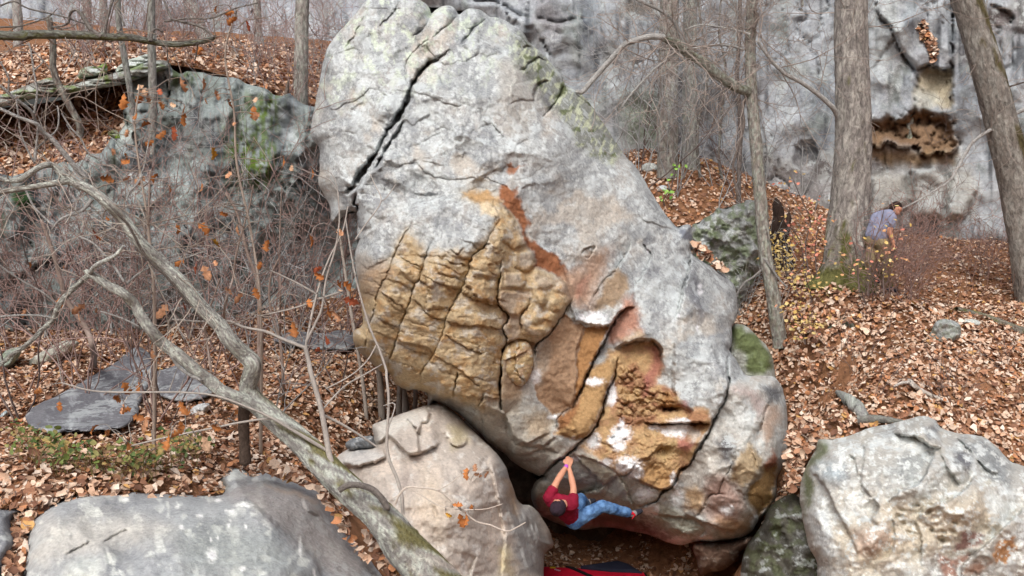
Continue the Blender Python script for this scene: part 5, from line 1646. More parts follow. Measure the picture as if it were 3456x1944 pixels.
def branch(root, rows, col, rough=.08, sides=12, step=.03, paint=None, name='branch'):
    T = Tubes()
    col = .5 * np.asarray(col) + .5 * np.mean(col)
    T.add(rows, col, sides, step, rough, int(abs(rows[0][0]) * 97) % 91, paint)
    return T.build(name, M_BARKF, root)


random.seed(11)


def grow(T, p, d, length, r, level, col, spread=.7, wob=.22, up=.1, tips=None, sides=3):
    """a wandering twig with side twigs; p, d numpy vectors"""
    n = max(3, int(length / .12))
    n = min(n, 9)
    pts = [(p[0], p[1], p[2], r)]
    q, e = p.copy(), d / np.linalg.norm(d)
    kids = []
    for i in range(n):
        e = e + rng.normal(0, wob, 3) * np.array([1, 1, .8]) + np.array([0, 0, up * .3])
        e /= np.linalg.norm(e)
        q = q + e * length / n
        rr = r * (1 - .75 * (i + 1) / n)
        pts.append((q[0], q[1], q[2], max(rr, .0034)))
        if level > 0 and i > 0 and rng.random() < .62:
            s = rng.normal(0, 1, 3)
            s -= e * (s @ e)
            s /= np.linalg.norm(s)
            kids.append((q.copy(), e * (1 - spread * .5) + s * spread, length * rng.uniform(.35, .6) * (1 - .4 * i / n), rr * .75))
    T.add(pts, col * rng.uniform(.85, 1.15), sides)
    if tips is not None:
        tips.append(q.copy())
    for k in kids:
        grow(T, k[0], k[1], k[2], max(k[3], .0055), level - 1, col, spread, wob, up, tips, 3)


# ---- right-hand side
def base_w(sx, sy):
    return float(ground_y(sx, sy))


def big_flare(LL, A):
    return 1 + .55 * np.exp(-LL / .3) * (1 + .5 * np.cos(4 * A + .6)) + .45 * np.exp(-LL / .9)


yb = base_w(2862, 950)
big_tree = tree('oak_tree', 'tallest thick furrowed trunk with a mossy foot, standing in front of the bending walker', 'tree',
                W4((2866, 965, yb, 128), (2868, 900, yb, 122), (2866, 776, yb, 116), (2876, 555, yb, 108), (2879, 368, yb, 104), (2874, 150, yb, 100), (2872, 0, yb, 96), (2866, -300, yb, 90)), lin(136, 126, 118), .11, 72, .035,
                bark_paint(3, .55, .95, (98, 98, 52), (196, 192, 184), None, lambda LL: 1.1 * np.exp(-LL / .8) - .35), None, big_flare)
branch(big_tree, along(zU((1390, 770), (1370, 720), (1340, 680), (1250, 600), (1150, 530), (1040, 470), (950, 380), (870, 270)), (yb, yb - .6), (20, 9)), LGREY, .06, 10)
yb2 = base_w(3490, 1020)
lean_r = tree('leaning_oak', 'thick leaning trunk with a mossy brown side at the right edge', 'tree',
              W4((3500, 1045, yb2, 122), (3484, 960, yb2, 112), (3462, 800, yb2, 106), (3428, 620, yb2, 102), (3382, 421, yb2 - .1, 98), (3326, 210, yb2 - .2, 94), (3263, 0, yb2 - .3, 90), (3180, -300, yb2 - .5, 84)), lin(134, 124, 112), .10, 44, .03,
              bark_paint(9, .5, .9, (92, 84, 50), (178, 178, 172), .5))
branch(lean_r, along(zU((2600, 690), (2500, 740), (2400, 810), (2300, 870), (2240, 920), (2190, 1000), (2150, 1080)) + zV((2000, 200), (1900, 265), (1790, 330), (1690, 380)), (yb2, yb2 - .8), (14, 5)), LGREY, .05, 8)
branch(lean_r, along(zU((2430, 570), (2500, 550), (2600, 520)), (yb2 - .1, yb2 - .5), (7, 5)), DARKB, .05, 6)
branch(lean_r, along(zU((2330, 380), (2400, 460), (2330, 300), (2320, 160), (2340, 0)), (yb2 - .2, yb2 - .4), (8, 5)), LGREY, .05, 6)
yb3 = base_w(3068, 760)
t3 = tree('slender_tree', 'slender grey trunk in front of the hollow in the right cliff', 'tree', W4((3070, 775, yb3, 24), (3068, 526, yb3, 23), (3071, 368, yb3, 22), (3063, 210, yb3, 21), (3042, 105, yb3, 20), (3030, 0, yb3, 19), (3024, -200, yb3, 17)), lin(134, 132, 124), .08, 14, .05, bark_paint(14, .6, .4))
yb4 = base_w(2253, 590)
t4 = tree('straight_tree', 'straight brownish trunk behind the leafy slope, right of the big boulder', 'tree', W4((2252, 600, yb4, 70), (2253, 480, yb4, 64), (2256, 240, yb4, 62), (2258, 0, yb4, 58), (2258, -250, yb4, 52)), lin(142, 126, 116), .10, 26, .05, bark_paint(17, .4, .1))
t4b = tree('straight_tree', 'pale grey trunk just right of the straight brownish trunk', 'tree', W4((2326, 600, yb4 + .6, 50), (2327, 300, yb4 + .6, 46), (2330, 0, yb4 + .6, 42), (2330, -250, yb4 + .6, 40)), lin(160, 158, 150), .08, 20, .06, bark_paint(18, .5, .2))
yb5 = base_w(2632, 1157)
Y5 = lambda k: yb5 + k
t5 = tree('leaning_tree', 'thin ridged trunk leaning left beside the big boulder, carrying the bent mossy bough', 'tree',
          W4((2634, 1170, Y5(0), 52), (2630, 1140, Y5(0), 47), (2608, 997, Y5(0), 44), (2580, 831, Y5(.1), 41), (2564, 640, Y5(.2), 40), (2548, 447, Y5(.3), 37), (2537, 316, Y5(.4), 36), (2532, 158, Y5(.5), 34), (2538, 0, Y5(.6), 32), (2545, -200, Y5(.7), 30)), lin(138, 124, 112), .12, 22, .035, bark_paint(21, .45, .25))
yy = Y5(.35)
branch(t5, along(zU((810, 590), (760, 570), (700, 540), (600, 470), (530, 410), (420, 340), (350, 280), (270, 240)), (yy, yy - .5), (30, 34, 30, 27)), lin(122, 116, 100), .10, 14, .03, bark_paint(23, .5, .6, (96, 100, 60)))
branch(t5, along(zU((330, 275), (270, 240), (200, 235), (150, 240), (50, 270), (0, 300)) + zA((2060, 570), (2000, 640), (1960, 640)), (yy - .45, yy - .9), (22, 15)), LGREY, .06, 10)
branch(t5, along(zU((400, 310), (380, 250), (340, 150), (250, 70), (100, 0), (0, -60)), (yy - .4, yy - .2), (14, 9)), GREY, .05, 8)
branch(t5, along(zU((350, 330), (280, 390), (200, 450), (60, 600), (0, 680)), (yy - .4, yy - .8), (10, 5)), LGREY, .05, 8)
branch(t5, along(zU((780, 320), (700, 295), (600, 290), (450, 310), (240, 320)), (yy, yy - .3), (9, 6)), LGREY, .05, 8)
branch(t5, along(zU((820, 220), (720, 190), (600, 170), (500, 160), (400, 190)), (yy, yy + .3), (8, 5)), LGREY, .05, 8)
branch(t5, along(zU((800, 600), (770, 700), (780, 800), (740, 950), (710, 1080), (740, 1250)), (yy, yy - .2), (11, 8)), BROWN, .05, 8)
branch(t5, along(zU((840, 180), (870, 110), (850, 60), (880, -40)), (yy, yy), (12, 9)), BROWN, .05, 8)
branch(t5, along(zV((840, 650), (880, 690), (960, 800), (1010, 850)), (Y5(.1), Y5(-.3)), (10, 5)), GREY, .05, 8)
branch(t5, along(zV((880, 720), (800, 790), (740, 830), (690, 930), (720, 1020)), (Y5(.1), Y5(-.3)), (9, 5)), GREY, .05, 8)
yv = base_w(2490, 700)
vn = tree('vine_stem', 'thin dark crooked stem just left of the thin ridged trunk', 'sapling', W4((2492, 715, yv, 16), (2495, 560, yv, 15), (2500, 420, yv, 14), (2488, 260, yv, 13), (2495, 120, yv, 14), (2500, -120, yv, 12)), lin(112, 98, 90), .05, 9, .06)

for q, w, lb, Yk in ((((1110, -60), (1112, 200), (1120, 450), (1060, 640), (1030, 800), (1045, 950), (1060, 1150)), 10, 'dark wavering vine-thin stem midway between the ridged trunk and the tall trunk', .6),
                     (((1150, -60), (1160, 160), (1185, 360), (1200, 600), (1240, 850), (1270, 1060), (1290, 1250)), 17, 'slim brown stem standing just left of the tall thick trunk', .3),
                     (((480, -60), (505, 150), (540, 350), (545, 550), (500, 720), (480, 900), (500, 1150)), 9, 'thin bent stem to the left of the thin ridged trunk', .2),
                     (((640, -60), (620, 200), (660, 420), (640, 700), (620, 1000), (640, 1150)), 8, 'thin upright stem against the cliff below the bent bough', .4),
                     (((1330, -60), (1290, 120), (1270, 260), (1240, 360)), 6, '', 0)):
    pts = zU(*q)[::-1]
    if not lb:
        continue
    g = float(ground_y(*pts[0]))
    tree('slender_sapling', lb, 'sapling', along(pts, (g, g - Yk), (w * 1.15, w, w * .8)), lin(118, 106, 98), .06, 9, .06, bark_paint(int(w) + 80, .3, .1), 'slender stems before the right cliff')
# ---- left-hand side
y6 = 20.6
t6 = tree('grey_tree', 'grey trunk rising just left of the big boulder\'s top', 'tree', W4((1012, 520, y6, 52), (1015, 380, y6, 46), (1016, 200, y6, 44), (1020, 0, y6, 42), (1022, -250, y6, 38)), lin(150, 138, 128), .10, 24, .05, bark_paint(31, .4, .1))
LT = [((512, 480), (516, 330), (512, 180), (510, 0), (508, -200), 18.2, 26, 'thin straight grey trunk in front of the left cliff', GREY),
      ((446, 350), (430, 250), (412, 150), (400, 60), (395, -100), 18.0, 20, 'thin leaning trunk crossing the pale boulder on the ledge', lin(120, 114, 110)),
      ((268, 420), (220, 330), (182, 240), (178, 140), (165, 60), 17.6, 22, 'dark crooked sapling in front of the ledge, upper left', lin(108, 88, 78)),
      ((700, 160), (676, 100), (655, 40), (640, 0), (600, -150), 26, 40, 'grey leaning trunk on the bench at the top left', lin(150, 150, 146)),
      ((290, 190), (290, 120), (292, 60), (292, 0), (290, -150), 28, 32, 'grey trunk on the bench near the top left corner', GREY),
      ((356, 190), (355, 120), (350, 60), (348, 0), (345, -150), 29, 26, 'narrower grey trunk beside the one near the top left corner', lin(148, 146, 140)),
      ((532, 185), (534, 120), (530, 60), (530, 0), (528, -150), 27, 34, 'reddish brown trunk on the bench, top left', lin(140, 112, 106)),
      ((60, 220), (62, 120), (60, 60), (55, 0), (50, -150), 29, 30, 'faint grey trunk in the top left corner', lin(150, 144, 140)),
      ((880, 200), (872, 120), (870, 60), (866, 0), (860, -150), 30, 26, 'slim far trunk at the top, midway to the big boulder', lin(146, 138, 132))]
for a, b, c, d, e, Y, w, lb, col in LT:
    tree('thin_tree', lb, 'tree', W4((a[0], a[1] + (260 if Y > 25 else 40), Y, w * 1.1), (a[0], a[1], Y, w), (b[0], b[1], Y, w), (c[0], c[1], Y, w * .96), (d[0], d[1], Y, w * .92), (e[0], e[1], Y, w * .85)), col, .08, 12, .08, bark_paint(int(w), .3, .1), 'trunks in the wood above the left cliff')
# broken pale stub beside the grey trunk
tree('broken_stub', 'short split stub of dead wood beside the grey trunk', 'stump', along(zT((2010, 930), (2015, 800), (2000, 680), (2015, 560)), (20.2, 20.2), (26, 24, 18, 5)), lin(120, 96, 78), .14, 12, .05)

# ---- the leaning tree in the left foreground
tk = [(1750, 2330, 9.3, 180), (1590, 2100, 9.0, 155), (1462, 1950, 8.9, 142), (1404, 1890, 8.9, 138), (1356, 1838, 8.9, 130), (1312, 1778, 8.9, 118), (1268, 1728, 8.95, 104), (1220, 1690, 9.0, 98), (1169, 1645, 9.05, 97), (1121, 1600, 9.1, 94), (1072, 1548, 9.15, 90),
      (1000, 1478, 9.2, 82), (946, 1432, 9.2, 76), (898, 1388, 9.2, 70), (858, 1351, 9.2, 64), (838, 1307, 9.2, 58), (848, 1263, 9.15, 56), (852, 1226, 9.1, 58), (825, 1196, 9.1, 52), (776, 1148, 9.0, 50), (742, 1100, 9.0, 48), (679, 1037, 8.95, 45), (616, 959, 8.9, 42), (548, 891, 8.9, 42),
      (475, 823, 8.8, 40), (417, 741, 8.8, 37), (369, 692, 8.7, 36), (310, 644, 8.7, 31), (233, 606, 8.7, 28), (205, 585, 8.7, 22), (179, 558, 8.7, 20), (135, 563, 8.6, 19), (72, 604, 8.6, 18), (29, 609, 8.6, 16), (0, 602, 8.6, 15), (-160, 560, 8.5, 11)]


def lean_paint(cc, vv, A, LL, p):
    cc = bark_paint(40, .85, .0, (0, 0, 0), (224, 230, 220))(cc, vv, A, LL, p)
    s = LL / LL.max()
    m = fbm(np.cos(A) * 1.3 + LL * 2, np.sin(A) * 1.3 + LL * 3, 4, 44)
    low = sstep(.62, .40, s) * sstep(.10, .2, s)
    mm = .85 * low * sstep(-.1, .25, m + .25 * np.sin(A + 1.0))
    cc = cc + (lin(122, 116, 56) - cc) * mm[..., None]
    f = .8 * sstep(.3, .15, s) * sstep(.0, .25, fbm(np.cos(A) * 2 + LL * 4, np.sin(A) * 2 + LL * 6, 3, 47))
    return cc + (lin(206, 190, 176) - cc) * f[..., None]


leant = tree('fallen_leaning_tree', 'lichen-spotted forked tree leaning across the left foreground', 'tree', W4(*tk), lin(156, 152, 144), .12, 44, .02, lean_paint)
LP2 = bark_paint(50, .9, .06, (120, 120, 66), (222, 228, 218))
branch(leant, W4((900, 1385, 9.2, 50), (825, 1352, 9.1, 46), (757, 1326, 9.0, 45), (704, 1283, 9.0, 43), (665, 1254, 8.95, 42), (607, 1202, 8.9, 41), (548, 1158, 8.9, 38), (509, 1114, 8.8, 36), (475, 1066, 8.8, 35), (451, 1022, 8.8, 33), (412, 988, 8.7, 31), (359, 959, 8.7, 28), (301, 922, 8.7, 24), (285, 915, 8.7, 10)), lin(158, 154, 146), .10, 20, .025, LP2)
branch(leant, W4((305, 925, 8.7, 20), (281, 944, 8.7, 18), (233, 988, 8.7, 18), (199, 1027, 8.6, 18), (180, 1075, 8.6, 17), (141, 1114, 8.6, 16), (97, 1158, 8.5, 15), (34, 1202, 8.5, 14), (0, 1231, 8.5, 13), (-150, 1330, 8.4, 11)), lin(126, 116, 106), .08, 12, .03, LP2)
branch(leant, W4((240, 608, 8.7, 24), (169, 621, 8.6, 20), (97, 633, 8.6, 19), (0, 647, 8.6, 18), (-150, 662, 8.5, 15)), lin(150, 144, 134), .08, 12, .03, LP2)
branch(leant, W4((300, 925, 8.7, 17), (325, 895, 8.6, 15), (375, 870, 8.6, 14), (400, 852, 8.6, 12), (415, 830, 8.6, 8)), LGREY, .08, 10, .03, LP2)
branch(leant, along(zM((820, 250), (900, 340), (980, 490), (1060, 600), (1150, 680), (1230, 770), (1310, 880)), (8.55, 8.75), (8, 9)), lin(112, 98, 86), .05, 7, .04, None, 'vine')
branch(leant, along(zL((1700, 250), (1695, 400), (1700, 520), (1705, 650)), (9.3, 9.4), (38, 36, 34, 40)), lin(108, 82, 62), .12, 14, .03, None, 'prop_stem')
branch(leant, along(zG((300, 850), (350, 820), (420, 812), (520, 838), (590, 900), (640, 975)), (8.75, 8.75), (22, 21, 22, 24)), lin(126, 114, 104), .06, 12, .025, None, 'root')
for q, Y, w in ((((860, 290), (930, 400), (1020, 560), (1090, 700)), (8.9, 8.9), (6, 4)),
                (((550, 410), (640, 450), (730, 540), (810, 640), (860, 720)), (8.7, 8.6), (7, 9)), (((180, 90), (230, 190), (300, 270), (370, 330)), (8.5, 8.4), (6, 7)), (((880, 740), (960, 670), (1080, 610), (1250, 570), (1430, 510)), (8.8, 9.2), (8, 5)),
                (((880, 160), (900, 100), (950, 50), (990, -20)), (8.8, 8.9), (6, 7)), (((640, 150), (600, 200), (570, 230), (520, 250)), (8.7, 8.6), (16, 8)), (((520, 250), (440, 280), (390, 320), (355, 370)), (8.6, 8.6), (12, 6)), (((480, 40), (490, 120), (530, 160), (525, 240)), (8.7, 8.6), (7, 5)),
                (((700, 930), (800, 960), (900, 1000), (970, 1040)), (8.7, 8.8), (5, 8)), (((1110, 1110), (1160, 1190), (1230, 1300), (1300, 1360), (1400, 1410)), (8.85, 8.9), (9, 12)), (((0, 965), (150, 955), (300, 960), (370, 980)), (8.5, 8.6), (6, 9)), (((0, 610), (80, 670), (160, 720), (300, 800), (390, 880)), (8.4, 8.6), (6, 6))):
    branch(leant, along(zM(*q), Y, w), LGREY, .05, 7, .04)
for q, Y, w in ((((250, 860), (220, 780), (120, 700), (0, 600), (-100, 540)), (8.7, 8.4), (12, 9)), (((600, 1240), (520, 1160), (430, 1050), (350, 960), (290, 920), (260, 870), (130, 820), (0, 760), (-100, 720)), (8.75, 8.4), (20, 10)), (((240, 790), (260, 640), (240, 520), (215, 350), (200, 300)), (8.6, 8.6), (8, 5)), (((240, 490), (300, 430), (260, 390)), (8.6, 8.6), (6, 3)),
                (((270, 870), (250, 1050), (240, 1130), (150, 950), (130, 820), (110, 660)), (8.6, 8.5), (8, 5)), (((0, 430), (60, 540), (60, 640), (100, 700)), (8.4, 8.5), (6, 6)), (((240, 1140), (250, 1050), (330, 970), (400, 900), (410, 790), (400, 740)), (8.6, 8.7), (8, 4)), (((430, 790), (500, 900), (560, 960), (620, 1070), (700, 1110)), (8.7, 8.8), (6, 6)),
                (((890, 1370), (930, 1320), (1000, 1180), (1040, 980)), (8.9, 9.2), (6, 4))):
    branch(leant, along(zT(*q), Y, w), LGREY, .05, 7, .04)

# ---- the bough that reaches in at the top left, from a tree outside the picture
tb = tree('mossy_tree', 'dark mossy bough with curling twigs, from a tree beyond the left edge', 'tree', [(-8.6, 8.6, 2.9, .2), (-8.5, 8.6, 5.0, .17), (-8.3, 8.7, 7.5, .13), (-8.3, 8.7, 9.5, .1)], lin(110, 104, 92), .1, 16, .08)
MB = bark_paint(60, .45, .6, (104, 104, 40), (170, 180, 168), .3)
TB = along(zT((0, 248), (150, 242), (300, 240), (450, 242), (600, 247), (750, 257), (900, 262), (1000, 280), (1050, 290), (1200, 310), (1330, 303), (1420, 288), (1480, 268), (1500, 255)), (8.6, 8.8), (29, 27, 22, 18, 13))
branch(tb, [(-8.32, 8.7, 7.2, .06), (-6.5, 8.65, 7.15, .05)] + TB, lin(104, 98, 84), .10, 16, .02, MB)
for q, w in ((((710, 255), (640, 210), (600, 150), (560, 90), (530, 68), (500, 80), (485, 110), (480, 155), (430, 182), (360, 186)), (16, 12, 8, 5)), (((1050, 290), (1055, 240), (1075, 205), (1100, 202), (1135, 225)), (14, 9, 6)), (((1490, 260), (1430, 200), (1350, 170), (1280, 155), (1220, 140), (1150, 148)), (9, 9, 6)),
             (((740, 260), (735, 200), (760, 90), (780, 20), (800, -40)), (8, 10)), (((1380, 300), (1375, 360), (1360, 430)), (6, 3)), (((360, 186), (420, 200), (480, 195), (540, 165)), (5, 3)), (((1170, 310), (1170, 400), (1185, 500), (1180, 620)), (6, 3)), (((735, 215), (745, 270), (765, 295), (800, 270), (850, 190)), (5, 4)), (((870, 180), (840, 100), (800, 50)), (6, 5)), (((1160, 150), (1300, 130), (1480, 125), (1640, 60), (1800, 20)), (6, 4)),
             (((1200, 140), (1180, 90), (1140, -10)), (7, 7)), (((0, 190), (150, 180), (330, 120), (400, 60)), (6, 3)), (((0, 40), (100, 10), (200, 60), (420, 110), (600, 170)), (6, 4))):
    branch(tb, along(zT(*q), (8.65, 8.75), w), lin(128, 118, 108), .06, 8, .025)

# ---- saplings traced in front of the boulder's left side
SAPS = []


def sapling(label, stems, col, group='thin saplings in front of the boulder'):
    r = empty('sapling', stems[0][0][:3], label, 'sapling', group)
    pts = []
    for k, s in enumerate(stems):
        T = Tubes()
        T.add(s, col, 8, .05, .05, k)
        T.build('stem' if k == 0 else 'branch', M_TWIG, r)
        pts.append(resample(s, .06)[:, :3])
    SAPS.append((r, np.vstack(pts), col))
    return r


SG = lin(150, 144, 138)
sapling('forked sapling growing up from the root of the leaning tree', [
    along(zG((295, 835), (270, 740), (230, 600), (205, 450), (165, 250), (100, 20)) + zM((2150, 1290), (2125, 1185)), (9.0, 9.3), (26, 20, 17, 15)),
    along(zM((2125, 1185), (2040, 1150), (1960, 1120), (1850, 1070), (1700, 1040), (1570, 992), (1400, 1000), (1200, 985)), (9.3, 9.5), (13, 9, 6)),
    along(zM((2125, 1185), (2140, 1100), (2170, 950), (2220, 750), (2290, 560), (2380, 380), (2420, 200)), (9.3, 9.8), (10, 7, 4)),
    along(zM((2130, 1140), (2200, 1000), (2240, 900), (2270, 700), (2330, 500), (2360, 300), (2350, 100)), (9.3, 9.6), (10, 7, 4)),
    along(zG((215, 575), (100, 500), (-60, 410)) + zL((1900, 350), (1700, 370), (1450, 420), (1150, 480), (900, 540)), (9.1, 8.9), (10, 8, 5)),
    along(zL((2250, 560), (2100, 470), (1880, 340), (1700, 260), (1500, 190), (1250, 165), (700, 160), (430, 100)), (9.1, 8.7), (9, 8, 5)),
    along(zG((560, 545), (450, 470), (320, 390), (200, 330)), (9.4, 9.3), (7, 10)),
    along(zM((1800, 960), (1950, 930), (2100, 890), (2200, 850), (2350, 800)), (9.4, 9.6), (4, 7)),
    along(zM((1870, 640), (1980, 690), (2100, 750), (2200, 810)), (9.6, 9.7), (4, 8)),
    along(zG((170, 300), (330, 130), (480, 40), (600, -30)), (9.2, 9.8), (7, 4))], SG)
sapling('slim pale sapling curving up the left edge of the big boulder', [
    along(zG((745, 1020), (735, 880), (700, 760), (650, 640), (632, 520), (640, 350), (645, 200), (630, 50)) + zB((370, 1180), (330, 1060), (270, 920), (215, 740), (180, 600), (150, 440), (120, 250)), (8.95, 9.6), (13, 10, 8, 4)),
    along(zG((635, 440), (690, 250), (610, 260)), (9.0, 9.2), (5, 4)),
    along(zB((310, 1020), (250, 1120), (150, 1210), (0, 1290)), (9.4, 9.3), (5, 5)),
    along(zD((480, 1230), (560, 1110), (690, 920), (640, 780), (600, 690)), (9.6, 10.2), (5, 3)),
    along(zD((690, 920), (740, 880), (810, 780)), (9.9, 10.2), (4, 3))], SG)
sapling('small twig with a few orange leaves on the mossy bend of the trunk', [
    along(zG((690, 950), (720, 880), (770, 830), (850, 830), (990, 850), (1080, 920), (1170, 1000), (1260, 1070), (1350, 1090), (1460, 1135), (1520, 1120), (1600, 1075)), (8.8, 8.7), (8, 6, 4)),
    along(zG((990, 850), (1080, 800), (1160, 740), (1220, 780)), (8.75, 8.7), (4, 3)),
    along(zG((780, 840), (870, 880), (960, 940), (1060, 975), (1200, 985), (1330, 980), (1440, 945)), (8.78, 8.7), (4, 3)),
    along(zG((720, 880), (640, 930), (600, 960)), (8.8, 8.8), (4, 3))], lin(180, 170, 160))
for k, (q, Y, w, lb) in enumerate((
        (((1080, 1420), (1080, 1100), (1075, 800), (1040, 500), (1035, 250), (1045, -50)), 14.5, 13, 'straight thin stem behind the twigs, left of the leaning trunk'),
        (((1810, 1443), (1800, 1150), (1795, 760), (1720, 520), (1650, 250), (1570, 110)), 12.5, 14, 'thin stem arching left, midway between the leaning trunk and the boulder'),
        (((1560, 920), (1620, 700), (1640, 550), (1690, 350), (1740, 180), (1760, 50)), 12.0, 8, 'fine stem slanting up right of the leaning trunk'),
        (((1970, 1443), (1950, 1150), (1880, 900), (1880, 700), (1940, 560)), 13.5, 11, 'dark thin stem among leaves left of the boulder'),
        (((650, 1200), (600, 1050), (470, 860), (420, 700), (370, 520), (290, 300)), 13.5, 22, 'brown peeling stem in front of the left cliff'),
        (((1950, 900), (1945, 560), (1950, 300), (1960, 60)), 14.5, 7, 'very thin upright stem left of the boulder'),
        (((1480, 1443), (1440, 1150), (1420, 1010), (1480, 850), (1530, 700)), 11.5, 9, 'bent stem just right of the elbow of the leaning trunk'))):
    pts = zM(*q)
    bot = pts[0]
    g = float(ground_y(bot[0], max(bot[1], 1100) + 60))
    sapling(lb, [W4((bot[0], max(bot[1], 1100) + 60, g, w))[:1] + along(pts, (min(Y, g), min(Y, g) - .4), (w, w * .5))], lin(136, 122, 114), 'thin stems in the left thicket')

for k, (x, w, lean, h) in enumerate(((1290, 26, -10, 190), (1345, 22, 6, 170), (1375, 30, -30, 200), (1400, 18, 4, 150), (1240, 14, -60, 420))):
    g = float(ground_y(x, 1420))
    sapling('thin grey trunk behind the boulder\'s low left corner, %s' % ('leftmost upright of its clump', 'second from left in its clump', 'stoutest of its clump', 'rightmost of its clump', 'leaning left beside its clump')[k],
            [W4((x, 1440, g, w), (x + lean * .3, 1440 - h * .4, g, w * .9), (x + lean, 1440 - h, g, w * .8), (x + lean * 2.2, 1440 - h * 2.2, g, w * .6))], lin(150, 142, 134), 'clump of thin trunks behind the boulder')

# dead branch and logs on the right slope
r_ = on_ground(3110, 1330)
db = empty('dead_branch', r_, 'bleached forked dead branch lying on the leaves at right', 'branch')
gd = lambda pts, w, lift=.06: [(*P(a, b, float(ground_y(a, b, lift))), ww * .5 * float(ground_y(a, b)) / FPX) for (a, b), ww in zip(pts, np.interp(np.linspace(0, 1, len(pts)), np.linspace(0, 1, len(w)), w))]
branch(db, gd(zR((1560, 305), (1450, 262), (1370, 222), (1310, 175)), (8, 14, 18)) + along(zR((1285, 130), (1285, 90), (1320, 45), (1360, 0), (1385, -45)), (16.0, 16.4), (15, 8)), lin(200, 184, 166), .10, 10, .03, None, 'stem')
branch(db, gd(zR((1310, 175), (1250, 180), (1205, 202)), (12, 7), .1), lin(206, 192, 176), .08, 8, .03, None, 'fork')
lg = empty('mossy_log', on_ground(3300, 1080), 'rotting mossy log at the right edge of the leaf slope', 'log')
branch(lg, gd(zV((2040, 985), (2150, 1010), (2300, 1060), (2420, 1110), (2560, 1150), (2800, 1200)), (16, 20, 30, 40)), lin(120, 104, 84), .12, 14, .05, bark_paint(71, .2, .8, (110, 112, 46)), 'stem')
l2 = empty('grey_log', on_ground(2900, 1380), 'short weathered grey log behind the rounded pale boulder', 'log')
branch(l2, gd(zR((830, 240), (900, 290), (960, 340), (1010, 400)), (14, 40, 46, 30)), lin(150, 150, 148), .14, 12, .05, bark_paint(73, .5, .2), 'stem')
branch(l2, gd(zR((960, 420), (1080, 415), (1180, 425), (1260, 432)), (30, 26, 10)), lin(120, 112, 104), .14, 10, .05, bark_paint(74, .3, .2), 'fork')
st = empty('rotten_stump', on_ground(2640, 900), 'dark rotten stump behind the yellow-leaved bush', 'stump')
ys = float(ground_y(2640, 900))
branch(st, W4((2642, 905, ys, 66), (2638, 850, ys, 52), (2630, 790, ys, 56), (2628, 730, ys, 34), (2622, 690, ys, 26), (2618, 668, ys, 5)), lin(72, 50, 38), .38, 18, .03, None, 'snag')
branch(st, W4((2634, 830, ys, 34), (2650, 770, ys, 28), (2660, 735, ys, 20), (2664, 715, ys, 4)), lin(84, 58, 42), .35, 12, .03, None, 'splinter')
# ------------------------------------------------------------------ thicket, hanging leaves, plants
# one dense mass of bare twigs: many small shrubs rooted on the slopes
def thicket(label, roots, hs, cols, r0=.007, lev=2, lean=(0, 0)):
    T = Tubes()
    for (x, y, z), h in zip(roots, hs):
        col = cols[rng.integers(len(cols))]
        for k in range(rng.integers(2, 4)):
            d = np.array([rng.normal(lean[0], .35), rng.normal(lean[1], .25), 1.0])
            grow(T, np.array([x, y, z - .05]) + rng.normal(0, .03, 3), d, h * rng.uniform(.7, 1.1), r0 * rng.uniform(.7, 1.2), lev, col, .75, .16, .1)
    o = T.build('thicket', M_TWIG, None, origin=roots[0])
    return tag(o, label, 'brush', None, 'stuff')


def scatter_ground(n, sxr, syr, lo=7.5, zf=None):
    out = []
    for _ in range(n):
        sx, sy = rng.uniform(*sxr), rng.uniform(*syr)
        y = float(ground_y(sx, sy))
        out.append(tuple(P(sx, sy, y)))
    return out


PK, GR, BR = lin(158, 134, 128), lin(166, 166, 166), lin(118, 104, 100)
ro = scatter_ground(52, (-60, 1240), (1085, 1200)) + scatter_ground(16, (-60, 1240), (1230, 1450))
thicket('tangle of bare grey twigs filling the hollow left of the boulder', ro, [rng.uniform(1.8, 4.6) for _ in ro], [GR, PK, PK, BR], .017, 2)
xs = rng.uniform(-10.5, -3.2, 84)
ys_ = rng.uniform(19.9, 26, 84)
ro = [(x, max(y, float(np.interp(x, [-34, -7.5, -5, -4.3, -3, 0], [19.6, 19.6, 19.8, 20.3, 21.2, 22.8]))), 0) for x, y in zip(xs, ys_)]
ro = [(x, y, float(TS(x, y))) for x, y, _ in ro]
thicket('pinkish brush growing along the bench above the left cliff', ro, [rng.uniform(1.2, 2.6) for _ in ro], [PK, PK, GR], .011, 2)
ro = scatter_ground(76, (2900, 3500), (790, 1010)) + scatter_ground(16, (2920, 3120), (985, 1030))
thicket('low pinkish brush around and behind the walker', ro, [rng.uniform(.7, 1.7) for _ in ro], [PK, BR, lin(150, 118, 106)], .007, 2)
ro = scatter_ground(36, (2100, 2860), (520, 720))
thicket('tall bare twigs in front of the right cliff', ro, [rng.uniform(2.0, 5.2) for _ in ro], [GR, BR, GR], .016, 2)
ro = scatter_ground(20, (2420, 2700), (820, 1100))
thicket('vines and twigs over the mottled grey block', ro, [rng.uniform(.7, 1.6) for _ in ro], [GR, LGREY], .008, 2)
ro = scatter_ground(14, (2700, 3450), (1060, 1420))
thicket('scattered single bare stems on the right leaf slope', ro, [rng.uniform(.4, 1.2) for _ in ro], [BR], .005, 1)


# fine branching on the near trees: each gets its own twigs
def twigs_on(root, rows_list, n, ln, r, col, lev=1, name='twigs', spread=1.0):
    T = Tubes()
    pts = np.vstack([np.array(rw)[:, :3] for rw in rows_list])
    for _ in range(n):
        p = pts[rng.integers(len(pts))]
        d = rng.normal(0, 1, 3) * np.array([1, .5, 1])
        grow(T, p.copy(), d, ln * rng.uniform(.5, 1.2), r, lev, col, .7, .2, .05)
    o = T.build(name, M_TWIG, root)
    o['kind'] = 'stuff'


def rowpts(*rows):
    return resample(W4(*rows), .1)


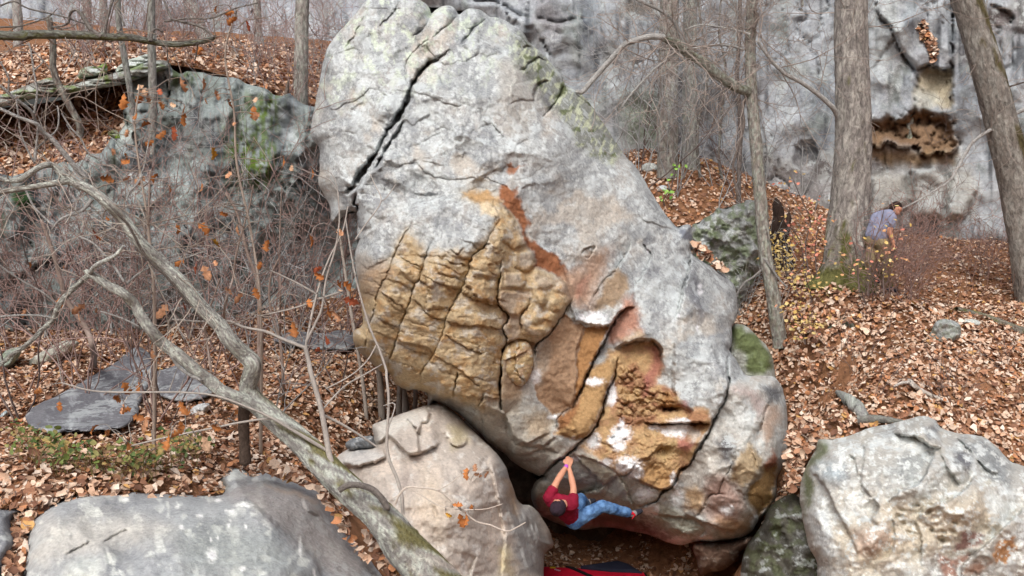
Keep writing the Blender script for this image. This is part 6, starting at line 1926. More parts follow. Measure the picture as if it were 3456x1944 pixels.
twigs_on(leant, [rowpts(*tk[20:])], 34, 1.0, .007, lin(170, 160, 150), 2)
twigs_on(tb, [np.array(TB)], 14, .8, .006, lin(150, 138, 128), 2)
twigs_on(t5, [resample(along(zU((790, 580), (600, 470), (420, 340), (270, 240), (100, 250), (0, 300)), (yy, yy - .8), (20, 10)), .15), resample(W4((2540, 300, Y5(.4), 10), (2545, -150, Y5(.4), 10)), .2)], 60, 1.8, .011, lin(158, 146, 138), 2)
twigs_on(big_tree, [resample(along(zU((1250, 600), (1040, 470), (870, 270)), (yb, yb - .6), (20, 9)), .15), resample(W4((2876, 300, yb, 10), (2874, -100, yb, 10)), .3)], 16, 2.2, .011, lin(158, 146, 138), 2)
twigs_on(lean_r, [resample(along(zU((2500, 740), (2300, 870), (2150, 1080)), (yb2, yb2 - .5), (10, 6)), .15), resample(W4((3350, 300, yb2 - .2, 10), (3250, -50, yb2 - .2, 10)), .3)], 16, 1.3, .007, lin(160, 148, 140), 2)
twigs_on(t4, [resample(W4((2256, 250, yb4, 10), (2258, -150, yb4, 10)), .3)], 16, 2.0, .011, lin(150, 138, 130), 2)
twigs_on(t4b, [resample(W4((2327, 300, yb4, 10), (2330, -150, yb4, 10)), .3)], 16, 2.2, .012, lin(160, 154, 150), 2)
twigs_on(t6, [resample(W4((1016, 330, y6, 10), (1022, -150, y6, 10)), .3)], 16, 1.8, .010, lin(158, 142, 136), 2)


# ---- big dry leaves still hanging on the twigs: lobed blades, curled
def lobed_leaf(seed):
    g = np.random.default_rng(seed)
    k = 9
    u = np.linspace(0, 1, k)
    w = np.array([.02, .12, .26, .13, .32, .16, .30, .16, .02]) * g.uniform(.8, 1.25, k)
    vs, fs = [], []
    c1, c2, tw = g.uniform(-.5, .6), g.uniform(.1, .9), g.uniform(-.8, .8)
    for i in range(k):
        for s in (-1, -.5, 0, .5, 1):
            v = s * w[i]
            a = tw * (u[i] - .3)
            z = c2 * abs(v) * .8 + c1 * (u[i] - .4) ** 2 + .04 * math.sin(9 * u[i] + 3 * s)
            vs.append((u[i], v * math.cos(a) - z * math.sin(a), z * math.cos(a) + v * math.sin(a)))
    for i in range(k - 1):
        for j in range(4):
            a = i * 5 + j
            fs.append((a, a + 1, a + 6, a + 5))
    return vs, fs


def plain_leaf_mat(name, c):
    m, nt, b = new_mat(name, .7, .25)
    L = nt.links.new
    tc = nd(nt, 'ShaderNodeTexCoord')
    n = nd(nt, 'ShaderNodeTexNoise', Scale=5.0, Detail=5.0)
    oi = nd(nt, 'ShaderNodeObjectInfo')
    L(tc.outputs['Object'], n.inputs['Vector'])
    cr = nd(nt, 'ShaderNodeValToRGB')
    cr.color_ramp.elements[0].position = .3
    cr.color_ramp.elements[1].position = .75
    cr.color_ramp.elements[0].color = (*[float(k) * .6 for k in c], 1)
    cr.color_ramp.elements[1].color = (*[min(1, float(k) * 1.25) for k in c], 1)
    L(n.outputs['Fac'], cr.inputs['Fac'])
    h = nd(nt, 'ShaderNodeHueSaturation')
    mr = nd(nt, 'ShaderNodeMapRange')
    mr.inputs['To Min'].default_value = .7
    mr.inputs['To Max'].default_value = 1.25
    L(oi.outputs['Random'], mr.inputs['Value'])
    L(mr.outputs[0], h.inputs['Value'])
    L(cr.outputs[0], h.inputs['Color'])
    L(h.outputs[0], b.inputs['Base Color'])
    return m


LEAFM = [plain_leaf_mat('leaf_orange', lin(178, 114, 64)), plain_leaf_mat('leaf_tan', lin(196, 146, 112)), plain_leaf_mat('leaf_russet', lin(162, 88, 62)), plain_leaf_mat('leaf_pale', lin(222, 184, 152)), plain_leaf_mat('leaf_yellow', lin(188, 142, 52))]
LEAF_MESH = []
for mi, m in enumerate(LEAFM):
    for s in range(4):
        vs, fs = lobed_leaf(mi * 10 + s)
        me = bpy.data.meshes.new('leaf')
        me.from_pydata(vs, [], fs)
        me.polygons.foreach_set('use_smooth', np.ones(len(fs), bool))
        me.materials.append(m)
        LEAF_MESH.append((mi, me))
O_, T_, R_, Pl_, Yl_ = range(5)
HANG = []
for z, rows, Yr in ((zT, ((860, 650, O_, 44), (965, 590, Pl_, 36), (985, 660, O_, 40), (1020, 640, T_, 34), (1110, 620, R_, 28), (1250, 540, T_, 44), (1420, 545, T_, 34), (960, 790, O_, 26), (1115, 700, O_, 28), (1185, 720, Pl_, 20), (1050, 860, O_, 36), (1215, 880, R_, 44), (1160, 910, O_, 34), (890, 900, T_, 24), (1075, 975, O_, 28),
                          (800, 1050, T_, 34), (850, 1120, O_, 34), (870, 1065, O_, 22), (1590, 690, O_, 32), (1770, 740, O_, 38), (1810, 790, T_, 34), (1630, 860, T_, 22), (1480, 1030, Yl_, 44), (1980, 1085, O_, 34), (690, 1240, O_, 46), (1100, 1210, O_, 30), (1010, 1230, T_, 36), (915, 1230, T_, 26), (1180, 1290, O_, 26), (1410, 1265, O_, 30),
                          (1510, 40, O_, 24), (1640, 75, O_, 30), (1720, 140, R_, 34), (1655, 120, O_, 34), (1350, 330, O_, 20), (1410, 325, O_, 26), (1500, 630, T_, 28), (1290, 730, T_, 28), (1290, 790, O_, 36), (1430, 690, T_, 24), (250, 850, O_, 28), (1785, 680, Pl_, 28), (1620, 1200, T_, 24), (2040, 1150, Pl_, 18), (2175, 1160, O_, 34)), 10.2),
                    (zM, ((785, 250, O_, 22), (735, 270, O_, 18), (1230, 320, O_, 30), (1380, 310, O_, 46), (1465, 425, Yl_, 40), (1640, 320, T_, 36), (1525, 240, O_, 26), (1280, 560, O_, 34), (1410, 610, T_, 46), (1370, 580, R_, 36), (1490, 575, T_, 22), (1865, 430, O_, 34), (1815, 580, O_, 26), (1560, 770, T_, 36), (1685, 800, T_, 36),
                          (1770, 760, O_, 36), (1165, 880, T_, 50), (1800, 900, Pl_, 42), (2040, 1000, O_, 46), (2160, 400, O_, 42), (2185, 655, O_, 32), (2240, 620, R_, 28), (2340, 710, O_, 38), (2390, 720, O_, 40), (2145, 840, O_, 28), (2270, 890, O_, 46), (2310, 920, T_, 42), (2390, 840, R_, 44), (2225, 1180, R_, 26), (2260, 1080, R_, 38),
                          (410, 835, O_, 30), (590, 880, T_, 46), (665, 905, T_, 22), (545, 940, T_, 28), (640, 360, R_, 34), (680, 400, O_, 38), (205, 585, O_, 22), (440, 610, O_, 16), (1045, 1180, T_, 46), (1115, 1215, O_, 34), (1280, 1240, O_, 38), (970, 1330, O_, 32), (970, 1400, O_, 38), (855, 1420, O_, 44), (1555, 1400, O_, 48), (1400, 1320, O_, 28),
                          (1270, 865, R_, 24), (2345, 360, T_, 30), (180, 910, T_, 28), (1160, 1090, R_, 28)), 9.3),
                    (zL, ((415, 225, O_, 30), (290, 140, O_, 30), (780, 190, O_, 42), (870, 230, T_, 36), (915, 275, O_, 34), (1250, 225, O_, 46), (1320, 265, O_, 40), (1630, 290, O_, 44), (920, 330, O_, 36), (1030, 360, T_, 56), (1255, 360, O_, 34), (1200, 370, R_, 30), (1185, 455, O_, 50), (1275, 430, O_, 40), (870, 495, O_, 40), (1410, 470, Pl_, 46),
                          (1400, 550, Pl_, 48), (1465, 395, O_, 36), (680, 390, O_, 36), (730, 430, O_, 34)), 9.0),
                    (zG, ((1190, 690, O_, 36), (1240, 735, T_, 24), (1250, 665, T_, 28), (1345, 715, T_, 24), (1090, 950, O_, 30), (1140, 1010, O_, 44), (1185, 1000, O_, 44), (1230, 950, O_, 24), (1040, 1010, Yl_, 22)), 8.7)):
    for x, y, c, s in rows:
        a, b = z((x, y))[0]
        HANG.append((a, b, Yr + rng.uniform(-.35, .35) if z is not zG else Yr, c, s))
# upright stems the upper leaves hang from
HOST = list(SAPS)
for lb, q, Y in (('thin stem with orange leaves before the left cliff, nearer the ledge', ((520, 1040), (500, 760), (470, 560), (455, 420), (470, 300)), 10.2),
                 ('thin stem with orange leaves before the left cliff, nearer the boulder', ((880, 1060), (850, 800), (800, 560), (790, 380), (760, 180), (800, 30)), 10.3)):
    pts = [(a, b) for a, b in q]
    g = on_ground(pts[0][0], 1540)
    sapling(lb, [[(g.x, g.y, g.z, .02)] + along(pts, (Y, Y), (9, 5))], lin(150, 138, 128), 'thin stems in the left thicket')
TW = {}
for a, b, Y, c, s in HANG:
    p = P(a, b, Y)
    best = min(SAPS, key=lambda q: np.min(np.linalg.norm((q[1] - p) * np.array([1, .45, 1]), axis=1)))
    root, pts, col = best
    d = np.linalg.norm((pts - p) * np.array([1, .45, 1]) + np.array([0, 0, .0]), axis=1)
    q = pts[d.argmin()]
    L = np.linalg.norm(p - q)
    if L > 1.5:
        p = q + (p - q) * 1.0
    mid = (p + q) / 2 + np.array([0, 0, .10 * L]) + rng.normal(0, .06 * L, 3)
    TW.setdefault(root.name, (root, Tubes(), col))[1].add([(*q, .005), (*((q + mid) / 2 + rng.normal(0, .02, 3)), .0045), (*mid, .004), (*((p + mid) / 2 + rng.normal(0, .02, 3)), .0035), (*p, .0025)], col, 4, .08)
    ms = [me for mi, me in LEAF_MESH if mi == c]
    o = bpy.data.objects.new('leaf', ms[rng.integers(len(ms))])
    COL.objects.link(o)
    o.parent = root
    o.location = Vector(p) - Vector(root.location)
    k = s * 1.25 * Y / FPX
    o.scale = (k, k, k)
    o.rotation_euler = (rng.uniform(-.9, .9) + 1.3, rng.uniform(.2, 1.5), rng.uniform(-3.1, 3.1))
for root, T, col in TW.values():
    o = T.build('twigs', M_TWIG, root)
    o['kind'] = 'stuff'


# ---- leafy bushes: small blades along thin stems, one mass each
def bush(label, stems, n, pal, size, cat='bush', name='bush', jit=.12, stemcol=BR):
    r = empty(name, stems[0][0][:3], label, cat)
    T = Tubes()
    pp = []
    for s in stems:
        T.add(s, stemcol, 4, .1)
        pp.append(resample(s, .05)[:, :3][4:])
    T.build('stems', M_TWIG, r)['kind'] = 'stuff'
    pp = np.vstack(pp)
    pos = pp[rng.integers(len(pp), size=n)] + rng.normal(0, jit, (n, 3)) * np.array([1.3, .8, .8])
    v, f, c = leaf_batch(pos, np.tile([0, -.5, .8], (n, 1)), rng.uniform(*size, n), .45, np.array(pal)[rng.integers(len(pal), size=n)] * rng.uniform(.8, 1.1, (n, 1)), .15)
    mesh_obj('foliage', v, f, M_FRESH, r, c, smooth=False)['kind'] = 'stuff'


def stem_set(roots, Yoff=0.0):
    out = []
    for (bx, by), pts in roots:
        y = float(ground_y(bx, by)) + Yoff
        out.append(W4((bx, by, y, 7)) + along(pts, (y, y - .3), (5, 3)))
    return out


YEL = [lin(200, 172, 108), lin(208, 186, 128), lin(190, 160, 92)]
PNK = [lin(204, 128, 108), lin(212, 150, 120), lin(190, 116, 98), lin(204, 154, 108)]
bush('yellow-leaved bush between the thin ridged trunk and the dark stump', stem_set([(zV((1010, 800))[0], zV((990, 700), (960, 600), (940, 530))), (zV((1080, 900))[0], zV((1000, 760), (980, 640), (1000, 580))), (zV((950, 820))[0], zV((930, 700), (925, 620)))]), 190, YEL, (.05, .085))
bush('pink-leaved bush beside the foot of the tall thick trunk', stem_set([(zV((1120, 800))[0], zV((1100, 620), (1060, 520), (1000, 460))), (zV((1150, 820))[0], zV((1120, 600), (1150, 450), (1090, 300), (1040, 180))), (zV((1200, 850))[0], zV((1180, 650), (1200, 480), (1250, 440)))]), 200, PNK + YEL[:1], (.045, .08))
bush('low yellow and pink seedlings on the slope below the tall trunk', stem_set([(zV((1120, 1200))[0], zV((1110, 1120), (1100, 1060))), (zV((1180, 1150))[0], zV((1160, 1100), (1180, 1060))), (zV((1100, 1050))[0], zV((1080, 1000), (1060, 960))), (zV((1160, 960))[0], zV((1150, 880), (1130, 820), (1120, 760)))]), 190, YEL + PNK[1:2], (.045, .08))
bush('sparse pink and yellow leaves in front of the walker', stem_set([(zV((1500, 900))[0], zV((1510, 760), (1520, 640), (1560, 520), (1590, 420), (1600, 370))), (zV((1600, 900))[0], zV((1600, 760), (1660, 640), (1690, 520))), (zV((1450, 880))[0], zV((1440, 760), (1430, 640), (1400, 540)))], -.5), 80, PNK + YEL, (.045, .075), 'sapling', 'sapling', .14)
GRN = [lin(108, 122, 62), lin(88, 108, 56), lin(140, 136, 84), lin(78, 96, 52), lin(160, 138, 84), lin(150, 120, 90)]
bush('bright green seedling leaves above the big boulder\'s shoulder', stem_set([(zV((300, 330))[0], zV((290, 300), (310, 200), (340, 100))), (zV((260, 360))[0], zV((250, 320), (280, 270)))]), 26, [lin(120, 168, 70), lin(140, 180, 84)], (.06, .1), 'seedling', 'seedling', .06)
rg = np.random.default_rng(5)
sts = []
for _ in range(150):
    a, b = rg.uniform(140, 1440), 0
    sx = a / 2.0608
    sy = 1244 + (np.interp(a, [140, 500, 1000, 1440], [640, 745, 790, 640]) + rg.uniform(-110, 30)) / 2.0608
    y = float(ground_y(sx, sy))
    p = P(sx, sy, y)
    h = rg.uniform(.08, .30)
    sts.append([(p[0], p[1], p[2], .004), (p[0] + rg.normal(0, .03), p[1], p[2] + h * .6, .003), (p[0] + rg.normal(0, .07), p[1], p[2] + h, .002)])
bush('strip of low green plants behind the left foreground boulder', sts, 520, GRN, (.035, .08), 'plants', 'ground_cover', .05, lin(120, 110, 70))
# ------------------------------------------------------------------ people
def cloth_mat(name, c, scale=60.0, var=.18, rough=.85, bump=.25, c2=None, patch=6.0):
    m, nt, b = new_mat(name, rough, .2)
    L = nt.links.new
    tc = nd(nt, 'ShaderNodeTexCoord')
    n = nd(nt, 'ShaderNodeTexNoise', Scale=patch, Detail=5.0, Roughness=.6)
    L(tc.outputs['Object'], n.inputs['Vector'])
    cr = nd(nt, 'ShaderNodeValToRGB')
    c2 = c if c2 is None else c2
    cr.color_ramp.elements[0].position = .35
    cr.color_ramp.elements[1].position = .68
    cr.color_ramp.elements[0].color = (*[float(k) * (1 - var) for k in c], 1)
    cr.color_ramp.elements[1].color = (*[min(1, float(k) * (1 + var)) for k in c2], 1)
    L(n.outputs['Fac'], cr.inputs['Fac'])
    L(cr.outputs[0], b.inputs['Base Color'])
    n2 = nd(nt, 'ShaderNodeTexNoise', Scale=scale, Detail=4.0)
    L(tc.outputs['Object'], n2.inputs['Vector'])
    bp = nd(nt, 'ShaderNodeBump', Strength=bump, Distance=.01)
    L(n2.outputs['Fac'], bp.inputs['Height'])
    L(bp.outputs[0], b.inputs['Normal'])
    return m


M_SKIN = cloth_mat('skin', lin(206, 150, 124), 90, .08, .55, .08)
M_SHIRT = cloth_mat('maroon_cotton', lin(134, 24, 50), 120, .15)
M_JEAN = cloth_mat('denim', lin(62, 98, 148), 160, .25, .9, .2, lin(104, 142, 188), 9.0)
M_CAP = cloth_mat('knit_cap', lin(52, 40, 50), 70, .3, .95, .9)
M_RUB = cloth_mat('shoe_rubber', lin(52, 52, 62), 40, .2)
M_SHOE = cloth_mat('shoe_upper', lin(140, 138, 140), 60, .2)
M_LACE = cloth_mat('red_lace', lin(206, 28, 44), 60, .1)
M_BAND = cloth_mat('wristband', lin(180, 90, 200), 60, .1)
M_GREYT = cloth_mat('grey_blue_cotton', lin(138, 142, 166), 100, .12)
M_KHAKI = cloth_mat('khaki_twill', lin(142, 128, 100), 100, .15)
M_HAIR = cloth_mat('dark_hair', lin(46, 34, 30), 140, .3, .7, .9)
M_PADR = cloth_mat('red_nylon', lin(206, 28, 56), 60, .12, .6, .2)
M_PADB = cloth_mat('navy_nylon', lin(38, 42, 58), 60, .15, .6, .2)
M_PADK = cloth_mat('black_webbing', lin(24, 24, 28), 60, .15, .7, .2)
M_TAGY = cloth_mat('yellow_label', lin(190, 160, 50), 60, .1)
M_TAGW = cloth_mat('pale_print', lin(196, 150, 170), 60, .1)


def capsule(vs, fs, a, b, ra, rb, n=14, flat=1.0, flat_dir=None):
    a, b = np.array(a, float), np.array(b, float)
    d = b - a
    L = max(np.linalg.norm(d), 1e-6)
    t = d / L
    ref = np.array([0, 0, 1.0]) if abs(t[2]) < .9 else np.array([1.0, 0, 0])
    if flat_dir is not None:
        ref = np.array(flat_dir, float)
    u = np.cross(t, ref)
    u /= np.linalg.norm(u)
    w = np.cross(u, t)
    rows = []
    for k in range(5):
        q = math.pi / 2 * (1 - k / 4)
        rows.append((a - t * ra * math.sin(q), ra * math.cos(q)))
    for k in range(1, 4):
        s = k / 4
        rows.append((a + d * s, ra + (rb - ra) * s))
    for k in range(5):
        q = math.pi / 2 * k / 4
        rows.append((b + t * rb * math.sin(q), rb * math.cos(q)))
    o = len(vs)
    for c, r in rows:
        r = max(r, 1e-4)
        for i in range(n):
            h = 2 * math.pi * i / n
            vs.append(tuple(c + r * (u * math.cos(h) + w * flat * math.sin(h))))
    for j in range(len(rows) - 1):
        for i in range(n):
            k = (i + 1) % n
            fs.append((o + j * n + i, o + j * n + k, o + (j + 1) * n + k, o + (j + 1) * n + i))
    fs.append(tuple(o + i for i in range(n))[::-1])
    fs.append(tuple(o + (len(rows) - 1) * n + i for i in range(n)))


def flesh(name, caps, mat, parent, voxel=.012, smooth=4, fold=0.0, seed=0):
    """overlapping tapered limbs fused into one continuous skin"""
    vs, fs = [], []
    for c in caps:
        capsule(vs, fs, *c[:4], **(c[4] if len(c) > 4 else {}))
    org = Vector(parent_origin(parent))
    me = bpy.data.meshes.new('tmp')
    me.from_pydata([tuple(Vector(v) - org) for v in vs], [], fs)
    o = bpy.data.objects.new('tmp', me)
    COL.objects.link(o)
    r = o.modifiers.new('r', 'REMESH')
    r.mode = 'VOXEL'
    r.voxel_size = voxel
    s = o.modifiers.new('s', 'SMOOTH')
    s.factor = .5
    s.iterations = smooth
    bpy.context.view_layer.update()
    ev = o.evaluated_get(bpy.context.evaluated_depsgraph_get())
    nm = bpy.data.meshes.new_from_object(ev)
    nm.name = name
    bpy.data.objects.remove(o)
    if fold:
        n = len(nm.vertices)
        co = np.empty(n * 3)
        no = np.empty(n * 3)
        nm.vertices.foreach_get('co', co)
        nm.vertices.foreach_get('normal', no)
        co, no = co.reshape(-1, 3), no.reshape(-1, 3)
        k = fbm(co[:, 0] * 9 + co[:, 1] * 7, co[:, 2] * 9 - co[:, 1] * 4, 3, seed, .5, True)
        nm.vertices.foreach_set('co', (co + no * (fold * k)[:, None]).ravel())
    nm.polygons.foreach_set('use_smooth', np.ones(len(nm.polygons), bool))
    nm.materials.clear()
    nm.materials.append(mat)
    nm.update()
    q = bpy.data.objects.new(name, nm)
    COL.objects.link(q)
    q.parent = parent
    return q


def hand(caps, wrist, tip_dir, side, knuck, curl, s=1.0):
    """palm and five bent fingers; tip_dir along the hand, side across it, curl where the fingers close"""
    t, u, c = [np.array(k, float) / np.linalg.norm(k) for k in (tip_dir, side, curl)]
    w = np.array(wrist, float)
    p0, p1 = w + t * .015 * s, w + t * .085 * s
    for k in (-1, 0, 1):
        caps.append((p0 + u * .012 * k * s, p1 + u * .024 * k * s, .017 * s, .015 * s))
    for i, ln in enumerate((.070, .080, .076, .060)):
        b = p1 + u * (-.030 + .020 * i) * s
        m = b + (t * .75 + c * .35) * ln * .5 * s
        e = m + (t * .15 + c * .95) * ln * .5 * s
        caps.append((b, m, .0095 * s, .0088 * s))
        caps.append((m, e, .0088 * s, .0078 * s))
    tb = w + t * .03 * s - u * .03 * s
    tm = tb + (t * .6 - u * .7) * .035 * s
    te = tm + (t * .8 + c * .5) * .035 * s
    caps.append((tb, tm, .012 * s, .010 * s))
    caps.append((tm, te, .010 * s, .009 * s))


K = lambda x, y, Y: P(*zK((x, y))[0], Y - .22)
lerp = lambda a, b, t: a + (b - a) * t

# ---- the climber
Lh, Rh = K(430, 215, 13.74), K(456, 235, 13.73)
Lw, Rw = K(414, 288, 13.66), K(440, 305, 13.66)
Le, Re = K(318, 440, 13.50), K(487, 525, 13.50)
Ls, Rs = K(228, 625, 13.42), K(478, 690, 13.40)
neck, head = K(352, 690, 13.38), K(322, 735, 13.24)
chest, belly, pel = K(350, 700, 13.50), K(425, 775, 13.62), K(490, 840, 13.72)
Rhip, Rk, Ra = K(500, 868, 13.68), K(785, 712, 13.60), K(1062, 782, 13.80)
Lhip, Lk, La = K(510, 800, 13.80), K(560, 640, 13.95), K(610, 690, 14.15)
Rt, Rhl = K(1195, 765, 13.86), K(1095, 800, 13.80)
Lt, Lhl = K(700, 655, 14.22), K(625, 672, 14.18)
cl = empty('person', Vector([float(k) for k in pel]), 'climber in maroon t-shirt and jeans hanging by both hands from the crack under the boulder', 'person')
body = []
for s, e, w, h in ((Ls, Le, Lw, Lh), (Rs, Re, Rw, Rh)):
    body += [(s, lerp(s, e, .5), .058, .056), (lerp(s, e, .5), e, .056, .044), (e, lerp(e, w, .35), .045, .046), (lerp(e, w, .35), w, .046, .029)]
hand(body, Lw, Lh - Lw, K(470, 215, 13.8) - K(400, 205, 13.8), 0, np.array([0, 1, .35]))
hand(body, Rw, Rh - Rw, K(500, 235, 13.8) - K(430, 225, 13.8), 0, np.array([0, 1, .35]))
body += [(chest, belly, .125, .12), (belly, pel, .12, .13), (lerp(chest, Ls, .7), lerp(chest, Rs, .7), .085, .085), (neck, head, .055, .06),
         (head, head + np.array([.0, .015, .02]), .098, .095), (head, K(375, 690, 13.34), .085, .062),
         (K(392, 664, 13.32), K(400, 655, 13.32), .018, .012), (K(412, 700, 13.30), K(410, 715, 13.30), .016, .014), (K(292, 650, 13.32), K(285, 660, 13.31), .016, .014)]
for hp, k, a in ((Rhip, Rk, Ra), (Lhip, Lk, La)):
    body += [(hp, k, .085, .062), (k, lerp(k, a, .4), .06, .06), (lerp(k, a, .4), a, .058, .042)]
flesh('body', body, M_SKIN, cl, .0095, 3)
sh = [(lerp(chest, Ls, .72), lerp(chest, Rs, .72), .103, .103), (chest, belly, .145, .135), (belly, pel, .137, .128), (lerp(chest, Ls, .5), lerp(belly, Lhip, .4), .105, .10), (lerp(chest, Rs, .5), lerp(belly, Rhip, .5), .105, .10)]
for s, e in ((Ls, Le), (Rs, Re)):
    sh += [(s, lerp(s, e, .42), .080, .070)]
flesh('t_shirt', sh, M_SHIRT, cl, .010, 4, .013, 3)
jn = [(pel, lerp(pel, belly, .35), .138, .13), (Rhip, Lhip, .118, .112)]
for hp, k, a in ((Rhip, Rk, Ra), (Lhip, Lk, La)):
    jn += [(hp, lerp(hp, k, .5), .108, .094), (lerp(hp, k, .5), k, .094, .082), (k, lerp(k, a, .55), .082, .070), (lerp(k, a, .55), lerp(k, a, .97), .070, .064)]
flesh('jeans', jn, M_JEAN, cl, .010, 3, .013, 8)
up = (head - neck) / np.linalg.norm(head - neck)
flesh('knit_cap', [(head + up * .012, head + up * .022, .112, .106), (head + up * .022, K(335, 715, 13.27), .106, .095), (head + up * .095, head + up * .1, .05, .05)], M_CAP, cl, .010, 4, .004, 5)
for a, hl, t in ((Ra, Rhl, Rt), (La, Lhl, Lt)):
    s = flesh('shoe', [(hl, lerp(hl, t, .55), .042, .044), (lerp(hl, t, .55), t, .044, .030), (lerp(hl, t, .2), a, .042, .044)], M_SHOE, cl, .008, 3)
    dn = np.array([0, .012, -.026])
    flesh('toe_rubber', [(lerp(hl, t, .55), t, .047, .033), (hl + dn, t + dn * .6, .036, .026)], M_RUB, s, .008, 3)
    if a is Ra:
        flesh('lace', [(lerp(hl, t, .25) + np.array([-.02, -.043, .035]), lerp(hl, t, .35) + np.array([0, -.05, -.01]), .011, .011), (lerp(hl, t, .3) + np.array([-.01, -.048, .02]), lerp(hl, t, .12) + np.array([0, -.045, .03]), .010, .009),
                       (lerp(hl, t, .3) + np.array([0, -.05, -.01]), K(1105, 845, 13.74), .009, .006), (lerp(hl, t, .3) + np.array([0, -.05, .0]), K(1080, 790, 13.74), .009, .006)], M_LACE, s, .005, 1)
flesh('wristband', [(lerp(Lw, Le, .04), lerp(Lw, Le, .10), .034, .034)], M_BAND, cl, .006, 2)

# ---- the walker, stooping behind the tall tree
HY = float(ground_y(2992, 985))
X_ = lambda x, y, dy=0.0: P(*zX((x, y))[0], HY + dy)
wk = empty('person', Vector([float(k) for k in X_(760, 1370)]), 'walker in grey-blue t-shirt and khaki trousers stooping behind the tall thick trunk', 'person')
hd, nk = X_(948, 200, -.02), X_(880, 250)
ch, pv = X_(800, 350, .02), X_(690, 625)
rs, re, rw = X_(895, 320, -.16), X_(862, 520, -.22), X_(915, 680, -.22)
ls, le, lw = X_(690, 330, .20), X_(640, 500, .3), X_(690, 640, .3)
rh, rk, ra = X_(765, 680, -.09), X_(840, 970, -.12), X_(805, 1300, -.02)
lh, lk, la = X_(630, 680, .09), X_(590, 930, .02), X_(560, 1190, .16)
wb = [(nk, hd, .055, .055), (hd, X_(958, 185, -.02), .085, .095), (hd, X_(968, 235, -.04), .075, .055), (X_(990, 235, -.05), X_(996, 245, -.05), .018, .015), (ch, pv, .13, .13)]
for s, e, w in ((rs, re, rw), (ls, le, lw)):
    wb += [(s, e, .055, .044), (e, w, .044, .03)]
hand(wb, rw, X_(935, 780, -.22) - rw, np.array([.3, -1, 0]), 0, np.array([-1, 0, -.4]))
hand(wb, lw, X_(705, 720, .3) - lw, np.array([.3, -1, 0]), 0, np.array([-1, 0, -.4]))
for h, k, a in ((rh, rk, ra), (lh, lk, la)):
    wb += [(h, k, .085, .06), (k, a, .058, .042)]
flesh('body', wb, M_SKIN, wk, .010, 3)
flesh('t_shirt', [(X_(850, 290, -.1), X_(720, 310, .14), .105, .105), (ch, X_(700, 560), .165, .16), (X_(850, 320, -.1), X_(780, 560, -.08), .11, .115), (X_(690, 330, .12), X_(610, 560, .08), .115, .11), (rs, lerp(rs, re, .5), .078, .068), (ls, lerp(ls, le, .5), .078, .068)], M_GREYT, wk, .012, 5, .008, 4)
flesh('trousers', [(X_(640, 640, .04), X_(770, 650, -.05), .135, .135), (rh, rk, .112, .085), (rk, lerp(rk, ra, .95), .084, .066), (lh, lk, .112, .085), (lk, lerp(lk, la, .95), .084, .066)], M_KHAKI, wk, .012, 5, .010, 9)
flesh('hair', [(X_(940, 180, .0), X_(955, 165, -.01), .10, .098), (X_(915, 205, .02), X_(930, 185, .02), .08, .08)], M_HAIR, wk, .010, 3, .004, 2)
for a, d in ((ra, .0), (la, .0)):
    flesh('shoe', [(a + np.array([-.03, 0, -.03]), a + np.array([.14, -.06, -.06]), .05, .042), (a, a + np.array([0, 0, -.05]), .05, .05)], M_RUB, wk, .010, 3)


# ------------------------------------------------------------------ crash pad
def slab_obj(name, top, h, mat, parent, bev=.02):
    """a padded slab: outline of its top face (world points), thickness h"""
    n = len(top)
    c = np.mean(top, 0)
    ring = lambda k, dz: [np.array(p) + (c - np.array(p)) * k + np.array([0, 0, dz]) for p in top]
    rows = [ring(.02, -h), ring(0, -h + bev), ring(0, -bev), ring(.02, 0), ring(.3, .012), ring(.7, .012)]
    v = [p for r in rows for p in r]
    f = []
    for j in range(len(rows) - 1):
        for i in range(n):
            k = (i + 1) % n
            f.append((j * n + i, j * n + k, (j + 1) * n + k, (j + 1) * n + i))
    f.append(tuple(range(n))[::-1])
    f.append(tuple((len(rows) - 1) * n + i for i in range(n)))
    return mesh_obj(name, np.array(v), f, mat, parent, None, False)


def dense(q, k=6):
    out = []
    q = [np.array(p, float) for p in q]
    for a, b in zip(q, q[1:] + q[:1]):
        for i in range(k):
            out.append(a + (b - a) * i / k)
    return out


PZ = -.68                                             # level of the pad's top
def at_z(sx, sy, z):
    x, y, zz = ray(sx, sy)
    t = (z - CAMZ) / float(zz)
    return np.array([float(x) * t, float(y) * t, z])


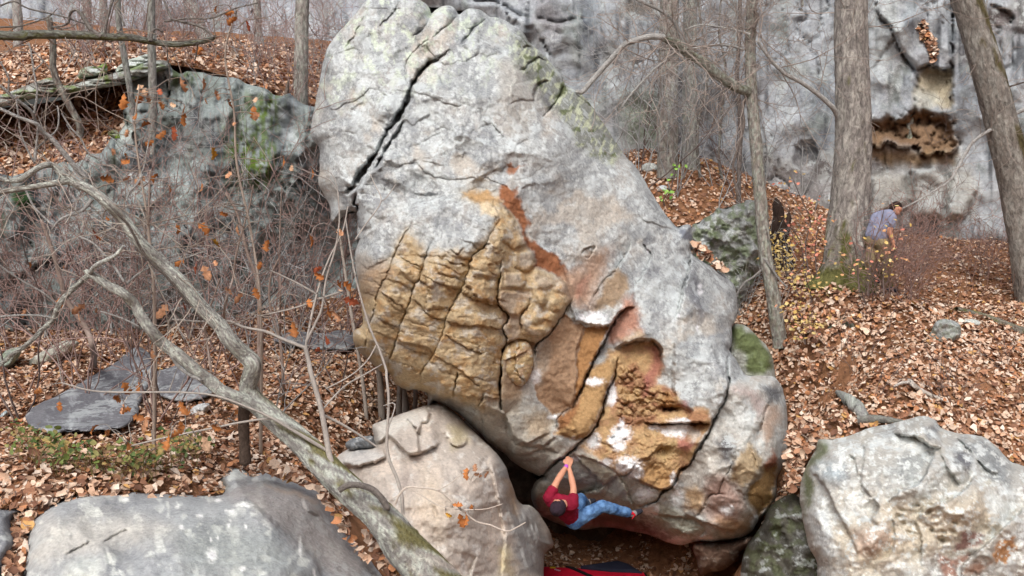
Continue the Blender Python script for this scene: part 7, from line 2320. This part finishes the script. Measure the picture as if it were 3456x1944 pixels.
A_, B_ = at_z(1824, 1912, PZ), at_z(2175, 1932, PZ)
nr = np.array([.12, -1.0, 0])
pad = empty('crash_pad', Vector((float((A_ + B_)[0] / 2), float((A_ + B_)[1] / 2) - .5, PZ - .12)), 'red crash pad with black strap and edging on the leaves below the climber', 'crash pad')
C_, D_ = B_ + nr * 1.0, A_ + nr * 1.05 + np.array([-.05, 0, 0])
slab_obj('cushion', dense([A_ + np.array([.06, 0, 0]), lerp(A_, B_, .5) + np.array([0, .02, 0]), B_, C_, D_, A_ + nr * .06]), .11, M_PADR, pad)
slab_obj('edging', dense([A_ + np.array([-.03, .03, -.012]), lerp(A_, B_, .5) + np.array([0, .055, -.012]), B_ + np.array([.03, .03, -.012]), C_ + np.array([.03, -.02, -.012]), D_ + np.array([-.03, -.02, -.012])]), .075, M_PADK, pad)
s0, s1 = lerp(A_, B_, .26), lerp(A_, B_, .46) + nr * .35
slab_obj('strap', dense([s0 + np.array([-.03, .03, .022]), s0 + np.array([.05, .03, .022]), s1 + np.array([.05, 0, .03]), s1 + np.array([-.03, 0, .03])]), .012, M_PADK, pad, .003)
l0 = lerp(A_, B_, .085) + nr * .06
slab_obj('label', dense([l0 + np.array([0, .01, .024]), l0 + np.array([.095, .004, .024]), l0 + np.array([.095, -.04, .026]), l0 + np.array([0, -.036, .026])], 2), .006, M_TAGY, pad, .002)
for k in range(3):
    q = lerp(A_, B_, .12 + .015 * k) + nr * (.16 + .02 * k)
    slab_obj('print_mark', dense([q + np.array([0, .012, .028]), q + np.array([.045, .02, .028]), q + np.array([.045, .002, .029]), q + np.array([0, -.006, .029])], 2), .004, M_TAGW, pad, .001)
n0, n1, n2, n3 = at_z(*zK((560, 1340))[0], PZ + .06), at_z(*zK((950, 1285))[0], PZ + .10), at_z(*zK((1060, 1318))[0], PZ + .08), at_z(*zK((1210, 1408))[0], PZ + .03)
np_ = empty('crash_pad', Vector((float(n1[0]), float(n1[1]) - .2, PZ - .1)), 'dark navy pad lying partly under the red crash pad', 'crash pad')
slab_obj('cushion', dense([n0, n1, n2, n3, lerp(n0, n3, .5) + np.array([0, -.05, -.02])]), .12, M_PADB, np_)
